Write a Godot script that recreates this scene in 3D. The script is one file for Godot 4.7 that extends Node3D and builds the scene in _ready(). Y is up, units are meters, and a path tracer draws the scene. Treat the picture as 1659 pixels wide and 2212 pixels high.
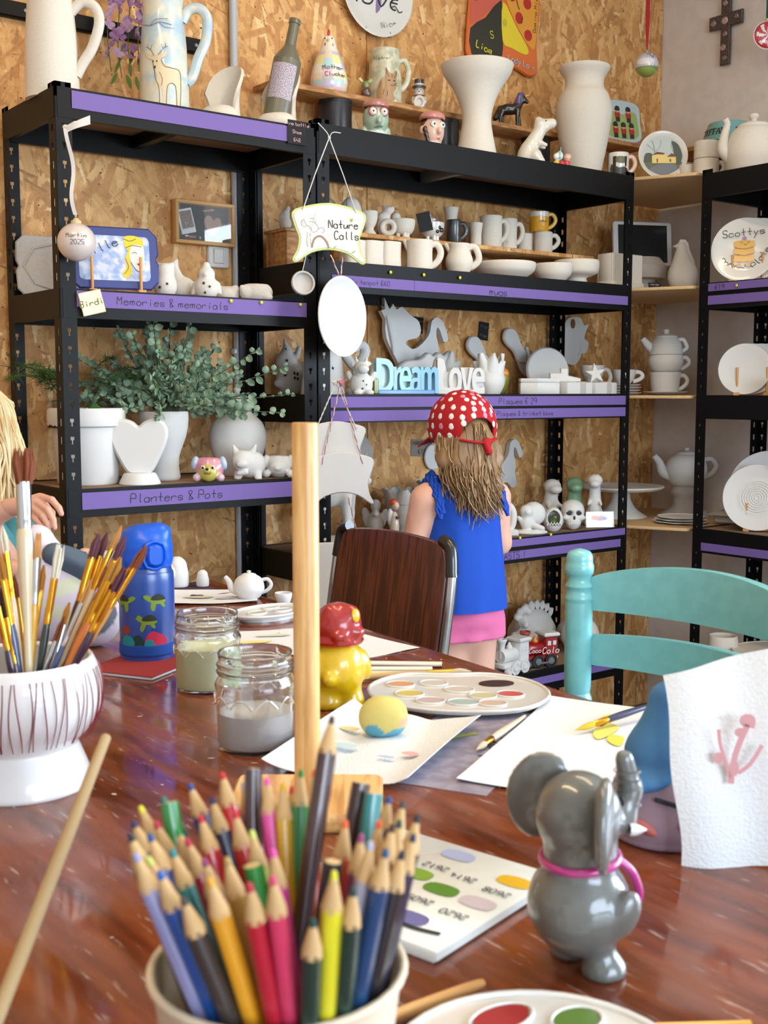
extends Node3D
# A pottery painting studio: shelves of bisque ware along two walls, a painting table in front.
# Room axes: wall with the boards at z = -2.72, plaster wall at x = 3.31, floor at y = 0.

func _ready() -> void:
	# --- camera
	var cam := Camera3D.new()
	cam.name = "camera"
	add_child(cam)
	cam.position = Vector3(0, 1.145, 0)
	cam.rotation_degrees = Vector3(-5.96, -37.5, 0)
	cam.keep_aspect = Camera3D.KEEP_HEIGHT
	var lens := CameraAttributesPhysical.new()
	lens.frustum_focal_length = 27.126
	lens.frustum_focus_distance = 2.6
	lens.exposure_aperture = 8.5
	lens.frustum_near = .02
	lens.frustum_far = 200.0
	cam.attributes = lens
	# --- sky and exposure
	var world := WorldEnvironment.new()
	world.name = "world"
	var env := Environment.new()
	env.background_mode = Environment.BG_SKY
	var sky_mat := ProceduralSkyMaterial.new()
	sky_mat.sky_top_color = Color(.55, .68, .9)
	sky_mat.sky_horizon_color = Color(.86, .9, .96)
	sky_mat.ground_bottom_color = Color(.35, .36, .34)
	sky_mat.ground_horizon_color = Color(.6, .62, .6)
	sky_mat.sky_energy_multiplier = 2.5
	env.sky = Sky.new()
	env.sky.sky_material = sky_mat
	env.tonemap_mode = Environment.TONE_MAPPER_LINEAR
	env.tonemap_exposure = .78
	env.sdfgi_enabled = true
	env.ssao_enabled = true
	env.ssil_enabled = true
	world.environment = env
	add_child(world)
	# --- daylight through the window in the right wall and the one behind the camera
	for i in 2: daylight(WINDOWS[i], i == 0)
	# --- build
	materials()
	room()
	racks()
	goods()

const WINDOWS := [[-.75, 1.35, .70, 2.05, 15.0], [-.6, 1.5, .85, 2.2, 11.0]]   # along the wall from, to, y from, y to, energy: right wall, wall behind the camera
const LAMPS := [[.25, -1.1, "painting table"], [1.75, -1.1, "two chairs"]]

func daylight(w: Array, right: bool) -> void:
	var l := AreaLight3D.new()
	l.name = "window_daylight"
	l.area_size = Vector2(w[1] - w[0], w[3] - w[2])
	l.light_color = Color(.87, .94, 1.0)
	l.light_energy = w[4]
	l.area_range = 12.0
	l.shadow_enabled = true
	add_child(l, true)
	l.position = Vector3(3.26, (w[2] + w[3]) / 2, (w[0] + w[1]) / 2) if right else Vector3((w[0] + w[1]) / 2, (w[2] + w[3]) / 2, 2.55)
	l.rotation_degrees.y = 90.0 if right else .0

# ---------------------------------------------------------------- names and nodes
var taken := {}
var M := {}

func numbered(called: String) -> String:
	var n: int = taken.get(called, 0)
	taken[called] = n + 1
	return called if n == 0 else "%s_%03d" % [called, n]

func tag(o: Node, label: String, category: String, group := "") -> void:
	o.set_meta("label", label)
	o.set_meta("category", category)
	if group: o.set_meta("group", group)

func thing(called: String, label: String, category: String, at := Vector3.ZERO, turn := .0, group := "") -> Node3D:
	var o := Node3D.new()
	o.name = numbered(called)
	add_child(o)
	o.position = at
	o.rotation_degrees.y = turn
	tag(o, label, category, group)
	return o

func part(parent: Node, called: String, mesh: Mesh, mat: Material, at := Vector3.ZERO, rot := Vector3.ZERO, label := "") -> MeshInstance3D:
	var o := MeshInstance3D.new()
	o.name = called
	o.mesh = mesh
	o.material_override = mat
	parent.add_child(o, true)
	o.position = at
	o.rotation_degrees = rot
	if label: o.set_meta("label", label)
	return o

func one(called: String, label: String, category: String, mesh: Mesh, mat: Material, at := Vector3.ZERO, rot := Vector3.ZERO, group := "") -> MeshInstance3D:
	var o := part(self, numbered(called), mesh, mat, at, rot)
	tag(o, label, category, group)
	return o

func struct(called: String, mesh: Mesh, mat: Material, at := Vector3.ZERO, rot := Vector3.ZERO) -> MeshInstance3D:
	var o := part(self, called, mesh, mat, at, rot)
	o.set_meta("kind", "structure")
	return o

# ---------------------------------------------------------------- shapes
var smooth_id := 1

func st() -> SurfaceTool:
	var s := SurfaceTool.new()
	s.begin(Mesh.PRIMITIVE_TRIANGLES)
	return s

func fin(s: SurfaceTool) -> ArrayMesh:
	s.generate_normals()
	s.index()
	return s.commit()

func at3(x: float, y: float, z: float, rx := .0, ry := .0, rz := .0) -> Transform3D:
	return Transform3D(Basis.from_euler(Vector3(deg_to_rad(rx), deg_to_rad(ry), deg_to_rad(rz))), Vector3(x, y, z))

func tri(s: SurfaceTool, a: Vector3, b: Vector3, c: Vector3) -> void:
	s.add_vertex(a); s.add_vertex(b); s.add_vertex(c)

func quad(s: SurfaceTool, a: Vector3, b: Vector3, c: Vector3, d: Vector3) -> void:
	tri(s, a, b, c); tri(s, a, c, d)

# flat list r, y, r, y ... -> points, rounded n-fold through the points
func sm(p: Array, n := 4) -> Array:
	var pts := []
	for i in range(0, p.size(), 2): pts.append(Vector2(p[i], p[i + 1]))
	var out := []
	for i in pts.size() - 1:
		var a: Vector2 = pts[maxi(i - 1, 0)]
		var d: Vector2 = pts[mini(i + 2, pts.size() - 1)]
		for k in n:
			var q: Vector2 = (pts[i] as Vector2).cubic_interpolate(pts[i + 1], a, d, float(k) / n)
			out.append(maxf(q.x, .0)); out.append(q.y)
	out.append(p[-2]); out.append(p[-1])
	return out

# outer profile from foot to rim -> vessel with a wall of thickness t
func vessel(p: Array, t: float) -> Array:
	var out := [.0, p[1]]
	out.append_array(p)
	var n := p.size()
	out.append_array([p[n - 2] - t * .3, p[n - 1] + t * .35, p[n - 2] - t * .8, p[n - 1] + t * .2])
	for i in range(n - 2, -1, -2):
		if p[i + 1] > p[1] + t: out.append_array([maxf(p[i] - t, .002), p[i + 1] - (t * .2 if i == n - 2 else .0)])
	out.append_array([.0, p[1] + t])
	return out

func a_lathe(s: SurfaceTool, p: Array, xf := Transform3D(), seg := 32, flute := 0, deep := .0) -> void:
	var n := p.size() / 2
	smooth_id += 1
	for i in n - 1:
		var r0: float = p[2 * i]; var y0: float = p[2 * i + 1]
		var r1: float = p[2 * i + 2]; var y1: float = p[2 * i + 3]
		if i > 0:
			var d0 := Vector2(r0 - p[2 * i - 2], y0 - p[2 * i - 1])
			if absf(d0.angle_to(Vector2(r1 - r0, y1 - y0))) > .75: smooth_id += 1
		s.set_smooth_group(smooth_id)
		for k in seg:
			var a := TAU * k / seg
			var b := TAU * (k + 1) / seg
			var fa := 1.0 + deep * cos(a * flute)
			var fb := 1.0 + deep * cos(b * flute)
			var v0 := xf * Vector3(r0 * fa * cos(a), y0, r0 * fa * sin(a))
			var v1 := xf * Vector3(r1 * fa * cos(a), y1, r1 * fa * sin(a))
			var v2 := xf * Vector3(r1 * fb * cos(b), y1, r1 * fb * sin(b))
			var v3 := xf * Vector3(r0 * fb * cos(b), y0, r0 * fb * sin(b))
			if r1 > 1e-6: tri(s, v0, v2, v1)
			if r0 > 1e-6: tri(s, v0, v3, v2)

func lathe(p: Array, seg := 32) -> ArrayMesh:
	var s := st()
	a_lathe(s, p, Transform3D(), seg)
	return fin(s)

func spl(pts: Array, n := 5) -> Array:
	var out := []
	for i in pts.size() - 1:
		var a: Vector3 = pts[maxi(i - 1, 0)]
		var d: Vector3 = pts[mini(i + 2, pts.size() - 1)]
		for k in n: out.append((pts[i] as Vector3).cubic_interpolate(pts[i + 1], a, d, float(k) / n))
	out.append(pts[-1])
	return out

# tube along points; rad is a number or one per point; flat squeezes it across
func a_tube(s: SurfaceTool, pts: Array, rad, seg := 8, closed := false, flat := 1.0, up := Vector3.UP) -> void:
	smooth_id += 1
	s.set_smooth_group(smooth_id)
	var n := pts.size()
	var rings := []
	var side := Vector3.ZERO
	for i in n:
		var t: Vector3
		if closed: t = ((pts[(i + 1) % n] as Vector3) - (pts[(i - 1 + n) % n] as Vector3)).normalized()
		else: t = ((pts[mini(i + 1, n - 1)] as Vector3) - (pts[maxi(i - 1, 0)] as Vector3)).normalized()
		if side == Vector3.ZERO:
			side = t.cross(up)
			if side.length() < .05: side = t.cross(Vector3.RIGHT)
		side = (side - t * side.dot(t)).normalized()
		var w := side.cross(t)
		var r: float = rad[i] if rad is Array else rad
		var ring := []
		for k in seg:
			var a := TAU * k / seg
			ring.append((pts[i] as Vector3) + side * cos(a) * r + w * sin(a) * r * flat)
		rings.append(ring)
	for i in (n if closed else n - 1):
		var A: Array = rings[i]
		var B: Array = rings[(i + 1) % n]
		for k in seg:
			var l := (k + 1) % seg
			quad(s, A[k], B[k], B[l], A[l])
	if not closed:
		smooth_id += 1
		s.set_smooth_group(smooth_id)
		for k in seg:
			var l := (k + 1) % seg
			tri(s, pts[0], rings[0][k], rings[0][l])
			tri(s, pts[n - 1], rings[n - 1][l], rings[n - 1][k])

func tube(pts: Array, rad, seg := 8, closed := false, flat := 1.0) -> ArrayMesh:
	var s := st()
	a_tube(s, pts, rad, seg, closed, flat)
	return fin(s)

# closed outline through control points (flat x, y list)
func outl(c: Array, n := 5) -> PackedVector2Array:
	var m := c.size() / 2
	var out := PackedVector2Array()
	for i in m:
		var g := func(k: int) -> Vector2:
			var j := (k % m + m) % m
			return Vector2(c[2 * j], c[2 * j + 1])
		if n <= 1: out.append(g.call(i))
		else:
			for k in n: out.append((g.call(i) as Vector2).cubic_interpolate(g.call(i + 1), g.call(i - 1), g.call(i + 2), float(k) / n))
	return out

func ell(rx: float, ry: float, n := 24, cx := .0, cy := .0) -> PackedVector2Array:
	var out := PackedVector2Array()
	for i in n: out.append(Vector2(cx + rx * cos(TAU * i / n), cy + ry * sin(TAU * i / n)))
	return out

func rect(w: float, h: float, c := .0) -> PackedVector2Array:
	if c <= .0: return PackedVector2Array([Vector2(-w / 2, -h / 2), Vector2(w / 2, -h / 2), Vector2(w / 2, h / 2), Vector2(-w / 2, h / 2)])
	var out := PackedVector2Array()
	for q in [[1, -1, -90], [1, 1, 0], [-1, 1, 90], [-1, -1, 180]]:
		for k in 3:
			var a := deg_to_rad(q[2] + 45.0 * k)
			out.append(Vector2(q[0] * (w / 2 - c) + c * cos(a), q[1] * (h / 2 - c) + c * sin(a)))
	return out

# slab of that outline in x, y, thick along z, edges rounded off by b
func a_ext(s: SurfaceTool, poly: PackedVector2Array, depth: float, b := .0, xf := Transform3D(), soft := false) -> void:
	if Geometry2D.is_polygon_clockwise(poly): poly.reverse()
	var n := poly.size()
	var ins := PackedVector2Array()
	for i in n:
		var e0 := (poly[i] - poly[(i - 1 + n) % n]).normalized()
		var e1 := (poly[(i + 1) % n] - poly[i]).normalized()
		var nn := Vector2(-e0.y - e1.y, e0.x + e1.x)
		var l := nn.length()
		ins.append(poly[i] + (nn / maxf(l, .3)) * b * minf(1.5, 2.0 / maxf(l, .5)))
	var idx := Geometry2D.triangulate_polygon(ins)
	if idx.is_empty():
		ins = poly.duplicate()
		idx = Geometry2D.triangulate_polygon(ins)
	var h := depth / 2
	smooth_id += 3
	var id := smooth_id
	for f in [1.0, -1.0]:
		s.set_smooth_group(id if soft else id + int(f))
		for i in range(0, idx.size(), 3):
			var a := xf * Vector3(ins[idx[i]].x, ins[idx[i]].y, h * f)
			var c := xf * Vector3(ins[idx[i + 1]].x, ins[idx[i + 1]].y, h * f)
			var d := xf * Vector3(ins[idx[i + 2]].x, ins[idx[i + 2]].y, h * f)
			var front := (ins[idx[i + 1]] - ins[idx[i]]).cross(ins[idx[i + 2]] - ins[idx[i]]) > .0
			if front == (f > 0): tri(s, a, d, c)
			else: tri(s, a, c, d)
	for i in n:
		var j := (i + 1) % n
		var e0 := poly[j] - poly[i]
		var e1 := poly[(j + 1) % n] - poly[j]
		var rows := [[poly[i], poly[j], h - b, poly[i], poly[j], b - h]]
		if b > .0: rows = [[ins[i], ins[j], h, poly[i], poly[j], h - b], [poly[i], poly[j], h - b, poly[i], poly[j], b - h], [poly[i], poly[j], b - h, ins[i], ins[j], -h]]
		s.set_smooth_group(id if soft else smooth_id + 5)
		for r in rows:
			quad(s, xf * Vector3(r[0].x, r[0].y, r[2]), xf * Vector3(r[1].x, r[1].y, r[2]), xf * Vector3(r[4].x, r[4].y, r[5]), xf * Vector3(r[3].x, r[3].y, r[5]))
		if absf(e0.angle_to(e1)) > .6: smooth_id += 1
	smooth_id += 6

func ext(poly: PackedVector2Array, depth: float, b := .0, soft := false) -> ArrayMesh:
	var s := st()
	a_ext(s, poly, depth, b, Transform3D(), soft)
	return fin(s)

func a_box(s: SurfaceTool, size: Vector3, xf := Transform3D(), b := .0) -> void:
	a_ext(s, rect(size.x, size.y, b), size.z, b, xf)

func box(w: float, h: float, d: float, b := .0) -> ArrayMesh:
	var s := st()
	a_box(s, Vector3(w, h, d), Transform3D(), b)
	return fin(s)

func a_ball(s: SurfaceTool, c: Vector3, r: Vector3, seg := 16, basis := Basis()) -> void:
	var p := []
	var rows := seg / 2
	for i in rows + 1: p.append_array([sin(PI * i / rows), -cos(PI * i / rows)])
	a_lathe(s, p, Transform3D(basis * Basis.from_scale(r), c), seg)

func ball(r: Vector3, seg := 20) -> ArrayMesh:
	var s := st()
	a_ball(s, Vector3.ZERO, r, seg)
	return fin(s)

# a sheet: f(u, v) -> point, u and v in 0..1, with thickness t
func sheet(f: Callable, nu: int, nv: int, t := .0006) -> ArrayMesh:
	var s := st()
	var g := []
	for i in nu + 1:
		for j in nv + 1: g.append(f.call(float(i) / nu, float(j) / nv))
	var w := nv + 1
	var off := []
	for i in nu + 1:
		for j in nv + 1:
			var du: Vector3 = g[mini(i + 1, nu) * w + j] - g[maxi(i - 1, 0) * w + j]
			var dv: Vector3 = g[i * w + mini(j + 1, nv)] - g[i * w + maxi(j - 1, 0)]
			off.append(g[i * w + j] + dv.cross(du).normalized() * t)
	smooth_id += 2
	for i in nu:
		for j in nv:
			s.set_smooth_group(smooth_id - 1)
			quad(s, off[i * w + j], off[i * w + w + j], off[i * w + w + j + 1], off[i * w + j + 1])
			s.set_smooth_group(smooth_id)
			quad(s, g[i * w + j], g[i * w + j + 1], g[i * w + w + j + 1], g[i * w + w + j])
	smooth_id += 1
	s.set_smooth_group(smooth_id)
	for i in nu:
		for j in [0, nv]:
			quad(s, g[i * w + j], g[i * w + w + j], off[i * w + w + j], off[i * w + j])
	for j in nv:
		for i in [0, nu]:
			quad(s, g[i * w + j], g[i * w + j + 1], off[i * w + j + 1], off[i * w + j])
	return fin(s)

# rounded body: smooth union of ellipsoids e(centre, radii, turn), limbs c(a, b, ra, rb); "-" cuts, "p" only paints
func e(x: float, y: float, z: float, rx: float, ry: float, rz: float, turn := Vector3.ZERO, col = null, op := "+") -> Dictionary:
	return {"t": 0, "c": Vector3(x, y, z), "r": Vector3(rx, ry, rz), "b": Basis.from_euler(turn * PI / 180.0).transposed(), "col": col, "op": op, "turned": turn != Vector3.ZERO}

func c(a: Vector3, b: Vector3, ra: float, rb: float, col = null, op := "+") -> Dictionary:
	return {"t": 1, "a": a, "v": b - a, "l": maxf((b - a).length_squared(), 1e-9), "ra": ra, "rb": rb, "col": col, "op": op, "end": b}

func dist(q: Dictionary, p: Vector3) -> float:
	if q.t == 1:
		var h := clampf((p - q.a).dot(q.v) / q.l, .0, 1.0)
		return (p - q.a - q.v * h).length() - lerpf(q.ra, q.rb, h)
	var d: Vector3 = p - q.c
	if q.turned: d = q.b * d
	var r: Vector3 = q.r
	var k0 := (d / r).length()
	var k1 := (d / (r * r)).length()
	return k0 * (k0 - 1.0) / maxf(k1, 1e-6)

func blob(ps: Array, cell: float, k: float, base_y := -99.0, plain := Color.WHITE) -> ArrayMesh:
	var s := st()
	a_blob(s, ps, cell, k, base_y, plain)
	return fin(s)

func a_blob(s: SurfaceTool, ps: Array, cell: float, k: float, base_y := -99.0, plain := Color.WHITE) -> void:
	var lo := Vector3(99, 99, 99)
	var hi := -lo
	var boxes := []
	for q in ps:
		var b0: Vector3; var b1: Vector3
		if q.t == 1:
			b0 = (q.a - Vector3.ONE * q.ra).min(q.end - Vector3.ONE * q.rb); b1 = (q.a + Vector3.ONE * q.ra).max(q.end + Vector3.ONE * q.rb)
		else:
			var m: Vector3 = q.r
			if q.turned: m = Vector3.ONE * maxf(q.r.x, maxf(q.r.y, q.r.z))
			b0 = q.c - m; b1 = q.c + m
		boxes.append([b0, b1])
		if q.op == "+": lo = lo.min(b0); hi = hi.max(b1)
	if base_y > -90.0: lo.y = maxf(lo.y, base_y)
	lo -= Vector3.ONE * cell * 1.5
	hi += Vector3.ONE * cell * 1.5
	var nx := int((hi.x - lo.x) / cell) + 2
	var ny := int((hi.y - lo.y) / cell) + 2
	var nz := int((hi.z - lo.z) / cell) + 2
	var f := PackedFloat32Array()
	f.resize(nx * ny * nz)
	f.fill(cell * 3.0)
	for pass_cut in [false, true]:
		for i in ps.size():
			var q: Dictionary = ps[i]
			if q.op == "p" or (q.op == "-") != pass_cut: continue
			var pad := k + cell * 2.0
			var i0 := Vector3i(((boxes[i][0] - lo - Vector3.ONE * pad) / cell).floor()).max(Vector3i.ZERO)
			var i1 := Vector3i(((boxes[i][1] - lo + Vector3.ONE * pad) / cell).ceil()).min(Vector3i(nx - 1, ny - 1, nz - 1))
			for z in range(i0.z, i1.z + 1):
				for y in range(i0.y, i1.y + 1):
					var at := (z * ny + y) * nx
					for x in range(i0.x, i1.x + 1):
						var d := dist(q, lo + Vector3(x, y, z) * cell)
						var o := f[at + x]
						if pass_cut: f[at + x] = maxf(o, -d)
						elif k <= .0: f[at + x] = minf(o, d)
						else:
							var h := maxf(k - absf(o - d), .0) / k
							f[at + x] = minf(o, d) - h * h * k * .25
	if base_y > -90.0:
		for z in nz:
			for y in ny:
				var d := base_y - (lo.y + y * cell)
				if d > -cell * 2.0:
					for x in nx:
						var at := (z * ny + y) * nx + x
						f[at] = maxf(f[at], d)
	var vid := PackedInt32Array()
	vid.resize(nx * ny * nz)
	vid.fill(-1)
	var vs := []
	var cs := []
	var offs := [0, 1, nx, nx + 1, nx * ny, nx * ny + 1, nx * ny + nx, nx * ny + nx + 1]
	var edges := [[0, 1], [2, 3], [4, 5], [6, 7], [0, 2], [1, 3], [4, 6], [5, 7], [0, 4], [1, 5], [2, 6], [3, 7]]
	var coloured := plain != Color.WHITE
	for q in ps: if q.col != null: coloured = true
	for z in nz - 1:
		for y in ny - 1:
			for x in nx - 1:
				var at := (z * ny + y) * nx + x
				var neg := 0
				for o in offs: if f[at + o] < .0: neg += 1
				if neg == 0 or neg == 8: continue
				var sum := Vector3.ZERO
				var cnt := 0
				for ed in edges:
					var a := f[at + offs[ed[0]]]
					var b := f[at + offs[ed[1]]]
					if (a < .0) != (b < .0):
						var t := a / (a - b)
						sum += Vector3(ed[0] & 1, (ed[0] >> 1) & 1, ed[0] >> 2).lerp(Vector3(ed[1] & 1, (ed[1] >> 1) & 1, ed[1] >> 2), t)
						cnt += 1
				vid[at] = vs.size()
				var p := lo + (Vector3(x, y, z) + sum / cnt) * cell
				vs.append(p)
				if coloured:
					var best := 99.0
					var col := plain
					var paint = null
					for q in ps:
						if q.op == "p":
							if dist(q, p) < .0: paint = q.col
						elif q.op == "+" and best > -90.0:
							var d := dist(q, p)
							if d < best:
								best = d
								col = q.col if q.col != null else plain
					cs.append(paint if paint != null else col)
	smooth_id += 1
	s.set_smooth_group(smooth_id)
	var axes := [[1, nx, nx * ny], [nx, nx * ny, 1], [nx * ny, 1, nx]]
	for z in range(1, nz - 1):
		for y in range(1, ny - 1):
			for x in range(1, nx - 1):
				var at := (z * ny + y) * nx + x
				var inside := f[at] < .0
				for ax in axes:
					if inside == (f[at + ax[0]] < .0): continue
					var q0 := vid[at]; var q1 := vid[at - ax[1]]; var q2 := vid[at - ax[1] - ax[2]]; var q3 := vid[at - ax[2]]
					if q0 < 0 or q1 < 0 or q2 < 0 or q3 < 0: continue
					for id in ([q0, q3, q2, q0, q2, q1] if inside else [q0, q2, q3, q0, q1, q2]):
						if coloured: s.set_color((cs[id] as Color))
						s.add_vertex(vs[id])

# ---------------------------------------------------------------- handwriting: strokes on a grid, baseline 3, x-height 6, capitals 9
const GLYPHS := {
	"A": "032943 0545", "B": "0903 0939483606 0636453303", "C": "4839190705133344", "D": "0903 093947453303", "E": "490903 43 0636 0343", "F": "0903 0949 0636", "G": "4839190705133345 2545", "H": "0903 4943 0646",
	"I": "2923", "J": "39341304", "K": "0903 4906 0643", "L": "090343", "M": "0309264943 43", "N": "03094349", "O": "190705133345473919", "P": "03093948463606", "Q": "190513344548291924 42", "R": "03093948463606 2643",
	"S": "48391908163644331304", "T": "0949 2923", "U": "09041344490", "V": "092349", "W": "0913264339", "X": "0943 4903", "Y": "092649 2623", "Z": "09490343",
	"a": "4536160504133344 4643", "b": "0903 0516364544331304", "c": "4536160504133344", "d": "4536160504133344 4943", "e": "054536160504133344", "f": "4938282 2823 0646", "g": "4536160504133344 4641301001", "h": "0903 05264643",
	"i": "2623 2827", "j": "3631100 3837", "k": "0903 3605 0543", "l": "292433", "m": "0603 05162623 25364643", "n": "0603 05264643", "o": "160504133344453616", "p": "0600 0516364544331304", "q": "4536160504133344 4640",
	"r": "0603 05263645", "s": "4536160544331304", "t": "2924334 0646", "u": "0604133446 4643", "v": "062346", "w": "0613254346", "x": "0643 4603", "y": "0623 4600", "z": "06460343",
	"0": "190705133345473919", "1": "182923", "2": "08193948470343", "3": "081939483626364544331304", "4": "2905 0545 3633", "5": "4909063645443303", "6": "391805133344361605", "8": "2607193947260413334426", "9": "4739190716364743",
	"!": "2925 2423", "&": "43082938151323445", "€": "4839190705133344 0636 0535", "'": "2927", ".": "2324",
}

func strokes(text: String) -> Array:
	var out := []
	var pen := .0
	for ch in text:
		if GLYPHS.has(ch):
			for part_of in (GLYPHS[ch] as String).split(" "):
				var pts := []
				for i in range(0, part_of.length() - 1, 2): pts.append(Vector2(pen + int(part_of[i]) * .9, int(part_of[i + 1]) - 3))
				if pts.size() > 1: out.append(pts)
			pen += 5.0 if ch != "m" and ch != "M" else 5.6
		else: pen += 3.0
	return [out, pen]

# lettering on the x, y plane of xf, centred; cap = capital height; round_r bends it round a vertical axis
func a_write(s: SurfaceTool, text: String, cap: float, pen: float, xf := Transform3D(), round_r := .0, slant := .0, wide := 1.0) -> void:
	var got := strokes(text)
	var k := cap / 6.0
	smooth_id += 1
	for line in got[0]:
		var pts := []
		for i in line.size() - 1:
			var a: Vector2 = line[maxi(i - 1, 0)]
			var d: Vector2 = line[mini(i + 2, line.size() - 1)]
			for n in 3: pts.append((line[i] as Vector2).cubic_interpolate(line[i + 1], a, d, n / 3.0))
		pts.append(line[-1])
		var prev := []
		for i in pts.size():
			var p: Vector2 = pts[i]
			var t: Vector2 = (pts[mini(i + 1, pts.size() - 1)] - pts[maxi(i - 1, 0)])
			t = t.normalized() if t.length() > 1e-5 else Vector2.RIGHT
			var nrm := Vector2(-t.y, t.x) * pen * .5
			var q := Vector2((p.x - got[1] * .5 + slant * p.y) * wide, p.y) * k
			var pair := []
			for sd in [1.0, -1.0]:
				var w: Vector2 = q + nrm * sd
				var v := Vector3(w.x, w.y, .0004)
				if round_r > .0: v = Vector3(sin(w.x / round_r) * (round_r + .0004), w.y, cos(w.x / round_r) * (round_r + .0004) - round_r)
				pair.append(xf * v)
			if prev:
				s.set_smooth_group(smooth_id)
				quad(s, prev[0], pair[0], pair[1], prev[1])
			prev = pair

func write(text: String, cap: float, pen: float, round_r := .0, slant := .0, wide := 1.0) -> ArrayMesh:
	var s := st()
	a_write(s, text, cap, pen, Transform3D(), round_r, slant, wide)
	return fin(s)

# printed letters as a thin solid
func print_text(text: String, size: float, font: String, depth := .0006, bold := false) -> Mesh:
	var f := SystemFont.new()
	f.font_names = PackedStringArray([font])
	if bold: f.font_weight = 700
	var t := TextMesh.new()
	t.text = text
	t.font = f
	t.font_size = 32
	t.pixel_size = size / 23.0
	t.depth = depth
	return t

# ---------------------------------------------------------------- painted marks: thin patches and lines on flat or round faces
func bend(w: Vector2, r: float, lift: float) -> Vector3:
	if r <= .0: return Vector3(w.x, w.y, lift)
	return Vector3(sin(w.x / r) * (r + lift), w.y, cos(w.x / r) * (r + lift) - r)

func a_patch(s: SurfaceTool, poly: PackedVector2Array, xf := Transform3D(), r := .0, lift := .0005) -> void:
	var pieces := [poly]
	if r > .0:
		pieces = []
		var lo := 9.0
		var hi := -9.0
		for p in poly: lo = minf(lo, p.x); hi = maxf(hi, p.x)
		var n := int((hi - lo) / (r * .16)) + 1
		for i in n:
			var x0 := lo + (hi - lo) * i / n
			var x1 := lo + (hi - lo) * (i + 1) / n
			for q in Geometry2D.intersect_polygons(poly, PackedVector2Array([Vector2(x0, -9), Vector2(x1, -9), Vector2(x1, 9), Vector2(x0, 9)])): pieces.append(q)
	smooth_id += 1
	s.set_smooth_group(smooth_id)
	for q in pieces:
		var idx := Geometry2D.triangulate_polygon(q)
		for i in range(0, idx.size(), 3):
			var a: Vector2 = q[idx[i]]
			var b: Vector2 = q[idx[i + 1]]
			var d: Vector2 = q[idx[i + 2]]
			if (b - a).cross(d - a) > .0: tri(s, xf * bend(a, r, lift), xf * bend(d, r, lift), xf * bend(b, r, lift))
			else: tri(s, xf * bend(a, r, lift), xf * bend(b, r, lift), xf * bend(d, r, lift))

func a_line(s: SurfaceTool, c: Array, pen: float, xf := Transform3D(), r := .0, closed := false, lift := .0007) -> void:
	var pts := []
	for i in range(0, c.size(), 2): pts.append(Vector3(c[i], c[i + 1], 0))
	if closed: pts.append(pts[0])
	pts = spl(pts, 4)
	var prev := []
	smooth_id += 1
	s.set_smooth_group(smooth_id)
	for i in pts.size():
		var t: Vector3 = pts[mini(i + 1, pts.size() - 1)] - pts[maxi(i - 1, 0)]
		var n := Vector2(-t.y, t.x).normalized() * pen / 2
		var q := Vector2(pts[i].x, pts[i].y)
		var pair := [xf * bend(q + n, r, lift), xf * bend(q - n, r, lift)]
		if prev: quad(s, prev[0], pair[0], pair[1], prev[1])
		prev = pair

# marks: [[colour, "f" or pen, points...]] laid as one painted part per colour
func paint(parent: Node, called: String, col: Color, shapes: Array, at := Vector3.ZERO, rot := Vector3.ZERO, r := .0, shiny := true, lift := .0005, scale := 1.0) -> MeshInstance3D:
	var s := st()
	var xf := Transform3D(Basis.from_scale(Vector3(scale, scale, 1)))
	if r > .0: xf = Transform3D()
	for q in shapes:
		if q is PackedVector2Array: a_patch(s, q, xf, r, lift)
		elif q is String: pass
		else:
			var pen: float = q[0]
			a_line(s, q.slice(1), pen, xf, r, false, lift + .0002)
	return part(parent, called, fin(s), colour(col, shiny), at, rot)

var colours := {}
func colour(col: Color, shiny := false) -> StandardMaterial3D:
	var key := col.to_html() + str(shiny)
	if not colours.has(key): colours[key] = glaze(col) if shiny else mat(col, .75)
	return colours[key]

func fl(p: Array, n := 4) -> PackedVector2Array:
	return outl(p, n)

func text(parent: Node, words: String, cap: float, pen: float, col: Color, at := Vector3.ZERO, rot := Vector3.ZERO, r := .0, slant := .0, wide := 1.0) -> MeshInstance3D:
	return part(parent, "lettering", write(words, cap, pen, r, slant, wide), colour(col), at, rot)

const VT := -37.5   # turn that makes a thing face along the diagonal of the room
const Z3 := Vector3.ZERO
func V(x: float, y: float, z: float) -> Vector3:
	return Vector3(x, y, z)

# loop of clay: handle from (x0, y0) out to reach and back to (x0, y1)
func handle(x0: float, y0: float, y1: float, reach: float, r := .005, x1 := -1.0) -> ArrayMesh:
	var b := x0 if x1 < .0 else x1
	var m := (y0 + y1) / 2
	var h := (y1 - y0)
	return tube(spl([V(b - r, y1, 0), V(b + reach * .55, y1 + h * .06, 0), V(b + reach, y1 - h * .28, 0), V(x0 + reach * .85, m - h * .12, 0), V(x0 + reach * .35, y0 + h * .12, 0), V(x0 - r, y0, 0)], 5), r, 8, false, 1.5)

func fig(called: String, label: String, cat: String, at: Vector3, turn: float, prims: Array, cell: float, k: float, m: Material, group := "", base := .0) -> MeshInstance3D:
	return one(called, label, cat, blob(prims, cell, k, base), m, at, V(0, turn, 0), group)

func mug(label: String, at: Vector3, turn: float, r: float, h: float, m: Material, group := "", hr := .026, prof := []) -> Node3D:
	var o := thing("mug", label, "mug", at, turn, group)
	var p: Array = prof if prof else [r * .9, 0, r, h * .06, r, h * .95, r * .99, h]
	part(o, "body", lathe(vessel(p, .0035), 28), m)
	if hr > 0: part(o, "handle", handle(r - .002, h * .2, h * .82, hr, .0045), m)
	return o

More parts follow.
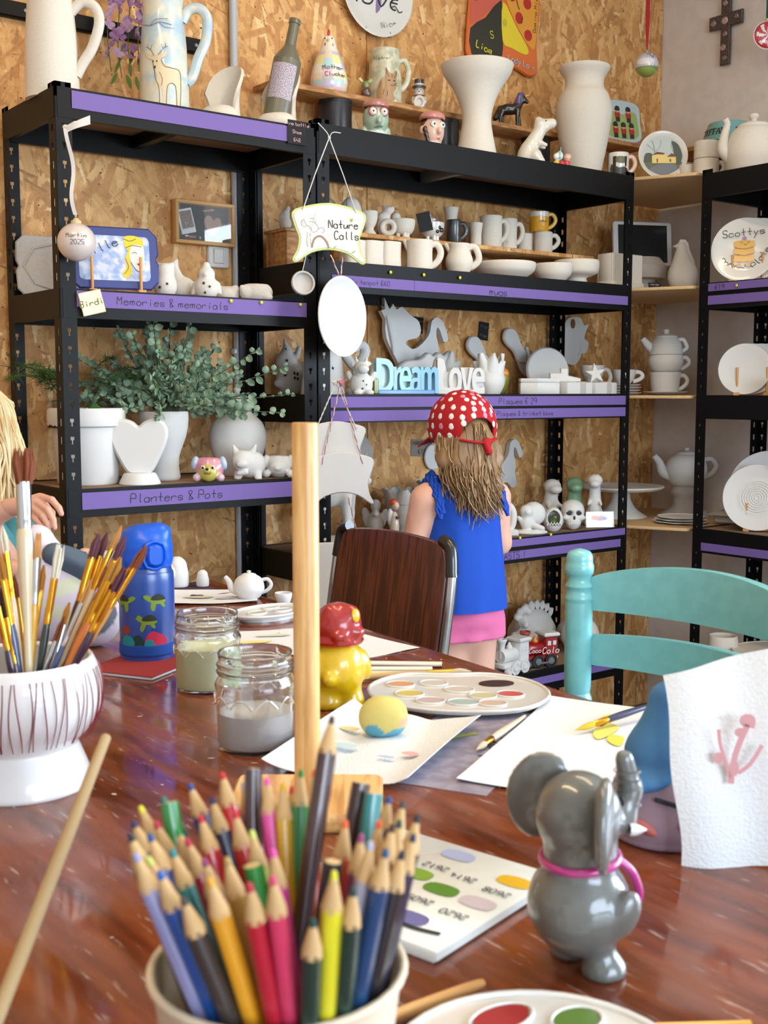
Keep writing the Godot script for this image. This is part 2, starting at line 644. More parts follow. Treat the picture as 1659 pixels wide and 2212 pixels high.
func pot(called: String, label: String, cat: String, at: Vector3, prof: Array, t: float, m: Material, group := "", seg := 36) -> MeshInstance3D:
	return one(called, label, cat, lathe(vessel(prof, t), seg), m, at, Z3, group)

func tagcard(label: String, at: Vector3, w: float, h: float, lines: Array, cap: float, rot := Z3, card := Color(.045, .042, .045), ink := Color(.86, .68, .68), called := "price_tag") -> Node3D:
	var o := thing(called, label, "price tag", at)
	o.rotation_degrees = rot
	part(o, "card", box(w, h, .0012), colour(card))
	for i in lines.size():
		text(o, lines[i], cap, cap * .11, ink, V(0, h * .5 - (h / lines.size()) * (i + .5) - cap * .4, .0012))
	return o

# ---------------------------------------------------------------- materials
func mat(col: Color, rough := .8, metal := .0) -> StandardMaterial3D:
	var m := StandardMaterial3D.new()
	m.albedo_color = col
	m.roughness = rough
	m.metallic = metal
	return m

func glaze(col: Color, rough := .12) -> StandardMaterial3D:
	var m := mat(col, .35)
	m.clearcoat_enabled = true
	m.clearcoat = .8
	m.clearcoat_roughness = rough
	return m

func noise_tex(freq: float, stops: Array, cols: Array, w := 512, octaves := 4, kind := FastNoiseLite.TYPE_SIMPLEX_SMOOTH, sd := 1, warp := .0) -> NoiseTexture2D:
	var n := FastNoiseLite.new()
	n.noise_type = kind
	n.seed = sd
	n.frequency = freq
	n.fractal_octaves = octaves
	if warp > .0:
		n.domain_warp_enabled = true
		n.domain_warp_amplitude = warp
		n.domain_warp_frequency = freq * .7
	var t := NoiseTexture2D.new()
	t.width = w
	t.height = w
	t.seamless = true
	t.noise = n
	var g := Gradient.new()
	g.offsets = PackedFloat32Array(stops)
	g.colors = PackedColorArray(cols)
	t.color_ramp = g
	return t

func wood(dark: Color, mid: Color, light: Color, scale: Vector3, rough := .5, sd := 3) -> StandardMaterial3D:
	var m := mat(Color.WHITE, rough)
	m.albedo_texture = noise_tex(.012, [.0, .35, .5, .62, 1.0], [dark, mid.lerp(dark, .5), mid, light, mid], 512, 5, FastNoiseLite.TYPE_SIMPLEX_SMOOTH, sd, 14.0)
	m.uv1_triplanar = true
	m.uv1_scale = scale
	return m

func speckled(a: Color, b: Color, freq: float, scale: float, rough: float, sd := 5) -> StandardMaterial3D:
	var m := mat(Color.WHITE, rough)
	m.albedo_texture = noise_tex(freq, [.3, .7], [a, b], 512, 5, FastNoiseLite.TYPE_SIMPLEX_SMOOTH, sd)
	m.uv1_triplanar = true
	m.uv1_world_triplanar = true
	m.uv1_scale = Vector3.ONE * scale
	return m

# oriented strand board: thousands of pressed wood flakes laid over each other
func strand_board() -> StandardMaterial3D:
	var rng := RandomNumberGenerator.new()
	rng.seed = 77
	var size := 2048
	var im := Image.create(size, size, false, Image.FORMAT_RGBA8)
	im.fill(Color(.72, .51, .29))
	var stamps := []
	var cols := [Color(.89, .70, .45), Color(.86, .66, .41), Color(.83, .63, .38), Color(.94, .79, .57), Color(.80, .58, .33), Color(.85, .64, .40), Color(.89, .70, .46), Color(.76, .54, .31)]
	for n in 56:
		var ln := (rng.randf_range(50, 140) if n % 2 else rng.randf_range(24, 70))
		var wd := rng.randf_range(8, 34) if n % 4 else rng.randf_range(3, 8)
		var ang := rng.randfn(PI / 2, .55) if n % 3 else rng.randf_range(0, PI)
		var ca := cos(ang)
		var sa := sin(ang)
		var hw := int(absf(ca) * ln / 2 + absf(sa) * wd / 2) + 2
		var hh := int(absf(sa) * ln / 2 + absf(ca) * wd / 2) + 2
		var s := Image.create(hw * 2, hh * 2, false, Image.FORMAT_RGBA8)
		var base: Color = cols[rng.randi() % cols.size()]
		if n % 4 == 0: base = base.lerp(Color(.42, .25, .11), .4)
		var streak := PackedFloat32Array()
		for k in 64: streak.append(rng.randfn(.0, .03))
		var skew := rng.randf_range(-.25, .25)
		for y in hh * 2:
			for x in hw * 2:
				var u := (x - hw) * ca + (y - hh) * sa
				var v := -(x - hw) * sa + (y - hh) * ca + u * skew * wd / ln
				var eu := ln / 2 - absf(u) + streak[int(absf(v) * 3) % 64] * 90
				var ev := wd / 2 - absf(v) + streak[int(absf(u) / 3) % 64] * 20
				var d := minf(eu, ev)
				if d > .0:
					var c0 := base
					var g := streak[(int(v * 1.6 + 400) + int(u * .03 + 50)) % 64] + streak[int(u / 11.0 + 100) % 64] * .5
					c0 = Color(c0.r + g, c0.g + g, c0.b + g * .8, minf(d * .6, .93))
					s.set_pixel(x, y, c0)
		stamps.append(s)
	for n in 9000:
		var s: Image = stamps[rng.randi() % stamps.size()]
		var p := Vector2i(rng.randi() % size, rng.randi() % size)
		var r := Rect2i(Vector2i.ZERO, s.get_size())
		im.blend_rect(s, r, p)
		if p.x + s.get_width() > size: im.blend_rect(s, r, p - Vector2i(size, 0))
		if p.y + s.get_height() > size: im.blend_rect(s, r, p - Vector2i(0, size))
	for n in 900:
		var p := Vector2i(rng.randi() % (size - 12), rng.randi() % (size - 8))
		im.fill_rect(Rect2i(p, Vector2i(rng.randi_range(2, 5), rng.randi_range(1, 4))), Color(.26, .14, .06))
	var t := ImageTexture.create_from_image(im)
	var m := mat(Color(1, 1, 1), .62)
	m.albedo_texture = t
	m.heightmap_enabled = true
	m.heightmap_texture = t
	m.heightmap_scale = .12
	m.uv1_triplanar = true
	m.uv1_world_triplanar = true
	m.uv1_scale = Vector3.ONE / 1.9
	return m

func materials() -> void:
	M.osb = strand_board()
	M.plaster = speckled(Color(.86, .82, .785), Color(.885, .845, .81), .02, 1.5, .9)
	M.ceiling = mat(Color(.88, .87, .85), .95)
	M.floor = speckled(Color(.48, .46, .44), Color(.56, .54, .52), .03, 1.2, .55)
	var bk := speckled(Color(.012, .012, .014), Color(.026, .026, .03), .2, 6.0, .5)
	bk.metallic_specular = .35
	M.black = bk
	M.chip = speckled(Color(.50, .38, .28), Color(.60, .47, .35), .15, 5.0, .85)
	M.ply = speckled(Color(.80, .66, .47), Color(.86, .73, .54), .06, 5.0, .7)
	M.tape = speckled(Color(.43, .345, .60), Color(.475, .385, .65), .25, 7.0, .75)
	M.ink = mat(Color(.09, .07, .10), .6)
	M.bisque = speckled(Color(.82, .80, .77), Color(.86, .845, .815), .06, 6.0, .92)
	M.cream = speckled(Color(.84, .81, .755), Color(.87, .84, .79), .06, 6.0, .85)
	M.grey_bisque = speckled(Color(.72, .70, .67), Color(.75, .73, .71), .03, 6.0, .92)
	M.white_glaze = glaze(Color(.85, .84, .81))
	M.white = mat(Color(.845, .84, .825), .75)
	M.paper = mat(Color(.88, .88, .88), .9)
	M.chalk = mat(Color(.045, .042, .045), .8)
	M.chalk_ink = mat(Color(.86, .68, .68), .9)
	M.pin = glaze(Color(.88, .83, .16))
	M.pipe = mat(Color(.70, .71, .72), .45)
	M.galv = mat(Color(.52, .53, .54), .4, .3)
	M.steel = mat(Color(.78, .79, .80), .18, 1.0)
	M.gold = mat(Color(.86, .62, .20), .22, 1.0)
	M.tin = mat(Color(.19, .19, .20), .35, .3)
	M.pine = wood(Color(.72, .50, .27), Color(.86, .66, .40), Color(.93, .76, .50), Vector3(9, .8, 9), .35)
	M.bamboo = mat(Color(.80, .60, .36), .5)
	M.oak = wood(Color(.56, .38, .20), Color(.68, .48, .28), Color(.76, .57, .36), Vector3(2, 9, 9), .6, 8)
	M.string = mat(Color(.86, .84, .82), .9)
	M.twine = mat(Color(.72, .42, .46), .9)
	M.vert = mat(Color.WHITE, .9)
	M.vert.vertex_color_use_as_albedo = true
	M.vert_glaze = glaze(Color.WHITE, .08)
	M.vert_glaze.vertex_color_use_as_albedo = true
	var glass := mat(Color(.95, .98, .97, .06), .02)
	glass.transparency = BaseMaterial3D.TRANSPARENCY_ALPHA
	M.pane = glass
	var solid := mat(Color(.97, .99, .98, .02), .02)
	solid.transparency = BaseMaterial3D.TRANSPARENCY_ALPHA
	solid.refraction_enabled = true
	solid.refraction_scale = .05
	M.glass = solid
	# varnished table top: brown wood, scraped and dabbed with dried paint
	var tw := mat(Color.WHITE, .22)
	tw.albedo_texture = noise_tex(.011, [.0, .3, .5, .7, 1.0], [Color(.31, .145, .08), Color(.40, .195, .11), Color(.46, .235, .13), Color(.51, .27, .155), Color(.44, .22, .12)], 1024, 4, FastNoiseLite.TYPE_SIMPLEX_SMOOTH, 12, 30.0)
	tw.uv1_triplanar = true
	tw.uv1_world_triplanar = true
	tw.uv1_scale = Vector3(2.2, 1.0, .35)
	tw.roughness = 1.0
	tw.roughness_texture = noise_tex(.02, [.3, .55, .72], [Color(.07, .07, .07), Color(.13, .13, .13), Color(.34, .34, .34)], 512, 5, FastNoiseLite.TYPE_SIMPLEX_SMOOTH, 31)
	tw.detail_enabled = true
	tw.detail_uv_layer = BaseMaterial3D.DETAIL_UV_1
	tw.detail_blend_mode = BaseMaterial3D.BLEND_MODE_MIX
	tw.detail_albedo = noise_tex(.03, [.0, .80, .84, .89, 1.0], [Color(.75, .7, .65, 0), Color(.75, .7, .65, 0), Color(.74, .66, .6, .14), Color(.8, .75, .72, .4), Color(.85, .82, .8, .5)], 1024, 5, FastNoiseLite.TYPE_SIMPLEX, 44)
	M.table = tw
	var rose := wood(Color(.24, .105, .07), Color(.35, .165, .105), Color(.43, .215, .14), Vector3(9, .7, 9), .3, 21)
	rose.clearcoat_enabled = true
	rose.clearcoat = .6
	rose.clearcoat_roughness = .22
	M.rosewood = rose

# ---------------------------------------------------------------- the room
const WA := -2.72
const WB := 3.31

func room() -> void:
	struct("floor", box(5.4, .12, 5.7), M.floor, Vector3(.7, -.06, 0))
	struct("ceiling", box(5.4, .1, 5.7), M.ceiling, Vector3(.7, 2.75, 0))
	var back := Node3D.new()
	back.name = "wall_back"
	back.set_meta("kind", "structure")
	add_child(back)
	part(back, "backing", box(5.4, 2.7, .08), M.chip, Vector3(.7, 1.35, WA - .058))
	var xs := [-1.85, -.41, .806, 2.026, 3.246, 3.31]
	for i in 5:
		var w: float = xs[i + 1] - xs[i] - .003
		part(back, "strand_board_panel", box(w, 2.695, .018, .0012), M.osb, Vector3((xs[i] + xs[i + 1]) / 2, 1.35, WA - .009))
	struct("wall_left", box(.1, 2.7, 5.7), M.plaster, Vector3(-1.9, 1.35, 0))
	# right wall and the wall behind the camera, each with its window (built along x, then turned)
	for i in 2:
		var w: Array = WINDOWS[i]
		var a: float = [-2.85, -1.95][i]
		var b: float = [2.85, 3.42][i]
		var ww: float = w[1] - w[0]
		var hh: float = w[3] - w[2]
		var mid: float = (w[0] + w[1]) / 2
		var xf := Transform3D(Basis(Vector3.UP, -PI / 2), Vector3(WB + .07, 0, 0)) if i == 0 else Transform3D(Basis(), Vector3(0, 0, 2.67))
		var s := st()
		for q in [[a, w[0], .0, 2.7], [w[1], b, .0, 2.7], [w[0], w[1], .0, w[2]], [w[0], w[1], w[3], 2.7]]:
			a_box(s, Vector3(q[1] - q[0], q[3] - q[2], .14), xf * at3((q[0] + q[1]) / 2, (q[2] + q[3]) / 2, 0))
		struct(["wall_right", "wall_front"][i], fin(s), M.plaster)
		var win := Node3D.new()
		win.name = "window_%d" % (i + 1)
		win.set_meta("kind", "structure")
		add_child(win)
		win.transform = xf * at3(mid, (w[2] + w[3]) / 2, 0)
		var fs := st()
		for sx in [-1, 0, 1]: a_box(fs, Vector3(.055, hh, .06), at3(sx * (ww / 2 - .0275), 0, 0), .004)
		for sy in [-1, 1]: a_box(fs, Vector3(ww - .11, .055, .055), at3(0, sy * (hh / 2 - .0275), 0), .004)
		part(win, "window_frame", fin(fs), M.white)
		for sx in [-1, 1]: part(win, "pane", box(ww / 2 - .08, hh - .11, .004), M.pane, Vector3(sx * ww / 4, 0, 0))
	# two LED battens under the ceiling
	for p in LAMPS:
		var lamp := thing("ceiling_batten_light", "slim white LED batten light under the ceiling over the " + p[2], "ceiling light", Vector3(p[0], 2.7, p[1]), .0, "ceiling batten lights")
		part(lamp, "housing", box(.09, .03, 1.5, .004), M.white, Vector3(0, -.015, 0))
		var dm := mat(Color(1, .97, .92), .5)
		dm.emission_enabled = true
		dm.emission = Color(1.0, .88, .70)
		dm.emission_energy_multiplier = 4.0
		part(lamp, "light_diffuser", box(.07, .02, 1.46, .006), dm, Vector3(0, -.04, 0))
		var l := AreaLight3D.new()
		l.name = "batten_light"
		l.area_size = Vector2(.07, 1.46)
		l.light_color = Color(1.0, .88, .70)
		l.light_energy = LAMP_ENERGY
		l.area_range = 10.0
		l.shadow_enabled = true
		lamp.add_child(l)
		l.position = Vector3(0, -.056, 0)
		l.rotation_degrees = Vector3(-90, 0, 0)
	# conduit and rail on the board wall
	var con := thing("wall_conduit", "pale grey plastic pipe running up the strand board wall", "pipe", Vector3(1.585, 0, WA + .013))
	part(con, "pipe", lathe([0, .0, .0105, .0, .0105, 2.69, 0, 2.69], 16), M.pipe)
	for y in [.55, 1.25, 1.95, 2.5]: part(con, "pipe_clip", box(.034, .016, .024, .003), M.pipe, Vector3(0, y, -.001))
	var rail := thing("wall_rail", "long black metal rail screwed to the board wall above the jugs", "rail", Vector3(1.03, 2.015, WA + .012))
	part(rail, "bar", box(.93, .036, .022, .003), M.black)
	for x in [-.35, .0, .44]: part(rail, "screw", lathe([0, 0, .005, 0, .004, .003, 0, .003], 10), M.galv, Vector3(x, 0, .011), Vector3(90, 0, 0))

const LAMP_ENERGY := 2.0

# ---------------------------------------------------------------- boltless racks
func post_mesh(h: float, sx: float, sz: float) -> ArrayMesh:
	var s := st()
	var w := .035
	var t := .002
	var pitch := .0385
	for side in 2:
		for q in [[.0065, .013], [w - .0065, .013]]:
			var x: float = q[0]
			if side == 0: a_box(s, Vector3(q[1], h, t), at3(sx * x, h / 2, 0))
			else: a_box(s, Vector3(t, h, q[1]), at3(0, h / 2, sz * x))
		var n := int(h / pitch)
		for i in n:
			var y := (i + .5) * pitch
			if side == 0:
				a_box(s, Vector3(.0092, pitch - .016, t), at3(sx * w / 2, y, 0))
				a_box(s, Vector3(.0028, .0085, t), at3(sx * (w / 2 - .0032), y + pitch / 2 - .0035, 0))
				a_box(s, Vector3(.0028, .0085, t), at3(sx * (w / 2 + .0032), y + pitch / 2 - .0035, 0))
			else:
				a_box(s, Vector3(t, pitch - .016, .0092), at3(0, y, sz * w / 2))
	a_box(s, Vector3(w, .03, t), at3(sx * w / 2, h - .015, 0))
	a_box(s, Vector3(t, .03, w), at3(0, h - .015, sz * w / 2))
	return fin(s)

func beam_mesh(l: float, h: float) -> ArrayMesh:
	var s := st()
	var p := PackedVector2Array([Vector2(0, 0), Vector2(0, -h), Vector2(-.013, -h), Vector2(-.013, -h + .002), Vector2(-.002, -h + .002), Vector2(-.002, -.002), Vector2(-.013, -.002), Vector2(-.013, 0)])
	a_ext(s, p, l, .0, Transform3D(Basis(Vector3(0, 0, 1), Vector3(0, 1, 0), Vector3(-1, 0, 0)), Vector3(l / 2, 0, 0)))
	return fin(s)

# shelves: [top height, beam height, [[tape top, tape height, text, text x, cap], ...]]
func rack(called: String, label: String, at: Vector3, turn: float, ln: float, dp: float, h: float, shelves: Array, bar: Material) -> Node3D:
	var r := thing(called, label, "shelving", at, turn)
	for q in [[.0, .0, 1, -1], [ln, .0, -1, -1], [.0, -dp, 1, 1], [ln, -dp, -1, 1]]:
		part(r, "post", post_mesh(h, q[2], q[3]), M.black, Vector3(q[0], 0, q[1]))
	for sh in shelves:
		var y: float = sh[0]
		part(r, "shelf_beam", beam_mesh(ln - .008, sh[1]), M.black, Vector3(.004, y, .002))
		part(r, "shelf_beam", beam_mesh(ln - .008, sh[1]), M.black, Vector3(ln - .004, y, -dp - .002), Vector3(0, 180, 0))
		part(r, "end_beam", beam_mesh(dp - .008, sh[1]), M.black, Vector3(-.002, y, -dp + .004), Vector3(0, -90, 0))
		part(r, "end_beam", beam_mesh(dp - .008, sh[1]), M.black, Vector3(ln + .002, y, -.004), Vector3(0, 90, 0))
		part(r, "shelf_board", box(ln - .012, .007, dp - .012), M.chip, Vector3(ln / 2, y - .0055, -dp / 2))
		part(r, "cross_bar", box(.022, .03, dp - .02, .002), bar, Vector3(ln / 2, y - .025, -dp / 2))
		for t in sh[2]:
			var tl: float = t[6] - t[5]
			var tp := part(r, "label_tape", box(tl, t[1], .0008), M.tape, Vector3((t[5] + t[6]) / 2, t[0] - t[1] / 2, .0036))
			if t[2]: part(tp, "lettering", write(t[2], t[4], t[4] * .09, .0, .08), M.ink, Vector3(t[3] - (t[5] + t[6]) / 2, -t[4] * .5, .0005))
	return r

func racks() -> void:
	var g := rack("shelving_rack", "black metal shelving rack with Memories and Planters tape labels", Vector3(.966, 0, -2.38), 0, .65, .31, 1.785, [
		[1.775, .062, [[1.770, .036, "", 0, 0, .035, .615]]],
		[1.362, .062, [[1.358, .034, "Memories & memorials", .265, .017, .034, .62]]],
		[.934, .062, [[.926, .037, "Planters & Pots", .265, .020, .034, .62]]],
		[.50, .062, []], [.10, .062, []]], M.black)
	for x in [.408, .49, .60]:
		part(g, "map_pin", lathe(sm([0, 0, .0038, .002, .004, .005, 0, .0075]), 10), M.pin, Vector3(x, 1.353, .004), Vector3(90, 0, 0))
	g = rack("shelving_rack", "wide black metal shelving rack with mugs and plaques tape labels", Vector3(1.622, 0, -2.38), 0, 1.155, .31, 1.80, [
		[1.79, .07, []],
		[1.465, .075, [[1.431, .026, "mugs", .60, .020, .302, 1.135], [1.431, .026, "Family teapot €60", .14, .012, .04, .301]]],
		[1.137, .072, [[1.131, .027, "Plaques € 29", .68, .016, .034, 1.135], [1.096, .027, "Plaques & trinket boxs", .71, .013, .034, 1.135]]],
		[.727, .072, [[.723, .021, "", 0, 0, .034, 1.145], [.690, .024, "BEASTS !", .66, .019, .034, 1.125]]],
		[.325, .066, [[.305, .022, "", 0, 0, .034, 1.135]]]], M.galv)
	for x in [.22, .33, .455]:
		part(g, "map_pin", lathe(sm([0, 0, .0038, .002, .004, .005, 0, .0075]), 10), M.pin, Vector3(x, 1.447, .004), Vector3(90, 0, 0))
	for x in [.69, .815]:
		part(g, "map_pin", lathe(sm([0, 0, .0038, .002, .004, .005, 0, .0075]), 10), M.pin, Vector3(x, .727, .004), Vector3(90, 0, 0))
	g = rack("shelving_rack", "black metal shelving rack along the plaster wall with stacked plates", Vector3(2.865, 0, -2.195), -90, 1.15, .31, 1.79, [
		[1.778, .07, []],
		[1.462, .075, [[1.459, .022, "€19", .075, .014, .034, 1.12], [1.424, .026, "", 0, 0, .034, 1.12]]],
		[1.133, .07, []],
		[.733, .072, [[.692, .024, "", 0, 0, .034, 1.12]]],
		[.33, .066, [[.31, .022, "", 0, 0, .034, 1.12]]]], M.black)
	part(g, "map_pin", lathe(sm([0, 0, .0038, .002, .004, .005, 0, .0075]), 10), M.pin, Vector3(.135, 1.447, .004), Vector3(90, 0, 0))
	# pale boards that bridge the corner between the racks
	var bp := PackedVector2Array([Vector2(2.785, -2.375), Vector2(2.863, -2.215), Vector2(3.19, -2.215), Vector2(3.29, -2.30), Vector2(3.29, -2.70), Vector2(2.86, -2.70), Vector2(2.785, -2.66)])
	for y in [[1.788, "topmost, under the round landscape plate"], [1.458, "under the hen vase"], [1.132, "under the teapot for one"], [.729, "under the wavy plates"]]:
		var s := st()
		a_ext(s, bp, .009, .0006, Transform3D(Basis(Vector3(1, 0, 0), Vector3(0, 0, 1), Vector3(0, -1, 0)), Vector3(0, y[0] - .0045, 0)))
		one("corner_board", "pale plywood board bridging the corner between racks, " + y[1], "shelf board", fin(s), M.ply)


func hsv_pick(i: int) -> Color:
	return [Color(.93, .80, .83), Color(.93, .91, .62), Color(.74, .87, .88), Color(.80, .76, .87), Color(.92, .86, .74), Color(.76, .76, .76), Color(.93, .92, .88)][i % 7]

func top_shelves() -> void:
	var y := 1.7735
	# tall plain jug
	var o := thing("tall_jug", "very tall cream unglazed jug with loop handle on the purple-taped shelf", "jug", V(1.010, y, -2.50), VT)
	part(o, "body", lathe(vessel(sm([.058, 0, .0575, .02, .055, .12, .0475, .22, .046, .30, .052, .36]), .005)), M.cream)
	part(o, "handle", tube(spl([V(.044, .185, 0), V(.070, .206, 0), V(.097, .195, 0), V(.105, .162, 0), V(.089, .112, 0), V(.067, .078, 0), V(.053, .052, 0)]), .0095, 10, false, 1.2), M.cream)
	# deer jug
	o = thing("painted_jug", "glazed pale blue jug painted with a deer", "jug", V(1.289, y, -2.52), VT)
	var sky := speckled(Color(.66, .77, .84), Color(.87, .86, .78), .006, 5.0, .3, 9)
	sky.uv1_world_triplanar = false
	sky.clearcoat_enabled = true
	sky.clearcoat = .7
	sky.clearcoat_roughness = .1
	part(o, "body", lathe(vessel(sm([.0575, 0, .057, .03, .0555, .12, .051, .19, .047, .225, .046, .25, .052, .29, .056, .31]), .005)), sky)
	part(o, "handle", tube(spl([V(.044, .222, 0), V(.06, .248, 0), V(.085, .251, 0), V(.102, .228, 0), V(.098, .18, 0), V(.08, .14, 0), V(.066, .10, 0), V(.053, .085, 0)]), .0095, 10, false, 1.3), sky)
	var R := .0585
	paint(o, "deer", Color(.87, .79, .64), [fl([-.016, .125, .002, .135, .006, .118, .03, .105, .047, .10, .05, .07, .047, .02, .040, .02, .037, .065, .02, .066, .014, .02, .008, .02, .004, .06, -.012, .06, -.006, .085, -.014, .11]), fl([-.018, .128, -.004, .131, -.005, .112, -.010, .103, -.015, .112]), fl([-.034, .139, -.018, .131, -.018, .124, -.029, .127]), fl([.018, .142, .0, .132, .0, .125, .014, .13])], V(0, 0, .0565), Z3, R)
	var br := Color(.33, .20, .12)
	paint(o, "deer_outline", br, [[.0012, -.016, .122, -.012, .1, -.010, .082, -.002, .06, -.001, .02], [.0012, .004, .122, .012, .108, .03, .105, .047, .1, .05, .07, .047, .02], [.001, .014, .02, .018, .066, .036, .066, .038, .02], [.0011, -.012, .131, -.02, .145, -.032, .152], [.0011, -.02, .145, -.016, .156], [.0011, -.026, .149, -.027, .158], [.0011, -.002, .132, .008, .146, .02, .153], [.0011, .008, .146, .005, .157], [.0011, .014, .15, .015, .159], fl([-.013, .108, -.008, .108, -.0105, .102]), ell(.0016, .0022, 8, -.0145, .119), ell(.0016, .0022, 8, -.0055, .119), [.0009, .0, .095, .006, .08, .004, .065]], V(0, 0, .0565), Z3, R, false, .001)
	paint(o, "branches", Color(.45, .40, .36), [[.0014, -.045, .205, -.02, .200, .0, .206, .03, .202], [.0012, -.02, .2, -.008, .212, .02, .214], [.0011, .0, .206, .012, .196, .034, .195]], V(0, 0, .0515), Z3, .0535, false)
	# wisteria
	o = thing("wisteria_spray", "lilac artificial wisteria hanging from the black wall rail", "flowers", V(1.255, 2.03, -2.655))
	var rng := RandomNumberGenerator.new()
	rng.seed = 5
	var pm := st()
	for k in 4: a_ball(pm, Basis(Vector3.UP, TAU * k / 4) * V(.0075, .001, 0), V(.0085, .0022, .0075), 8, Basis(Vector3.UP, TAU * k / 4) * Basis(V(0, 0, 1), .35))
	var petal := fin(pm)
	var stems := st()
	for n in 4:
		var x := -.045 + n * .026
		var path := spl([V(x, .13, 0), V(x + .004, .04, .01), V(x - .004, -.06, .012), V(x + .005, -.13 - .012 * (n % 2), .01)], 4)
		a_tube(stems, path, .0012, 5)
		for i in 10:
			var b := part(o, "blossom", petal, colour([Color(.70, .53, .68), Color(.76, .62, .74), Color(.64, .48, .66)][rng.randi() % 3]), V(x + rng.randfn(0, .011), .09 - i * .021 + rng.randf() * .01, .015 + rng.randf() * .018), V(rng.randf_range(40, 130), rng.randf_range(-60, 60), 0))
			b.scale = Vector3.ONE * rng.randf_range(.75, 1.15)
	part(o, "stems", fin(stems), colour(Color(.42, .47, .24)))
	var lf := ext(fl([0, 0, .006, .014, 0, .034, -.006, .014]), .0006)
	for i in 9: part(o, "leaf", lf, colour(Color(.45, .55, .24)), V(-.03 + .008 * i, -.135 + .03 * (i % 3), .02), V(15, rng.randf_range(-40, 40), 180 + rng.randf_range(-35, 35)))
	# two bottle holders, one with a bottle
	for n in 2:
		var q: Array = [[1.434, -2.50, .152, "empty cream bottle-shoe holder with tall scooped back"], [1.578, -2.475, .16, "cream bottle-shoe holder carrying the wine bottle"]][n]
		o = thing("bottle_holder", q[3], "bottle holder", V(q[0], y, q[1]), VT - 25, "")
		var H: float = q[2]
		part(o, "scoop", sheet(func(u, v):
			var a: float = (u - .5) * 3.5
			var top: float = H * pow(maxf(cos(a * .72), .0), .55)
			var yy: float = lerpf(.0, maxf(top, .04), v)
			var rr: float = .046 - .010 * sin(v * PI) + .004 * v
			return V(-sin(a) * rr, yy, -cos(a) * rr), 20, 12, .007), M.cream)
		part(o, "toe", blob([e(0, .018, .018, .052, .032, .045), e(0, .075, .005, .034, .045, .05, Z3, null, "-")], .005, .0, .0), M.cream)
	o = thing("wine_bottle", "old dark glass wine bottle with lilac paper label leaning in its holder", "bottle", V(1.562, y + .029, -2.468))
	o.rotation_degrees = V(-4, VT, -11)
	var bg := mat(Color(.40, .385, .31), .3)
	bg.clearcoat_enabled = true
	bg.clearcoat = .5
	part(o, "glass", lathe(vessel(sm([.032, 0, .0345, .006, .0345, .13, .032, .15, .016, .178, .0135, .19, .0125, .235]) + [.0145, .236, .0145, .246], .003), 28), bg)
	var lab := speckled(Color(.42, .35, .44), Color(.90, .87, .88), .05, 16.0, .8)
	part(o, "paper_label", sheet(func(u, v): return V(sin((.5 - u) * 1.9) * .0349, .045 + v * .085, cos((.5 - u) * 1.9) * .0349), 12, 2, .0004), lab)
	tagcard("black chalk tag reading Wine bottle Shoe hung on the shelf beam", V(1.560, 1.757, -2.373), .052, .055, ["Wine bottle", "Shoe", "€48"], .008)

	# raised board on tins
	o = one("raised_board", "long narrow wooden board raised on grey tins on the top shelf", "shelf board", box(1.06, .014, .105, .001), M.oak, V(2.17, 1.934, -2.652))
	for q in [[1.868, "under the painted hen"], [2.255, "behind the flared vase"], [2.63, "beside the small dinosaur"]]:
		o = thing("support_tin", "round dark grey tin supporting the raised board, " + q[1], "tin", V(q[0], 1.7885, -2.652), 0)
		part(o, "can", lathe([0, 0, .044, 0, .045, .002, .045, .132, 0, .132]), M.tin)
		part(o, "rim", lathe([.043, .130, .0465, .130, .0465, .1383, .043, .1383]), M.tin)
	y = 1.9415
	# patchwork hen
	o = thing("painted_hen", "glossy patchwork pastel ceramic hen lettered Mother Clucker", "ornament", V(1.845, y, -2.648), VT)
	var s := st()
	var prof := sm([.0, 0, .040, .001, .050, .022, .049, .045, .038, .085, .024, .115, .0185, .135, .013, .150, .0, .156], 3)
	for i in prof.size() / 2 - 1:
		for k in 30:
			var col := hsv_pick((k / 3) * 3 + ((i + (k / 3) % 2) / 2) * 2 + (k / 9)) if prof[2 * i + 1] < .105 else Color(.92, .89, .82)
			s.set_smooth_group(900001)
			s.set_color(col.srgb_to_linear())
			var pt := func(a: int, b: int) -> Vector3: return V(prof[2 * a] * cos(TAU * b / 30), prof[2 * a + 1], prof[2 * a] * sin(TAU * b / 30))
			quad(s, pt.call(i, k), pt.call(i, k + 1), pt.call(i + 1, k + 1), pt.call(i + 1, k))
	part(o, "body", fin(s), M.vert_glaze)
	var red := colour(Color(.78, .10, .10), true)
	part(o, "comb", blob([e(0, .158, .002, .004, .012, .006), e(0, .155, .010, .004, .009, .006), e(0, .154, -.008, .004, .009, .006)], .002, .003), red)
	part(o, "wattle", blob([e(-.008, .122, .017, .004, .009, .003), e(.010, .120, .016, .004, .010, .003)], .002, .001), red)
	part(o, "beak", lathe([.0055, 0, 0, .012], 10), colour(Color(.93, .72, .20), true), V(-.001, .136, .015), V(100, 0, 0))
	for sx in [-1, 1]:
		part(o, "eye", ball(V(.005, .005, .002), 12), colour(Color(.95, .94, .9), true), V(sx * .0085, .142, .013), V(0, sx * 30, 0))
		part(o, "pupil", ball(V(.0022, .0022, .001), 8), M.ink, V(sx * .0095, .142, .0148), V(0, sx * 30, 0))
	text(o, "Mother", .012, .0013, Color(.1, .1, .1), V(.016, .055, .046), V(-12, 20, 0), .046)
	text(o, "Clucker", .011, .0013, Color(.1, .1, .1), V(.024, .037, .046), V(-8, 28, 0), .048)
	# cat jug
	o = thing("painted_jug", "mottled green and cream jug painted with a tabby cat", "jug", V(2.035, y, -2.648), VT)
	var mott := speckled(Color(.66, .67, .55), Color(.85, .82, .73), .01, 6.0, .3, 14)
	mott.clearcoat_enabled = true
	mott.clearcoat = .6
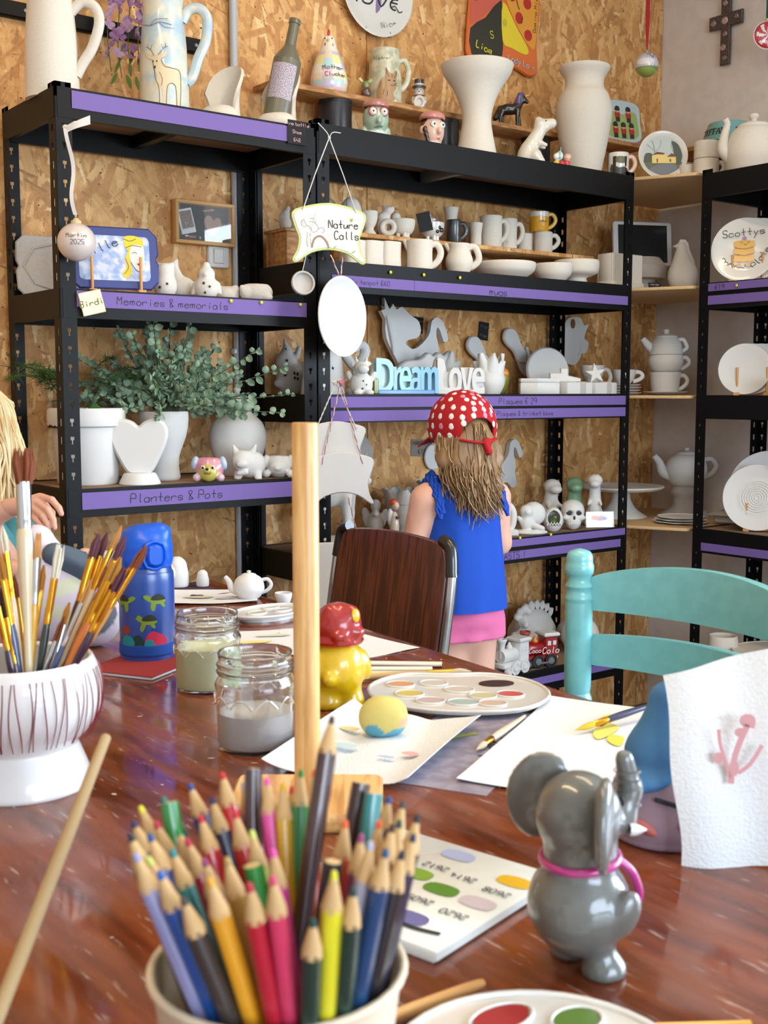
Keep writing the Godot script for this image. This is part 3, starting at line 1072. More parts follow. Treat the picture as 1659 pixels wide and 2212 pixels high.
	part(o, "body", lathe(vessel(sm([.045, 0, .047, .004, .047, .06, .044, .10, .042, .13, .043, .145]), .004)), mott)
	part(o, "handle", handle(.042, .035, .115, .024, .0055), mott)
	paint(o, "cat", Color(.66, .50, .32), [fl([-.018, .0, -.022, .03, -.012, .055, .002, .066, .003, .088, .012, .075, .026, .072, .036, .082, .035, .058, .034, .035, .024, .02, .028, .0], 3)], V(0, .002, .0478), Z3, .0478)
	paint(o, "cat_markings", Color(.24, .17, .11), [[.0013, .008, .07, .012, .062], [.0013, .02, .069, .02, .061], [.0013, .03, .068, .027, .06], ell(.003, .002, 8, .012, .053), ell(.003, .002, 8, .027, .053), [.0012, .016, .042, .021, .039, .026, .042], [.001, -.01, .05, -.014, .035], [.001, -.002, .03, -.004, .015], [.001, .008, .025, .006, .01], [.0009, .026, .044, .038, .048], [.0009, .026, .042, .038, .041], [.001, .004, .085, .006, .07], [.001, .035, .079, .032, .068]], V(0, .002, .0478), Z3, .0478, false, .001)
	text(o, "Mistress", .009, .0009, Color(.35, .36, .30), V(-.004, .112, .0437), Z3, .0437)
	# little turnip gnome, snowman, unicorn
	fig("gnome_ornament", "tiny brown and green ceramic gnome on the raised board beside the cat jug", "ornament", V(1.950, y, -2.622), VT, [e(0, .015, 0, .014, .017, .013, Z3, Color(.10, .05, .035)), e(0, .036, 0, .010, .011, .010, Z3, Color(.18, .22, .07)), e(-.014, .048, 0, .007, .005, .004, V(0, 0, -35), Color(.55, .6, .2)), e(.012, .047, 0, .008, .006, .004, V(0, 0, 35), Color(.32, .42, .12)), e(-.017, .052, 0, .004, .004, .004, Z3, Color(.8, .65, .2))], .0025, .004, M.vert_glaze)
	o = thing("snowman_ornament", "glazed ceramic snowman with grey top hat holding a ring", "ornament", V(2.152, y, -2.64), VT)
	part(o, "body", blob([e(0, .022, -.004, .021, .026, .018), e(0, .053, -.004, .015, .016, .014), c(V(-.016, .032, 0), V(-.016, .02, .012), .007, .006), c(V(.016, .032, 0), V(.016, .02, .012), .007, .006)], .003, .006, .0), M.white_glaze)
	var ring := []
	for k in 20: ring.append(V(.0125 * cos(TAU * k / 20), .020 + .0145 * sin(TAU * k / 20), .014))
	part(o, "ring", tube(ring, .0055, 10, true), M.white_glaze)
	part(o, "hat", lathe(sm([0, .062, .020, .063, .020, .067], 1) + [.0145, .0675, .014, .086, 0, .087], 20), colour(Color(.27, .28, .28), true), V(0, 0, -.004))
	part(o, "hat_band", lathe([.0147, .068, .0152, .069, .0150, .073, .0145, .074], 20), M.white_glaze, V(0, 0, -.004))
	part(o, "scarf", lathe(sm([.013, .036, .019, .039, .014, .043]), 18), colour(Color(.42, .08, .10), true), V(0, 0, -.004))
	for sx in [-1, 1]: part(o, "eye", ball(V(.0014, .0014, .001), 8), M.ink, V(sx * .005, .056, .0093))
	part(o, "nose", ball(V(.0025, .002, .0025), 8), colour(Color(.8, .35, .15), true), V(0, .051, .010))
	o = thing("unicorn_ornament", "glossy black unicorn figurine with purple mane and yellow horn", "ornament", V(2.512, y, -2.642), VT)
	part(o, "body", blob([e(-.004, .055, 0, .032, .017, .015), c(V(.020, .062, 0), V(.034, .086, 0), .014, .010), c(V(.034, .088, 0), V(.050, .077, 0), .010, .006), c(V(-.026, .05, .009), V(-.032, .028, .01), .010, .005), c(V(-.032, .028, .01), V(-.031, .003, .01), .005, .007), c(V(-.024, .05, -.009), V(-.026, .028, -.01), .010, .005), c(V(-.026, .028, -.01), V(-.023, .003, -.01), .005, .007), c(V(.020, .05, .008), V(.019, .026, .009), .009, .0045), c(V(.019, .026, .009), V(.021, .003, .009), .0045, .007), c(V(.022, .05, -.008), V(.027, .026, -.009), .009, .0045), c(V(.027, .026, -.009), V(.030, .003, -.009), .0045, .007), c(V(-.034, .058, 0), V(-.046, .03, 0), .007, .009), c(V(.033, .094, .005), V(.032, .102, .006), .004, .002)], .003, .006, .0), colour(Color(.022, .02, .022), true))
	part(o, "mane", blob([c(V(.022, .073, .008), V(.027, .096, .006), .008, .007), c(V(.015, .070, 0), V(.026, .099, 0), .008, .006), c(V(.036, .099, .003), V(.03, .09, .008), .006, .005)], .0025, .002), colour(Color(.36, .28, .52), true))
	part(o, "horn", lathe([.004, 0, .003, .008, 0, .02], 10), colour(Color(.86, .66, .15), true), V(.044, .094, 0), V(0, 0, -75))

	# front row of the wide rack's top
	y = 1.7885
	o = thing("zombie_pot", "glazed green zombie head pot with pink brain top", "pot", V(1.857, y, -2.455), VT + 15)
	part(o, "head", blob([e(0, .055, 0, .034, .042, .032), e(0, .012, 0, .032, .016, .026, Z3, Color(.62, .66, .62)), c(V(-.032, .028, 0), V(-.034, .005, .01), .007, .006), c(V(.032, .028, 0), V(.034, .005, .01), .007, .006), e(0, .045, .033, .007, .009, .008), e(.0, .03, .028, .015, .003, .008, V(0, 0, 8), Color(.12, .17, .12), "p"), e(0, .095, 0, .05, .015, .05, Z3, Color(.60, .33, .30), "p")], .003, .006, .0, Color(.32, .44, .33)), M.vert_glaze)
	part(o, "brain_top", lathe(sm([.030, .082, .034, .085, .031, .095, .018, .102, 0, .104]), 24), colour(Color(.70, .46, .43), true))
	for sx in [-1, 1]:
		part(o, "eye", ball(V(.0105, .0105, .008), 16), M.white_glaze, V(sx * .0145, .068, .027))
		part(o, "eye_rim", tube(range(16).map(func(k): return V(sx * .0145 + .0105 * cos(TAU * k / 16), .068 + .0105 * sin(TAU * k / 16), .029)), .002, 6, true), colour(Color(.62, .22, .2), true))
		part(o, "pupil", ball(V(.0025, .0025, .0015), 8), M.ink, V(sx * .0145, .068, .0347))
	o = thing("girl_head_pot", "glazed girl head pot with dark braid and pink hat", "pot", V(2.047, y, -2.455), VT + 30)
	part(o, "head", blob([e(0, .05, 0, .032, .045, .032), e(0, .01, 0, .033, .012, .028, Z3, Color(.55, .62, .68)), e(.0, .045, .034, .006, .009, .008), e(-.033, .05, .0, .006, .012, .009), e(.002, .026, .029, .008, .003, .006, V(0, 0, -10), Color(.48, .10, .10), "p"), e(0, .09, 0, .05, .012, .05, Z3, Color(.62, .30, .28), "p"), e(-.02, .08, -.018, .035, .035, .03, Z3, Color(.05, .025, .015), "p"), e(0, .05, -.04, .05, .05, .035, Z3, Color(.05, .025, .015), "p")], .003, .004, .0, Color(.72, .46, .36)), M.vert_glaze)
	part(o, "hat", lathe(sm([.031, .078, .035, .082, .031, .092, .02, .099, 0, .101]), 24), colour(Color(.76, .50, .46), true))
	part(o, "braid", blob([e(-.030, .05, .012, .007, .009, .007), e(-.029, .037, .016, .007, .009, .007), e(-.027, .024, .019, .006, .009, .006), e(-.025, .010, .021, .005, .009, .005)], .0025, .002), colour(Color(.17, .09, .05), true))
	for sx in [-1, 1]:
		part(o, "eye", ball(V(.0095, .0095, .006), 16), M.white_glaze, V(sx * .0135, .062, .0275))
		part(o, "pupil", ball(V(.003, .003, .0015), 8), M.ink, V(sx * .0135, .062, .0333))
	pot("flared_vase", "large cream unglazed vase with wide flared mouth", "vase", V(2.247, y, -2.50), sm([.060, 0, .058, .015, .046, .075, .041, .115, .048, .155, .068, .20, .092, .235, .103, .262]), .006, M.cream)
	o = thing("dinosaur_ornament", "shiny white glazed dinosaur sitting upright between the two big vases", "ornament", V(2.442, y, -2.455), VT)
	part(o, "body", blob([e(-.028, .032, 0, .030, .034, .028), c(V(-.022, .055, 0), V(.012, .112, 0), .024, .017), c(V(.010, .117, 0), V(.040, .124, 0), .019, .015), c(V(.006, .124, 0), V(.002, .133, 0), .014, .01), c(V(-.006, .03, .018), V(.010, .012, .022), .018, .011), c(V(-.006, .03, -.018), V(.010, .012, -.022), .018, .011), c(V(.004, .068, .014), V(.022, .060, .018), .008, .006), c(V(.004, .068, -.014), V(.022, .060, -.018), .008, .006), c(V(-.04, .02, 0), V(-.056, .010, 0), .018, .009)], .004, .01, .0), glaze(Color(.87, .84, .78), .06))
	for sz in [-1, 1]: part(o, "eye", ball(V(.002, .002, .002), 8), M.ink, V(.022, .128, sz * .016))
	fig("clown_ornament", "tiny bright clown figurine with striped balloon beside the dinosaur", "ornament", V(2.508, y, -2.425), VT, [e(-.012, .012, 0, .011, .012, .01, Z3, Color(.75, .55, .05)), e(.002, .012, .006, .008, .011, .008, Z3, Color(.62, .03, .04)), e(.018, .013, 0, .009, .013, .009, Z3, Color(.58, .03, .05)), e(.020, .032, 0, .011, .011, .010, Z3, Color(.78, .46, .34)), e(-.004, .036, 0, .011, .013, .01, Z3, Color(.62, .75, .85)), e(-.013, .034, .002, .009, .010, .008, Z3, Color(.80, .78, .80)), e(-.004, .036, .009, .003, .014, .004, Z3, Color(.15, .5, .2), "p"), c(V(-.002, .045, 0), V(.0, .06, 0), .0025, .002, Color(.2, .4, .4))], .0025, .002, M.vert_glaze)
	pot("urn_vase", "tall cream shouldered urn vase with flared rim", "vase", V(2.682, y, -2.50), sm([.053, 0, .056, .02, .070, .09, .083, .17, .084, .205, .074, .245, .062, .262, .058, .278, .061, .298, .074, .318, .077, .328]), .006, M.cream)
	o = mug("glazed photo mug with dark landscape print and pink handle", V(2.757, y, -2.424), VT, .0305, .072, M.white_glaze, "", .0)
	part(o, "handle", handle(.028, .012, .06, .022, .0045), colour(Color(.83, .68, .60), true))
	paint(o, "print", Color(.12, .12, .08), [fl([-.03, .008, .028, .008, .028, .02, .012, .03, -.004, .026, -.03, .038], 2), fl([-.024, .06, -.012, .06, -.014, .03, -.024, .03], 1), fl([.012, .06, .022, .06, .02, .03, .014, .03], 1)], V(0, 0, .0302), Z3, .0305)
	paint(o, "print_trees", Color(.36, .36, .18), [fl([-.012, .058, .012, .058, .014, .04, -.012, .042], 3)], V(0, 0, .0302), Z3, .0305)

	# corner: landscape plate, stacked mugs, bowl, teapot, plate with guards
	o = thing("landscape_plate", "small round plate painted with a yellow cottage, on a clear stand", "plate", V(2.935, 1.7935, -2.405), VT)
	part(o, "dish", lathe(sm([0, .0, .042, .0, .073, .012, .076, .016, .0735, .017, .045, .006, 0, .0055]), 40), M.white_glaze, V(0, .0765, 0), V(80, 0, 0))
	var disc := func(r: float, y0: float) -> PackedVector2Array: return ell(r, r, 30, 0, y0)
	var fz := V(0, .0765, .0063)
	paint(o, "painted_sky", Color(.74, .78, .76), [disc.call(.064, .0)], fz, V(-10, 0, 0), .0, true, .006)
	paint(o, "painted_trees", Color(.25, .26, .17), [fl([.028, .045, .048, .035, .060, .0, .050, -.028, .034, -.02, .034, .01]), fl([-.058, -.02, -.03, -.018, -.034, .006, -.054, .006]), [.0014, -.028, -.03, -.026, .02, -.034, .048], [.001, -.026, .01, -.008, .03, -.006, .05], [.001, -.026, .015, -.048, .035], [.001, .038, .0, .026, .03, .03, .052]], fz, V(-10, 0, 0), .0, true, .0064)
	paint(o, "painted_lawn", Color(.33, .36, .20), [fl([-.062, -.015, .06, -.02, .046, -.043, .0, -.0625, -.046, -.043], 3)], fz, V(-10, 0, 0), .0, true, .0063)
	paint(o, "painted_lane", Color(.42, .43, .45), [fl([-.02, -.03, .035, -.028, .04, -.046, .0, -.06, -.04, -.046])], fz, V(-10, 0, 0), .0, true, .0066)
	paint(o, "painted_cottage", Color(.90, .80, .45), [fl([-.034, -.024, -.034, .0, -.018, .01, .002, .006, .018, -.002, .03, .004, .04, -.004, .04, -.024], 1)], fz, V(-10, 0, 0), .0, true, .0068)
	paint(o, "painted_roof", Color(.40, .17, .10), [fl([-.036, .0, -.018, .012, .006, .008, .002, .003, -.016, .004], 1), fl([.012, -.004, .028, .008, .042, -.004], 1), fl([-.02, -.022, -.016, -.022, -.016, -.01, -.02, -.01], 1), fl([.02, -.02, .025, -.02, .025, -.011, .02, -.011], 1)], fz, V(-10, 0, 0), .0, true, .0071)
	var stand := st()
	for sx in [-1, 1]: a_tube(stand, spl([V(sx * .032, .014, .022), V(sx * .032, .003, .018), V(sx * .032, .003, -.03), V(sx * .028, .035, -.016)], 4), .0022, 6)
	part(o, "stand", fin(stand), M.pane)
	for n in 2: mug("plain cream straight mug, %s of a stack of two beside the teapot" % ["lower", "upper"][n], V(2.985, 1.7935 + n * .053, -2.275), VT, .0375, .052, M.cream, "stacked straight mugs", .018)
	one("small_cup", "small cream cup half hidden behind the stacked straight mugs", "cup", lathe(vessel([.016, 0, .024, .004, .028, .045], .003), 24), M.cream, V(2.985, 1.7935, -2.345))
	o = one("raised_board", "wooden board raised in the corner behind the turquoise bowl", "shelf board", box(.16, .014, .58, .001), M.oak, V(3.21, 1.925, -2.28))
	one("raised_board", "short wooden board raised in the corner under the guards plate", "shelf board", box(.30, .014, .10, .001), M.oak, V(2.96, 1.953, -2.66))
	for q in [[2.86, -2.66, .157, "under the guards plate"], [3.21, -2.42, .124, "under the turquoise bowl"], [3.21, -2.08, .1413, "behind the big teapot"]]:
		o = thing("support_tin", "dark grey tin in the corner, " + q[3], "tin", V(q[0], 1.788 if q[1] < -2.2 else 1.7765, q[1]), 0)
		var hh: float = q[2]
		if q[1] > -2.5 and q[1] < -2.2: hh = .13
		part(o, "can", lathe([0, 0, .044, 0, .045, .002, .045, hh - .003, 0, hh - .003]), M.tin)
		part(o, "rim", lathe([.043, hh - .004, .0465, hh - .004, .0465, hh, .043, hh]), M.tin)
	o = thing("guards_plate", "pale square-round plate painted with five red-coated guards", "plate", V(3.03, 1.961, -2.655), VT + 25)
	part(o, "dish", ext(outl([-.07, -.06, 0, -.072, .07, -.06, .075, 0, .07, .06, 0, .074, -.07, .06, -.075, 0], 5), .008, .003), glaze(Color(.72, .80, .80)), V(0, .072, 0), V(-10, 0, 0))
	paint(o, "grass", Color(.60, .68, .38), [fl([-.06, -.05, .052, -.052, .062, .0, .05, .035, 0, .025, -.05, .03])], V(0, .072, .0042), V(-10, 0, 0), .0, true, .0005)
	for q in [[-.018, .022], [.026, .022], [-.03, -.032], [.002, -.032], [.034, -.032]]:
		var gx: float = q[0]
		var gy: float = q[1]
		paint(o, "guard_coat", Color(.66, .10, .10), [fl([gx - .009, gy - .01, gx + .009, gy - .01, gx + .009, gy + .01, gx - .009, gy + .01], 2)], V(0, .072, .0048), V(-10, 0, 0), .0, true, .0005)
		paint(o, "guard_face", Color(.86, .66, .56), [ell(.007, .006, 12, gx, gy + .013)], V(0, .072, .0051), V(-10, 0, 0), .0, true, .0005)
		paint(o, "guard_hat", Color(.05, .05, .05), [fl([gx - .009, gy + .014, gx + .009, gy + .014, gx + .008, gy + .026, gx, gy + .03, gx - .008, gy + .026], 3)], V(0, .072, .0054), V(-10, 0, 0), .0, true, .0005)
		paint(o, "guard_boots", Color(.05, .05, .05), [fl([gx - .008, gy - .024, gx + .008, gy - .024, gx + .008, gy - .009, gx - .008, gy - .009], 1)], V(0, .072, .0054), V(-10, 0, 0), .0, true, .0005)
	o = thing("turquoise_bowl", "turquoise pet bowl with black serif lettering in the corner", "bowl", V(3.185, 1.932, -2.345), -60)
	part(o, "body", lathe(vessel(sm([.082, 0, .080, .008, .066, .052, .064, .058]), .005), 40), glaze(Color(.44, .66, .64), .2))
	var word := "TIFFANY & CO"
	for i in word.length():
		if word[i] == " ": continue
		var a := (i - 5.5) * .20
		part(o, "lettering", print_text(word[i], .019, "Droid Serif", .001), M.ink, V(sin(a) * .0762, .027, cos(a) * .0762), V(-17, rad_to_deg(a), 0))
	o = thing("big_teapot", "large cream unglazed teapot with upright spout on the plaster-wall rack", "teapot", V(2.985, 1.7765, -2.110), VT)
	part(o, "body", lathe(sm([0, 0, .062, .0, .078, .03, .083, .065, .068, .115, .045, .138, 0, .145]), 36), M.cream)
	part(o, "lid", lathe(sm([.048, .136, .042, .146, .015, .153, .008, .157, .015, .168, .010, .176, 0, .178]), 24), M.cream)
	part(o, "spout", tube(spl([V(-.066, .055, 0), V(-.088, .075, 0), V(-.085, .115, 0), V(-.078, .145, 0), V(-.085, .16, 0)]), [.026, .024, .022, .02, .018, .017, .016, .015, .014, .013, .012, .012, .011, .011, .010, .010, .010, .009, .010, .010, .0105], 12), M.cream)
	part(o, "handle", handle(.078, .04, .115, .045, .008), M.cream)

	# on the walls above
	o = thing("love_plate", "round white plate with painted Love lettering hung on the board wall", "plate", V(2.046, 2.262, -2.712))
	part(o, "dish", lathe(sm([0, .0, .07, .0, .115, .014, .122, .019, .119, .021, .075, .008, 0, .007]), 48), M.white_glaze, Z3, V(90, 0, 0))
	paint(o, "brush_stroke", Color(.52, .42, .60), [fl([.008, .05, .022, .045, .018, -.012, .008, -.03, .0, -.028], 3)], V(0, -.022, .0075))
	text(o, "Love", .055, .0045, Color(.12, .10, .13), V(.0, -.036, .0085), Z3, .0, .15, 1.1)
	paint(o, "flourish", Color(.14, .11, .14), [[.003, .05, .0, .065, .006, .08, -.008, .095, .0]], V(0, -.034, .013))
	text(o, "Nice", .017, .0013, Color(.3, .3, .3), V(.045, -.088, .014), V(0, 0, 18))
	for a in [-112, -68]: part(o, "hook", tube([V(.112 * cos(deg_to_rad(a)), .112 * sin(deg_to_rad(a)), .02), V(.123 * cos(deg_to_rad(a)), .123 * sin(deg_to_rad(a)), .02), V(.124 * cos(deg_to_rad(a)), .124 * sin(deg_to_rad(a)), .001)], .0012, 6), M.galv)
	o = thing("painted_platter", "wavy square platter painted with fruit and pizza slices on the board wall", "platter", V(2.54, 2.30, -2.708))
	var pout := outl([-.145, .19, -.14, .05, -.152, -.09, -.145, -.155, -.07, -.165, .0, -.152, .06, -.16, .11, -.172, .145, -.150, .142, -.06, .152, .03, .145, .19, .05, .185, -.05, .195], 4)
	part(o, "dish", ext(pout, .012, .004), glaze(Color(.86, .42, .16)))
	var fx := V(0, 0, .0062)
	paint(o, "pink_slice", Color(.80, .36, .28), [fl([-.135, .18, -.132, .05, -.143, -.06, -.08, -.02, -.012, .045, -.03, .10, -.06, .18], 2)], fx)
	paint(o, "rose_slice", Color(.84, .56, .58), [fl([-.055, .18, -.03, .10, -.012, .05, .0, .07, .01, .18], 1)], fx, Z3, .0, true, .0008)
	paint(o, "blue_slice", Color(.22, .45, .62), [fl([.012, .18, .0, .06, .03, .07, .09, .13, .10, .18], 1)], fx)
	paint(o, "dark_slice", Color(.13, .14, .09), [fl([-.14, -.07, -.08, -.03, -.015, .035, -.008, -.06, -.012, -.145, -.07, -.155, -.135, -.145], 2)], fx)
	paint(o, "pizza_slice", Color(.88, .60, .18), [fl([.0, .05, .035, .065, .10, .13, .14, .18, .143, .03, .134, -.06, .12, -.09, .06, -.04], 2)], fx)
	paint(o, "lemon_slice", Color(.90, .80, .13), [fl([-.008, .03, -.008, -.085, .03, -.10, .09, -.11, .10, -.09, .05, -.035], 3)], fx, Z3, .0, true, .0009)
	paint(o, "cherries", Color(.72, .10, .09), [ell(.017, .017, 14, .10, -.05), ell(.016, .018, 14, .06, -.005), ell(.017, .018, 14, .095, .045), ell(.015, .017, 14, .03, .055), ell(.016, .016, 14, .12, .095), ell(.015, .015, 14, .065, .085), ell(.012, .015, 12, -.075, .09), ell(.012, .014, 12, -.11, .14)], fx, Z3, .0, true, .0013)
	paint(o, "seeds", Color(.06, .07, .06), [fl([-.055, .055, -.043, .048, -.055, .035], 1), fl([-.12, .03, -.11, .02, -.12, .01], 1), [.003, .045, .06, .05, .04, .06, .02], [.003, .075, .0, .07, -.02], ell(.008, .008, 10, .04, .13), ell(.006, .007, 10, -.10, .06)], fx, Z3, .0, true, .0016)
	paint(o, "olive_marks", Color(.72, .72, .20), [ell(.009, .012, 10, .0, -.03)], fx, Z3, .0, true, .0018)
	text(o, "Liam", .020, .004, Color(.80, .76, .20), V(-.085, -.128, .0082), V(0, 0, -12))
	text(o, "S", .02, .003, Color(.72, .72, .20), V(-.05, -.085, .0075), V(0, 0, 10))
	text(o, "Lady Lo x", .017, .0026, Color(.66, .76, .82), V(.072, -.145, .0078), V(0, 0, -6))
	text(o, "Domino Mix Sl", .013, .0012, Color(.22, .10, .06), V(.137, .03, .0078), V(0, 0, 86))
	# hanging ornaments, cross
	o = thing("landscape_bauble", "round bauble painted with a tree and green hills on a red ribbon", "bauble", V(2.918, 2.155, -2.46), VT)
	part(o, "ball", blob([e(0, 0, 0, .0365, .0365, .0365, Z3, Color(.55, .55, .62)), e(0, -.035, .0, .06, .030, .06, V(0, 0, 4), Color(.14, .24, .06), "p"), e(0, -.030, .02, .05, .016, .05, V(0, 0, -6), Color(.28, .38, .08), "p"), e(-.01, .004, .03, .028, .010, .03, Z3, Color(.80, .74, .76), "p")], .003, .0), M.vert_glaze)
	part(o, "cap", lathe([.006, .036, .007, .036, .006, .043, 0, .043], 12), M.steel)
	paint(o, "tree", Color(.10, .09, .09), [[.0022, .018, -.012, .016, .008, .012, .018], [.0014, .016, .006, .0, .020, -.008, .018], [.0014, .017, .0, .024, .016], [.001, .004, .016, .002, .026], [.001, .014, .012, .02, .024]], V(0, .004, .0352), V(-6, 6, 0), .0375, true, .0008)
	part(o, "ribbon", ext(PackedVector2Array([V2(-.002, .043), V2(.002, .043), V2(.0065, .12), V2(.0065, .543), V2(-.0065, .543), V2(-.0065, .12)]), .0012), colour(Color(.62, .05, .06)))
	o = thing("wall_cross", "dark flower-decorated cross hung on the plaster wall", "cross", V(3.297, 2.30, -2.449), -90)
	var deco := speckled(Color(.10, .10, .10), Color(.50, .42, .40), .05, 9.0, .35, 17)
	part(o, "cross", ext(PackedVector2Array([V2(-.018, -.085), V2(.018, -.085), V2(.018, .035), V2(.064, .035), V2(.064, .078), V2(.018, .078), V2(.018, .17), V2(-.018, .17), V2(-.018, .078), V2(-.064, .078), V2(-.064, .035), V2(-.018, .035)]), .014, .0025), deco)
	for q in [[.0, .055, .013, .72], [.002, .012, .010, .55], [-.004, -.03, .011, .66], [.003, -.065, .009, .5], [-.045, .055, .011, .56], [.045, .058, .009, .48], [.0, .11, .010, .6]]:
		part(o, "rose", blob([e(0, 0, 0, q[2], q[2], .004), e(q[2] * .4, q[2] * .3, .002, q[2] * .5, q[2] * .5, .004), e(-q[2] * .4, -q[2] * .2, .002, q[2] * .5, q[2] * .5, .004)], .0025, .001), colour(Color(q[3], q[3] * .82, q[3] * .78), true), V(q[0], q[1], .008))
	o = thing("peppermint_bauble", "red and white swirled round bauble on a green ribbon by the plaster wall", "bauble", V(3.21, 2.243, -2.232), VT)
	s = st()
	for i in 6:
		for k in 48:
			var sw := fmod(k / 48.0 * 7.0 + i * .10, 1.0)
			s.set_smooth_group(900002)
			s.set_color(Color(.55, .03, .05) if sw < .55 or i == 5 else Color(.82, .78, .74))
			var pt := func(a: int, b: int) -> Vector3:
				var rr := .042 * a / 6.0
				return V(rr * cos(TAU * b / 48), rr * sin(TAU * b / 48), .013 * sqrt(maxf(.0, 1.0 - pow(a / 6.0, 2.2))))
			quad(s, pt.call(i, k), pt.call(i + 1, k), pt.call(i + 1, k + 1), pt.call(i, k + 1))
	part(o, "front", fin(s), M.vert_glaze)
	part(o, "back", lathe(sm([0, -.012, .03, -.009, .042, .0, .0425, .002, .040, .003]), 32), M.white_glaze, Z3, V(90, 0, 0))
	part(o, "cap", box(.012, .010, .012, .002), colour(Color(.80, .76, .62)), V(0, .045, 0))
	part(o, "ribbon", box(.009, .41, .001), colour(Color(.05, .30, .20)), V(0, .252, 0))

func V2(x: float, y: float) -> Vector2:
	return Vector2(x, y)

func star(r: float, x := .0, y := .0, turn := .0) -> PackedVector2Array:
	var p := PackedVector2Array()
	for i in 10:
		var a := TAU * i / 10.0 + PI / 2 + turn
		var rr := r if i % 2 == 0 else r * .42
		p.append(Vector2(x + rr * cos(a), y + rr * sin(a)))
	return p

func heart2(w: float) -> PackedVector2Array:
	return outl([0, -.55 * w, .27 * w, -.3 * w, .46 * w, .02 * w, .49 * w, .28 * w, .35 * w, .48 * w, .14 * w, .47 * w, .02 * w, .34 * w, 0, .31 * w, -.02 * w, .34 * w, -.14 * w, .47 * w, -.35 * w, .48 * w, -.49 * w, .28 * w, -.46 * w, .02 * w, -.27 * w, -.3 * w], 3)

func stars_on(o: Node, spots: Array) -> void:
	for q in spots:
		var s := st()
		a_patch(s, star(q[3]), Transform3D(), .0, .0008)
		part(o, "star_hole", fin(s), colour(Color(.10, .09, .08)), V(q[0], q[1], q[2]), V(0, q[4] if q.size() > 4 else .0, 0))

func easel(o: Node, w: float, dz := .0) -> void:
	for sx in [-1, 1]:
		part(o, "easel_peg", lathe([0, 0, .0035, 0, .0035, .075, 0, .076], 10), M.bamboo, V(sx * w / 2, .008, .022 + dz))
		part(o, "easel_foot", box(.018, .010, .075, .0015), M.bamboo, V(sx * w / 2, .005, .0 + dz))
		part(o, "easel_peg", lathe([0, 0, .0035, 0, .0035, .075, 0, .076], 10), M.bamboo, V(sx * w / 2, .008, -.022 + dz))
	part(o, "easel_bar", box(w, .007, .012, .001), M.bamboo, V(0, .0045, .005 + dz))

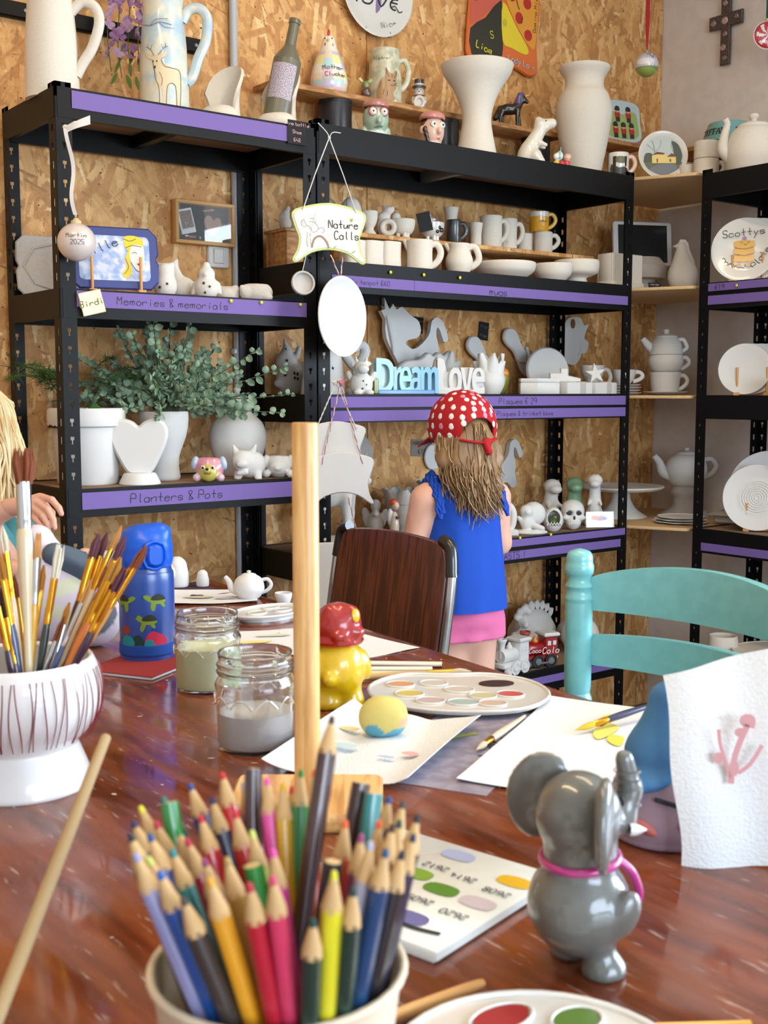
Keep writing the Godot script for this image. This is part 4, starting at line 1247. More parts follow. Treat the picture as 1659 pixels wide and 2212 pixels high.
func left_rack_goods() -> void:
	var y := 1.3605
	# --- memories shelf
	var tray := func(w: float, h: float) -> PackedVector2Array:
		var q := .018
		return PackedVector2Array([Vector2(-w / 2 + q, -h / 2), Vector2(w / 2 - q, -h / 2), Vector2(w / 2, -h / 2 + q), Vector2(w / 2 + .002, -.012), Vector2(w / 2 - .004, 0), Vector2(w / 2 + .002, .012), Vector2(w / 2, h / 2 - q), Vector2(w / 2 - q, h / 2), Vector2(-w / 2 + q, h / 2), Vector2(-w / 2, h / 2 - q), Vector2(-w / 2 - .002, .012), Vector2(-w / 2 + .004, 0), Vector2(-w / 2 - .002, -.012), Vector2(-w / 2, -h / 2 + q)])
	var o := thing("plain_tray", "plain pale grey eight-sided tray leaning against the board wall", "tray", V(1.075, y, -2.64), -8)
	o.rotation_degrees.x = -8
	part(o, "dish", ext(tray.call(.20, .145), .008, .003), M.grey_bisque, V(0, .073, 0))
	part(o, "rim", tube(Array(ell(.085, .058, 8, 0, .073)).map(func(p): return V(p.x, p.y, .005)), .003, 6, true), M.grey_bisque)
	o = thing("painted_tray", "blue-edged tray painted with a blonde cartoon lady on wooden easel", "tray", V(1.128, y, -2.465), -14)
	var blue := glaze(Color(.16, .22, .50))
	part(o, "dish", ext(tray.call(.196, .142), .009, .003), blue, V(0, .081, 0), V(-10, 0, 0))
	var face := V(0, .081, .0048)
	var tilt := V(-10, 0, 0)
	var cloud := speckled(Color(.55, .64, .82), Color(.86, .87, .90), .012, 6.0, .3, 23)
	part(o, "painted_field", ext(rect(.158, .102, .01), .001), cloud, face + V(0, 0, .0001), tilt)
	paint(o, "painted_hair", Color(.90, .78, .10), [fl([.022, .045, .03, .052, .05, .052, .064, .045, .066, .03, .055, .033, .040, .03, .034, .018, .026, .024]), fl([.034, .02, .034, -.005, .038, -.028, .03, -.042, .018, -.043, .018, -.03, .026, -.02, .024, .0], 3)], face, tilt, .0, true, .0012)
	paint(o, "painted_face", Color(.92, .86, .82), [fl([.036, .028, .055, .032, .066, .03, .066, -.01, .06, -.03, .05, -.028, .036, -.008])], face, tilt, .0, true, .001)
	paint(o, "painted_outline", Color(.10, .09, .12), [[.0012, .022, .045, .036, .04, .05, .046], [.0012, .026, .024, .04, .03, .062, .028], [.0011, .024, .0, .03, -.02, .02, -.036], [.0012, .04, .012, .046, .015, .05, .012], [.001, .036, -.008, .048, -.026, .06, -.03]], face, tilt, .0, true, .0014)
	paint(o, "painted_lips", Color(.70, .12, .16), [fl([.05, -.012, .056, -.009, .062, -.012, .056, -.016], 3)], face, tilt, .0, true, .0016)
	text(o, "Camille", .020, .0016, Color(.12, .13, .22), face + V(-.04, .008, .001), V(-10, 0, 24))
	easel(o, .108, .005)
	# penguins, bird, puppy dish
	o = thing("star_penguin", "white bisque owl-shaped lantern with two star holes beside the blue tray", "lantern", V(1.256, y, -2.47), VT)
	part(o, "body", blob([e(0, .028, 0, .027, .032, .025), e(0, .060, 0, .022, .020, .020), e(-.016, .074, 0, .006, .008, .006), e(.016, .074, 0, .006, .008, .006)], .0035, .008, .0), M.bisque)
	stars_on(o, [[-.008, .022, .0255, .005], [.009, .03, .0245, .0045]])
	fig("bird_ornament", "white bisque bird with raised crest behind the two star lanterns", "ornament", V(1.335, y, -2.535), VT, [e(0, .025, 0, .034, .026, .024), c(V(-.012, .04, 0), V(-.02, .085, 0), .022, .008), c(V(-.02, .085, 0), V(-.012, .098, 0), .006, .003), c(V(.01, .04, 0), V(.036, .02, 0), .014, .008)], .004, .012, M.bisque)
	o = thing("star_penguin", "white bisque penguin lantern with pointed hat and three star holes", "lantern", V(1.356, y, -2.455), VT)
	part(o, "body", blob([e(0, .026, 0, .029, .030, .026), e(0, .058, 0, .020, .019, .019), e(0, .078, 0, .009, .010, .009), e(0, .056, .018, .005, .005, .007), c(V(-.026, .035, 0), V(-.032, .014, .004), .007, .005), c(V(.026, .035, 0), V(.032, .014, .004), .007, .005)], .0035, .005, .0), M.bisque)
	stars_on(o, [[-.003, .036, .0248, .005], [.011, .028, .0255, .0045, 20], [.0, .014, .0262, .0045]])
	fig("small_dish", "low white bisque animal dish between the penguin and the puppy dish", "dish", V(1.432, y, -2.49), VT, [e(0, .016, 0, .030, .022, .024), e(-.02, .030, .006, .010, .010, .010), e(.02, .030, .006, .010, .010, .010)], .004, .006, M.bisque)
	o = thing("puppy_dish", "white bisque sleeping puppy dish on the Memories shelf corner", "dish", V(1.486, y, -2.445), VT)
	part(o, "body", blob([e(.004, .022, 0, .036, .026, .026), e(-.022, .022, .008, .018, .020, .018), e(-.030, .028, .02, .007, .013, .005, V(0, 0, 25)), e(.030, .010, .014, .012, .009, .010), e(.006, .052, 0, .026, .014, .018, Z3, null, "-")], .0035, .005, .0), M.bisque)
	# frame and switch on the wall
	o = thing("photo_frame", "oak box frame with a photo and a clay heart on the wall", "picture frame", V(1.487, 1.575, -2.705))
	for q in [[.172, .009, 0, .05], [.172, .009, 0, -.05], [.009, .092, -.0815, 0], [.009, .092, .0815, 0]]: part(o, "frame_bar", box(q[0], q[1], .03, .001), M.bamboo, V(q[2], q[3], 0))
	part(o, "backing", box(.156, .092, .002), colour(Color(.10, .08, .07)), V(0, 0, -.008))
	part(o, "photo_border", box(.042, .062, .001), M.paper, V(-.045, .004, -.0062), V(0, 0, 14))
	var snap := speckled(Color(.16, .20, .24), Color(.68, .50, .38), .03, 18.0, .3, 41)
	part(o, "photo", box(.034, .044, .001), snap, V(-.045, .008, -.0054), V(0, 0, 14))
	part(o, "clay_heart", ext(heart2(.052), .006, .002), colour(Color(.62, .47, .40)), V(.028, -.004, -.003), V(0, 0, -8))
	text(o, "vuvnm", .008, .0018, Color(.82, .50, .40), V(.02, .034, -.0065), V(0, 0, 8))
	text(o, "nwuv", .009, .0024, Color(.82, .45, .30), V(-.032, -.036, -.0065))
	part(o, "glass_pane", box(.156, .092, .001), M.pane, V(0, 0, .011))
	o = thing("light_switch", "white plastic light switch on the board wall under the photo frame", "light switch", V(1.534, 1.494, -2.714))
	part(o, "plate", ext(rect(.064, .056, .006), .012, .003), M.white)
	part(o, "rocker", ext(rect(.030, .038, .002), .005, .002), M.white, V(-.002, .002, .0075), V(4, 0, 0))
	# hanging bauble and tile on the front post
	o = thing("name_bauble", "white speckled bauble lettered with a name and 2025 hanging on a ribbon", "bauble", V(.985, 1.453, -2.333), VT)
	part(o, "ball", ball(V(.0395, .0395, .0395), 32), glaze(Color(.82, .77, .74), .25))
	part(o, "cap", lathe(sm([.010, .036, .011, .042, .007, .045, .004, .049]), 14), colour(Color(.80, .72, .55)))
	part(o, "loop", tube(range(12).map(func(k): return V(.004 * cos(TAU * k / 12), .053 + .004 * sin(TAU * k / 12), 0)), .0009, 5, true), M.ink)
	text(o, "Martin", .0085, .0011, Color(.36, .34, .34), V(.010, .006, .0377), V(-3, 14, 0), .0395)
	text(o, "2025", .009, .0011, Color(.36, .34, .34), V(.012, -.008, .0375), V(5, 16, 0), .0395)
	part(o, "ribbon", sheet(func(u, v): return V(-.006 * sin(u * 7.0) * (1.0 - u) - .016 * u * u + (v - .5) * .008, .055 + u * .178, .004 + .006 * sin(u * 9.0)), 20, 1, .0006), M.string)
	part(o, "ribbon_knot", blob([e(-.016, .232, .004, .006, .005, .005), c(V(-.012, .23, .006), V(.006, .239, .009), .004, .004)], .002, .002), M.string)
	part(o, "ribbon_tail", sheet(func(u, v): return V(-.012 + u * .048, .226 + u * .020 + (v - .5) * (.012 + .006 * u), .008 + .004 * sin(u * 4)), 8, 1, .0006), M.string)
	o = thing("painted_tile", "tiny painted square tile tilted on the rack post", "tile", V(1.030, 1.333, -2.368), 0)
	o.rotation_degrees = V(0, -10, 14)
	part(o, "tile", box(.050, .050, .006, .001), glaze(Color(.80, .76, .50)))
	paint(o, "painted_dusk", Color(.82, .66, .48), [fl([-.024, .004, .024, .004, .024, .024, -.024, .024], 1)], V(0, 0, .0031))
	text(o, "Birdi", .013, .0016, Color(.45, .42, .20), V(0, -.006, .004))
	# --- planters shelf
	y = .9325
	pot("big_planter", "large white bisque plant pot with a thick rim", "plant pot", V(1.083, y, -2.535), [.066, 0, .069, .004, .078, .130, .087, .134, .088, .138, .088, .168, .086, .172], .006, M.white)
	plants(y)
	o = thing("heart_plaque", "white bisque standing heart on a flared foot", "ornament", V(1.172, y, -2.45), VT + 6)
	part(o, "heart", ext(outl([0, -.056, .026, -.052, .046, -.02, .062, .015, .067, .042, .058, .064, .036, .072, .014, .066, .003, .057, -.003, .057, -.014, .066, -.036, .072, -.058, .064, -.067, .042, -.062, .015, -.046, -.02, -.026, -.052], 4), .036, .006), M.white, V(0, .078, 0))
	part(o, "foot", lathe(sm([.046, 0, .047, .003, .038, .022, .034, .026]) + [0, .027], 32), M.white)
	pot("curved_vase", "white bisque waisted vase holding the eucalyptus", "vase", V(1.276, y, -2.53), sm([.034, 0, .037, .008, .034, .03, .036, .06, .052, .105, .058, .14, .058, .163]), .005, M.white)
	o = thing("lidded_urn", "white bisque ginger jar with domed lid and knob", "jar", V(1.490, y, -2.55), 0)
	part(o, "body", lathe(vessel(sm([.040, 0, .045, .006, .056, .03, .070, .075, .072, .105, .062, .135, .040, .155, .036, .165, .040, .170]), .005), 40), M.white)
	part(o, "lid", lathe(sm([.044, .170, .0455, .174, .040, .182, .030, .196, .012, .204, .006, .208, .010, .216, .007, .223, 0, .225]), 32), M.white)
	o = thing("painted_puppy_pot", "small glazed pink puppy pot with blue ears and yellow face", "pot", V(1.340, y, -2.425), VT)
	part(o, "body", blob([e(0, .031, 0, .034, .034, .028), e(0, .022, .018, .022, .022, .017, Z3, Color(.55, .48, .10)), e(0, .062, 0, .026, .012, .020, Z3, null, "-"), e(-.034, .044, .006, .008, .017, .010, V(0, 0, -14), Color(.42, .52, .68)), e(.034, .044, .006, .008, .017, .010, V(0, 0, 14), Color(.42, .52, .68)), e(-.028, .010, .018, .010, .010, .010, Z3, Color(.65, .45, .52)), e(.028, .010, .018, .010, .010, .010, Z3, Color(.65, .45, .52)), e(0, .028, .036, .009, .007, .006, Z3, Color(.60, .52, .12))], .003, .004, .0, Color(.68, .28, .33)), M.vert_glaze)
	for sx in [-1, 1]:
		part(o, "eye", ball(V(.0055, .0055, .003), 12), M.white_glaze, V(sx * .0115, .034, .030))
		part(o, "pupil", ball(V(.003, .003, .0015), 8), M.ink, V(sx * .0115, .034, .0325))
	part(o, "nose", ball(V(.0042, .003, .003), 10), M.ink, V(0, .031, .0412))
	paint(o, "mouth", Color(.05, .04, .04), [[.0012, -.009, .0225, -.004, .0195, .0, .0205, .004, .0195, .009, .0225]], V(0, .0, .039), Z3, .0, true)
	o = thing("pig_pot", "white bisque piglet pot with upright ears", "pot", V(1.452, y, -2.435), VT)
	part(o, "body", blob([e(.006, .036, 0, .037, .034, .030), e(-.010, .044, .020, .027, .027, .020), e(-.012, .038, .040, .013, .009, .008), c(V(-.028, .066, .016), V(-.034, .082, .016), .009, .004), c(V(.012, .066, .016), V(.020, .082, .016), .009, .004), c(V(-.022, .014, .014), V(-.024, .003, .02), .011, .009), c(V(.024, .014, .014), V(.026, .003, .02), .011, .009), e(.010, .078, -.006, .024, .016, .018, Z3, null, "-"), c(V(-.02, .016, .034), V(.0, .018, .036), .006, .006)], .0035, .005, .0), M.white)
	o = thing("puppy_pot", "plain white bisque puppy pot beside the piglet", "pot", V(1.543, y, -2.44), VT)
	part(o, "body", blob([e(0, .030, 0, .033, .032, .027), e(0, .026, .018, .023, .020, .016), e(0, .060, 0, .025, .012, .019, Z3, null, "-"), e(-.033, .040, .008, .008, .017, .010, V(0, 0, -14)), e(.033, .040, .008, .008, .017, .010, V(0, 0, 14)), e(-.03, .010, .02, .011, .010, .011), e(.03, .010, .02, .011, .010, .011), e(0, .024, .034, .009, .006, .006)], .0035, .004, .0), M.white)
	one("pink_ribbon", "thin magenta ribbon hanging from the plaques shelf behind the puppy pot", "ribbon", box(.0085, .10, .001), colour(Color(.66, .06, .42)), V(1.632, 1.018, -2.474))

func plants(y: float) -> void:
	var rng := RandomNumberGenerator.new()
	rng.seed = 11
	# asparagus fern in the big pot
	var o := thing("asparagus_fern", "wispy bright green fern growing in the large white pot", "plant", V(1.065, y + .13, -2.535))
	part(o, "soil", lathe([0, .0, .07, .0, .07, .01, 0, .012], 20), colour(Color(.12, .08, .05)))
	var greens := [mat(Color(.20, .30, .10), .8), mat(Color(.26, .38, .14), .8), mat(Color(.17, .24, .09), .8)]
	for n in 11:
		var a := rng.randf_range(2.2, 4.4) if n < 8 else rng.randf_range(-1, 1)
		var ln := rng.randf_range(.10, .20)
		var tip := V(cos(a) * ln * .85, rng.randf_range(.08, .16), sin(a) * ln * .3)
		var path := spl([V(0, 0, 0), tip * .45 + V(0, .05, 0), tip * .8 + V(0, .03, 0), tip], 5)
		var s := st()
		a_tube(s, path, .0012, 4)
		for i in range(5, path.size()):
			for k in 7:
				var d := V(rng.randfn(0, 1), rng.randfn(0, .5), rng.randfn(0, 1)).normalized() * rng.randf_range(.012, .026)
				a_tube(s, [path[i], path[i] + d], [.0008, .0004], 3)
		part(o, "frond", fin(s), greens[n % 3])
	part(o, "broad_leaf", sheet(func(u, v): return V((v - .5) * .05 * sin(u * PI), .005 + u * .05, .03 + .02 * u), 6, 3, .0006), colour(Color(.18, .38, .10)), V(.02, 0, 0))
	# eucalyptus: stems with pairs of round leaves
	o = thing("eucalyptus_bunch", "bushy artificial grey-green eucalyptus in the waisted white vase", "plant", V(1.276, y + .10, -2.53), VT)
	var lm := []
	for q in [Color(.46, .56, .45), Color(.52, .62, .51), Color(.40, .50, .40), Color(.58, .67, .55), Color(.50, .62, .43)]:
		var m := mat(q, .62)
		m.backlight_enabled = true
		m.backlight = q * .5
		lm.append(m)
	var leaves := []
	for v in 3:
		var b := .006 * v
		leaves.append(sheet(func(u, w): return V((w - .5) * .020 * pow(maxf(sin((.08 + .92 * u) * PI), .0), .6), u * .021, b * u * u + .0035 * absf(w - .5) * 2.0), 5, 4, .0004))
	var stems := []
	for n in 64:
		var a: float
		var up: float
		var ln: float
		if n < 9:
			a = rng.randf_range(0, TAU)
			up = rng.randf_range(.85, 1.0)
			ln = rng.randf_range(.22, .29)
		else:
			a = rng.randf_range(0, TAU)
			up = rng.randf_range(.05, .9)
			ln = rng.randf_range(.15, .22)
		stems.append([a, up, ln])
	stems.append_array([[.12, .42, .31], [-.1, .22, .30], [3.2, .42, .27], [3.0, .2, .25], [.3, .6, .28], [2.9, .62, .26], [.0, .08, .27]])
	var stemtool := st()
	var budget := 300
	var extra := st()
	for sdef in stems:
		var dir := V(cos(sdef[0]) * sqrt(1.0 - sdef[1] * sdef[1]), sdef[1], sin(sdef[0]) * sqrt(1.0 - sdef[1] * sdef[1]) * .62)
		var root := V(cos(sdef[0]) * .015, .04, sin(sdef[0]) * .015)
		var tip: Vector3 = root + dir * sdef[2]
		var path := spl([root, root + V(0, .05, 0) + dir * .03, root.lerp(tip, .6) + V(0, .015, 0), tip], 6)
		a_tube(stemtool, path, .0011, 4)
		for i in range(5, path.size()):
			var f := float(i) / path.size()
			for sd in 2:
				var t: Vector3 = (path[mini(i + 1, path.size() - 1)] - path[i - 1]).normalized()
				var side := t.cross(V(rng.randfn(0, 1), rng.randfn(0, 1), rng.randfn(0, 1))).normalized()
				var out := (side + t * rng.randf_range(.1, .7)).normalized()
				var nrm := out.cross(t).normalized()
				var bs := Basis(out.cross(nrm), out, nrm)
				var k: float = rng.randf_range(.8, 1.25) * (1.15 - .55 * f)
				var tr := Transform3D(bs * Basis.from_scale(Vector3.ONE * k), path[i])
				if budget > 0 and path[i].z > -.02:
					budget -= 1
					var p := part(o, "leaf", leaves[rng.randi() % 3], lm[rng.randi() % 5])
					p.transform = tr
				else: extra.append_from(leaves[rng.randi() % 3], 0, tr)
	part(o, "stems", fin(stemtool), colour(Color(.33, .36, .24)))
	var rest := part(o, "inner_leaves", extra.commit(), lm[1])
	rest.set_meta("kind", "stuff")

# thing hung on a string: sign and plaques at the rack post
func scroll(w: float, h: float) -> PackedVector2Array:
	return outl([-w * .5, h * .33, -w * .33, h * .43, 0, h * .5, w * .33, h * .43, w * .5, h * .33, w * .47, h * .12, w * .41, -h * .1, w * .44, -h * .32, w * .5, -h * .46, w * .45, -h * .5, w * .25, -h * .33, 0, -h * .27, -w * .25, -h * .33, -w * .45, -h * .5, -w * .5, -h * .46, -w * .44, -h * .32, -w * .41, -h * .1, -w * .47, h * .12], 3)

func twine(a: Vector3, b: Vector3, m: Material, m2: Material, o: Node) -> void:
	var n := int(a.distance_to(b) / .004)
	for k in 2:
		var pts := []
		for i in n + 1:
			var ang := i * .9 + PI * k
			pts.append(a.lerp(b, float(i) / n) + V(cos(ang), 0, sin(ang)) * .0010)
		part(o, "twine", tube(pts, .0012, 4), m if k == 0 else m2)

func hanging() -> void:
	var o := thing("hanging_sign", "scroll-shaped cream sign with a fawn drawing and Nature Calls lettering", "sign", V(1.620, 1.522, -2.328), -20)
	part(o, "board", ext(scroll(.176, .135), .008, .0025), glaze(Color(.88, .87, .80), .3))
	var s := st()
	var eo := scroll(.178, .137)
	var pts := []
	for p in eo: pts.append(V(p.x, p.y, 0))
	part(o, "green_edge", tube(pts, .0032, 6, true), glaze(Color(.76, .80, .46), .3))
	text(o, "Nature", .019, .0020, Color(.16, .13, .12), V(.036, .012, .0048), Z3, .0, .0, .8)
	text(o, "Calls", .019, .0020, Color(.16, .13, .12), V(.044, -.014, .0048), Z3, .0, .0, .8)
	paint(o, "fawn_drawing", Color(.50, .40, .34), [[.0009, -.055, .03, -.05, .018, -.04, .012, -.035, .003, -.03, .0, -.022, .005, -.02, .012, -.025, .02, -.033, .025, -.042, .024], [.0009, -.055, .03, -.062, .022, -.056, .013, -.047, .014], [.0009, -.026, .03, -.028, .022], [.0009, -.046, .0, -.048, -.02, -.046, -.034], [.0009, -.04, -.004, -.038, -.03], [.001, -.02, .008, -.01, .012, -.004, .004, -.012, .0], [.0008, -.06, .026, -.056, .02], [.0008, -.04, .03, -.036, .034, -.03, .031]], V(-.008, 0, .0042), Z3, .0, false)
	paint(o, "log_drawing", Color(.62, .50, .42), [[.005, -.036, -.036, -.03, -.016, -.015, -.008, .0, -.02, .006, -.036]], V(-.008, 0, .0041), Z3, .0, false)
	paint(o, "leaf_marks", Color(.66, .68, .30), [[.003, .05, .035, .058, .03], [.003, .058, .037, .052, .028], [.003, .055, -.046, .064, -.04], [.003, .01, -.036, .016, -.03]], V(0, 0, .0042), Z3, .0, false)
	var top := V(.0, .222, .006)
	for sx in [-1, 1]:
		part(o, "string", tube([V(sx * .066, .050, .005), top.lerp(V(sx * .066, .05, .005), .5) + V(sx * .002, 0, 0), top], .0014, 5), M.string)
		part(o, "string_end", tube(spl([top, top + V(sx * .008, .012, .004), top + V(sx * .028, .022 - .01 * sx, .002)], 4), .0012, 5), M.string)
	part(o, "knot", ball(V(.004, .004, .004), 8), M.string, top)
	o = thing("hanging_dish", "small round white dish hanging below the fawn sign", "dish", V(1.545, 1.398, -2.335), -10)
	part(o, "dish", lathe(vessel(sm([.018, 0, .026, .002, .029, .012, .0285, .016]), .005), 28), M.grey_bisque, V(0, 0, 0), V(82, 0, 8))
	part(o, "string", tube([V(.0, .028, .004), V(.04, .17, -.004)], .001, 5), M.string)
	o = thing("hanging_plate", "white bisque round plate hung edgewise on pink twine at the post", "plate", V(1.646, 1.325, -2.318), 18)
	part(o, "dish", lathe(sm([0, .0, .06, .0, .092, .010, .096, .014, .094, .016, .064, .007, 0, .006]), 44), M.white, V(0, 0, -.008), V(90, 0, 0))
	twine(V(.0, .09, .0), V(-.028, .145, -.008), M.twine, M.string, o)
	twine(V(.0, .09, .0), V(.02, .145, -.008), M.twine, M.string, o)
	var spots := [[1.016, .150, "upper"], [.932, .168, "lower"]]
	for n in 2:
		o = thing("blank_scroll_plaque", "blank white scroll-shaped plaque on pink twine, %s of two" % spots[n][2], "plaque", V(1.640 + .006 * n, spots[n][0], -2.332 + .016 * n), -20)
		part(o, "board", ext(scroll(.152 + .012 * n, .112 + .02 * n), .008, .0025), M.white)
		var hy: float = 1.165 - spots[n][0]
		for sx in [-1, 1]: twine(V(sx * .052, .035, .005), V(.0, hy, .003 - .008 * n), M.twine if n else M.string, M.string, o)
		part(o, "knot", blob([e(0, hy, 0, .006, .008, .005), c(V(0, hy, 0), V(.012, hy + .008, .006), .003, .002), c(V(0, hy, 0), V(-.012, hy + .004, .006), .003, .002)], .002, .003), M.twine if n else M.string)
	twine(V(1.662, .885, -2.312), V(1.688, .79, -2.308), M.twine, M.string, o)
	for c0 in o.get_children():
		if c0.name.begins_with("twine") and c0.mesh.get_aabb().position.x > 1.0: c0.transform = o.transform.affine_inverse()
	one("blank_board", "narrow plain white board standing on the floor behind the pine pole", "board", box(.125, .775, .016, .002), M.white, V(1.588, .3875, -2.33), V(0, -20, 0))

# unicorn outline for the flat plaques, about 1 wide
func unicorn2(k: float) -> PackedVector2Array:
	var c := [-.40, .50, -.33, .36, -.27, .43, -.22, .36, -.13, .40, -.02, .31, .06, .27, .13, .22, .15, .10, .08, .02, -.06, -.01, -.10, -.06, .0, -.12, .10, -.09, .22, .0, .30, .10, .34, .24, .44, .29, .53, .22, .60, .02, .52, -.02, .47, .12, .42, .16, .40, .05, .43, -.10, .40, -.25, .42, -.45, .30, -.48, .22, -.38, .0, -.40, -.10, -.46, -.22, -.45, -.24, -.30, -.32, -.16, -.40, .0, -.41, .15, -.40, .24, -.46, .34, -.40, .36]
	var out := PackedVector2Array()
	for q in outl(c, 2): out.append(q * k)
	return out

func flipflop2() -> PackedVector2Array:
	return outl([.0, .085, .026, .07, .030, .04, .020, .0, .028, -.04, .034, -.07, .022, -.098, 0, -.104, -.024, -.094, -.034, -.065, -.028, -.03, -.020, .01, -.028, .045, -.024, .072], 3)

func mug_shelf() -> void:
	var y := 1.4635
	var o: Node
	# wooden box with figures at the left end
	o = thing("wooden_crate", "plain wooden crate at the end of the mugs shelf", "crate", V(1.690, y, -2.585), 0)
	for q in [[.115, .088, .008, 0, .044, .046], [.115, .088, .008, 0, .044, -.046], [.008, .088, .084, -.0535, .044, 0], [.008, .088, .084, .0535, .044, 0], [.125, .008, .105, 0, .092, 0]]: part(o, "board", box(q[0], q[1], q[2], .001), M.oak, V(q[3], q[4], q[5]))
	for n in 3: fig("little_figure", ["small grey bisque tree figure on the crate end", "small grey bisque cottage figure between two figures on the crate", "small grey bisque angel figure on the crate beside the eggs"][n], "ornament", V(1.652 + n * .040, y + .0965, -2.57 - .02 * (n % 2)), VT, [e(0, .014, 0, .016, .018, .014), e(0, .036, 0, .012, .014, .011), e(.006 - .006 * n, .052, 0, .007, .009, .006), e(-.010, .030, .004, .007, .012, .005)], .0035, .004, M.grey_bisque)
	# raised board
	o = thing("raised_board", "strand board plank raised on the mugs shelf", "shelf board", V(2.275, y, -2.60), 0)
	part(o, "plank", box(.99, .012, .14, .001), M.osb, V(.0, .096, .0))
	for x in [-.46, .0, .45]: part(o, "leg_block", box(.03, .09, .10, .001), M.oak, V(x, .045, -.015))
	var ry := y + .1023
	var rz := -2.575
	# on the raised board
	pot("egg_dome", "tan egg-shaped money box standing behind the egg cup", "ornament", V(1.818, ry, -2.625), sm([.012, 0, .03, .02, .034, .05, .024, .085, .006, .098, .001, .0985]), .003, colour(Color(.66, .58, .48)))
	o = thing("open_egg", "large cream egg box with a blue seam", "ornament", V(1.866, ry, -2.578), VT)
	part(o, "shell", lathe(sm([0, 0, .014, .002, .028, .025, .031, .052, .022, .084, .006, .098, 0, .099]), 28), M.cream)
	part(o, "blue_seam", tube(range(20).map(func(k): return V(-.010, .05 + .046 * sin(TAU * k / 20), .0285 * cos(TAU * k / 20))), .0016, 5, true), colour(Color(.40, .60, .68)))
	pot("egg_cup", "white bisque footed egg cup", "egg cup", V(1.915, ry, -2.560), sm([.017, 0, .018, .004, .011, .016, .017, .028, .022, .045, .022, .062]), .003, M.cream)
	o = thing("ring_figure", "white bisque animal napkin ring", "napkin ring", V(1.975, ry, -2.562), VT)
	var ring := []
	for k in 22: ring.append(V(.004 + .0165 * cos(TAU * k / 22), .024 + .0165 * sin(TAU * k / 22), .010))
	part(o, "ring", tube(ring, .0075, 10, true), M.cream)
	part(o, "animal", blob([e(-.008, .054, .0, .018, .014, .013), e(.004, .070, .002, .014, .012, .012), e(.016, .074, .004, .006, .009, .004), e(-.006, .078, .0, .008, .007, .007), e(-.012, .03, -.004, .015, .026, .012)], .0035, .004, .0), M.cream)
	for n in 2:
		var painted := n == 1
		o = thing("cow_bowl", "glazed cow bowl with black spots and pink nose" if painted else "plain white bisque cow bowl beside the napkin ring", "bowl", V(2.032 + n * .103, ry, -2.565 + .004 * n), VT)
		var bm: Material = M.white_glaze if painted else M.cream
		part(o, "bowl", lathe(vessel(sm([.012, .008, .026, .014, .034, .03, .036, .05]), .0035), 28), bm)
		for q in [[-.012, .014], [.006, .018], [.014, .012], [-.004, -.014]]: part(o, "foot", lathe([0, 0, .006, 0, .0065, .014, 0, .016], 12), bm, V(q[0], 0, q[1]))
		if painted:
			part(o, "head", blob([e(-.012, .052, .024, .015, .014, .012), e(-.028, .058, .018, .008, .005, .004), e(.004, .058, .018, .008, .005, .004), e(-.012, .066, .018, .010, .009, .008)], .003, .003), M.white_glaze)
			part(o, "snout", blob([e(-.017, .043, .036, .008, .008, .007), e(-.007, .043, .036, .008, .008, .007)], .0025, .004), colour(Color(.80, .50, .50), true))
			for q in [[.020, .036, .0062], [.027, .028, .0068], [.015, .025, .006]]: part(o, "spot", ball(V(q[2], q[2], .0035), 12), colour(Color(.03, .03, .03), true), V(q[0], q[1], .031 - q[0] * .25), V(0, 35, 0))
		else: part(o, "head", blob([e(-.018, .056, .010, .014, .015, .013), e(-.020, .044, .020, .012, .010, .009)], .0035, .004), bm)
	tagcard("blank black tag leaning on the cow bowls", V(2.083, ry + .046, -2.530), .040, .052, [], .006, V(0, -20, 14))
	mug("small dark grey glazed tankard", V(2.222, ry, -2.567), VT, .0215, .066, glaze(Color(.20, .21, .22)), "", .016)
	pot("twisted_cup", "tall white bisque twisted cup at the back of the plank", "cup", V(2.262, ry, -2.625), sm([.020, 0, .021, .03, .017, .075, .021, .105, .023, .112]), .003, M.cream)
	pot("twisted_cup", "short white bisque tumbler beside the grey tankard", "cup", V(2.300, ry, -2.558), sm([.015, 0, .016, .01, .016, .035, .019, .058, .0195, .064]), .003, M.cream)
	mug("large plain white bisque mug on the plank", V(2.367, ry, -2.567), VT, .0325, .090, M.cream, "", .018)
	o = mug("white bisque mug with moulded pattern", V(2.443, ry, -2.578), VT, .030, .089, M.cream, "", .018, sm([.027, 0, .030, .008, .029, .04, .030, .089]))
	for i in 9: part(o, "moulding", ball(V(.006, .008, .003), 10), M.cream, V(sin(-.9 + (i % 3) * .9) * .0285, .018 + (i / 3) * .026, cos(-.9 + (i % 3) * .9) * .0285), V(0, rad_to_deg(-.9 + (i % 3) * .9), 0))
	mug("small white bisque mug beside the patterned mug", V(2.515, ry, -2.578), VT, .023, .052, M.cream, "", .0)
	mug("white bisque mug under the yellow mug", V(2.578, ry, -2.562), VT, .029, .060, M.cream, "", .020)
	o = mug("glazed yellow mug with cream rim stacked on a white mug", V(2.562, ry + .0612, -2.564), VT, .030, .058, colour(Color(.88, .63, .10), true), "", .0)
	part(o, "cream_rim", lathe([.0302, .044, .0305, .045, .0304, .0585, .028, .059], 28), M.white_glaze)
	part(o, "handle", handle(.028, .010, .05, .022, .004), colour(Color(.86, .68, .25), true))
	text(o, "mama", .010, .001, Color(.45, .33, .08), V(.004, .026, .0303), Z3, .030)
	# front of the shelf
	for n in 3:
		o = thing("square_vase", ["outermost of three wavy square white vases near the sign", "middle of three wavy square white vases", "wavy square white vase next to the straight jug"][n], "vase", V(1.795 + n * .062, y, -2.475 - .004 * n), 0, "")
		var s := st()
		a_lathe(s, vessel(sm([.030, 0, .033, .004, .032, .04, .033, .068 + n * .003]), .004), Transform3D(Basis(Vector3.UP, PI / 4), Z3), 32, 4, .08)
		part(o, "body", fin(s), M.cream)
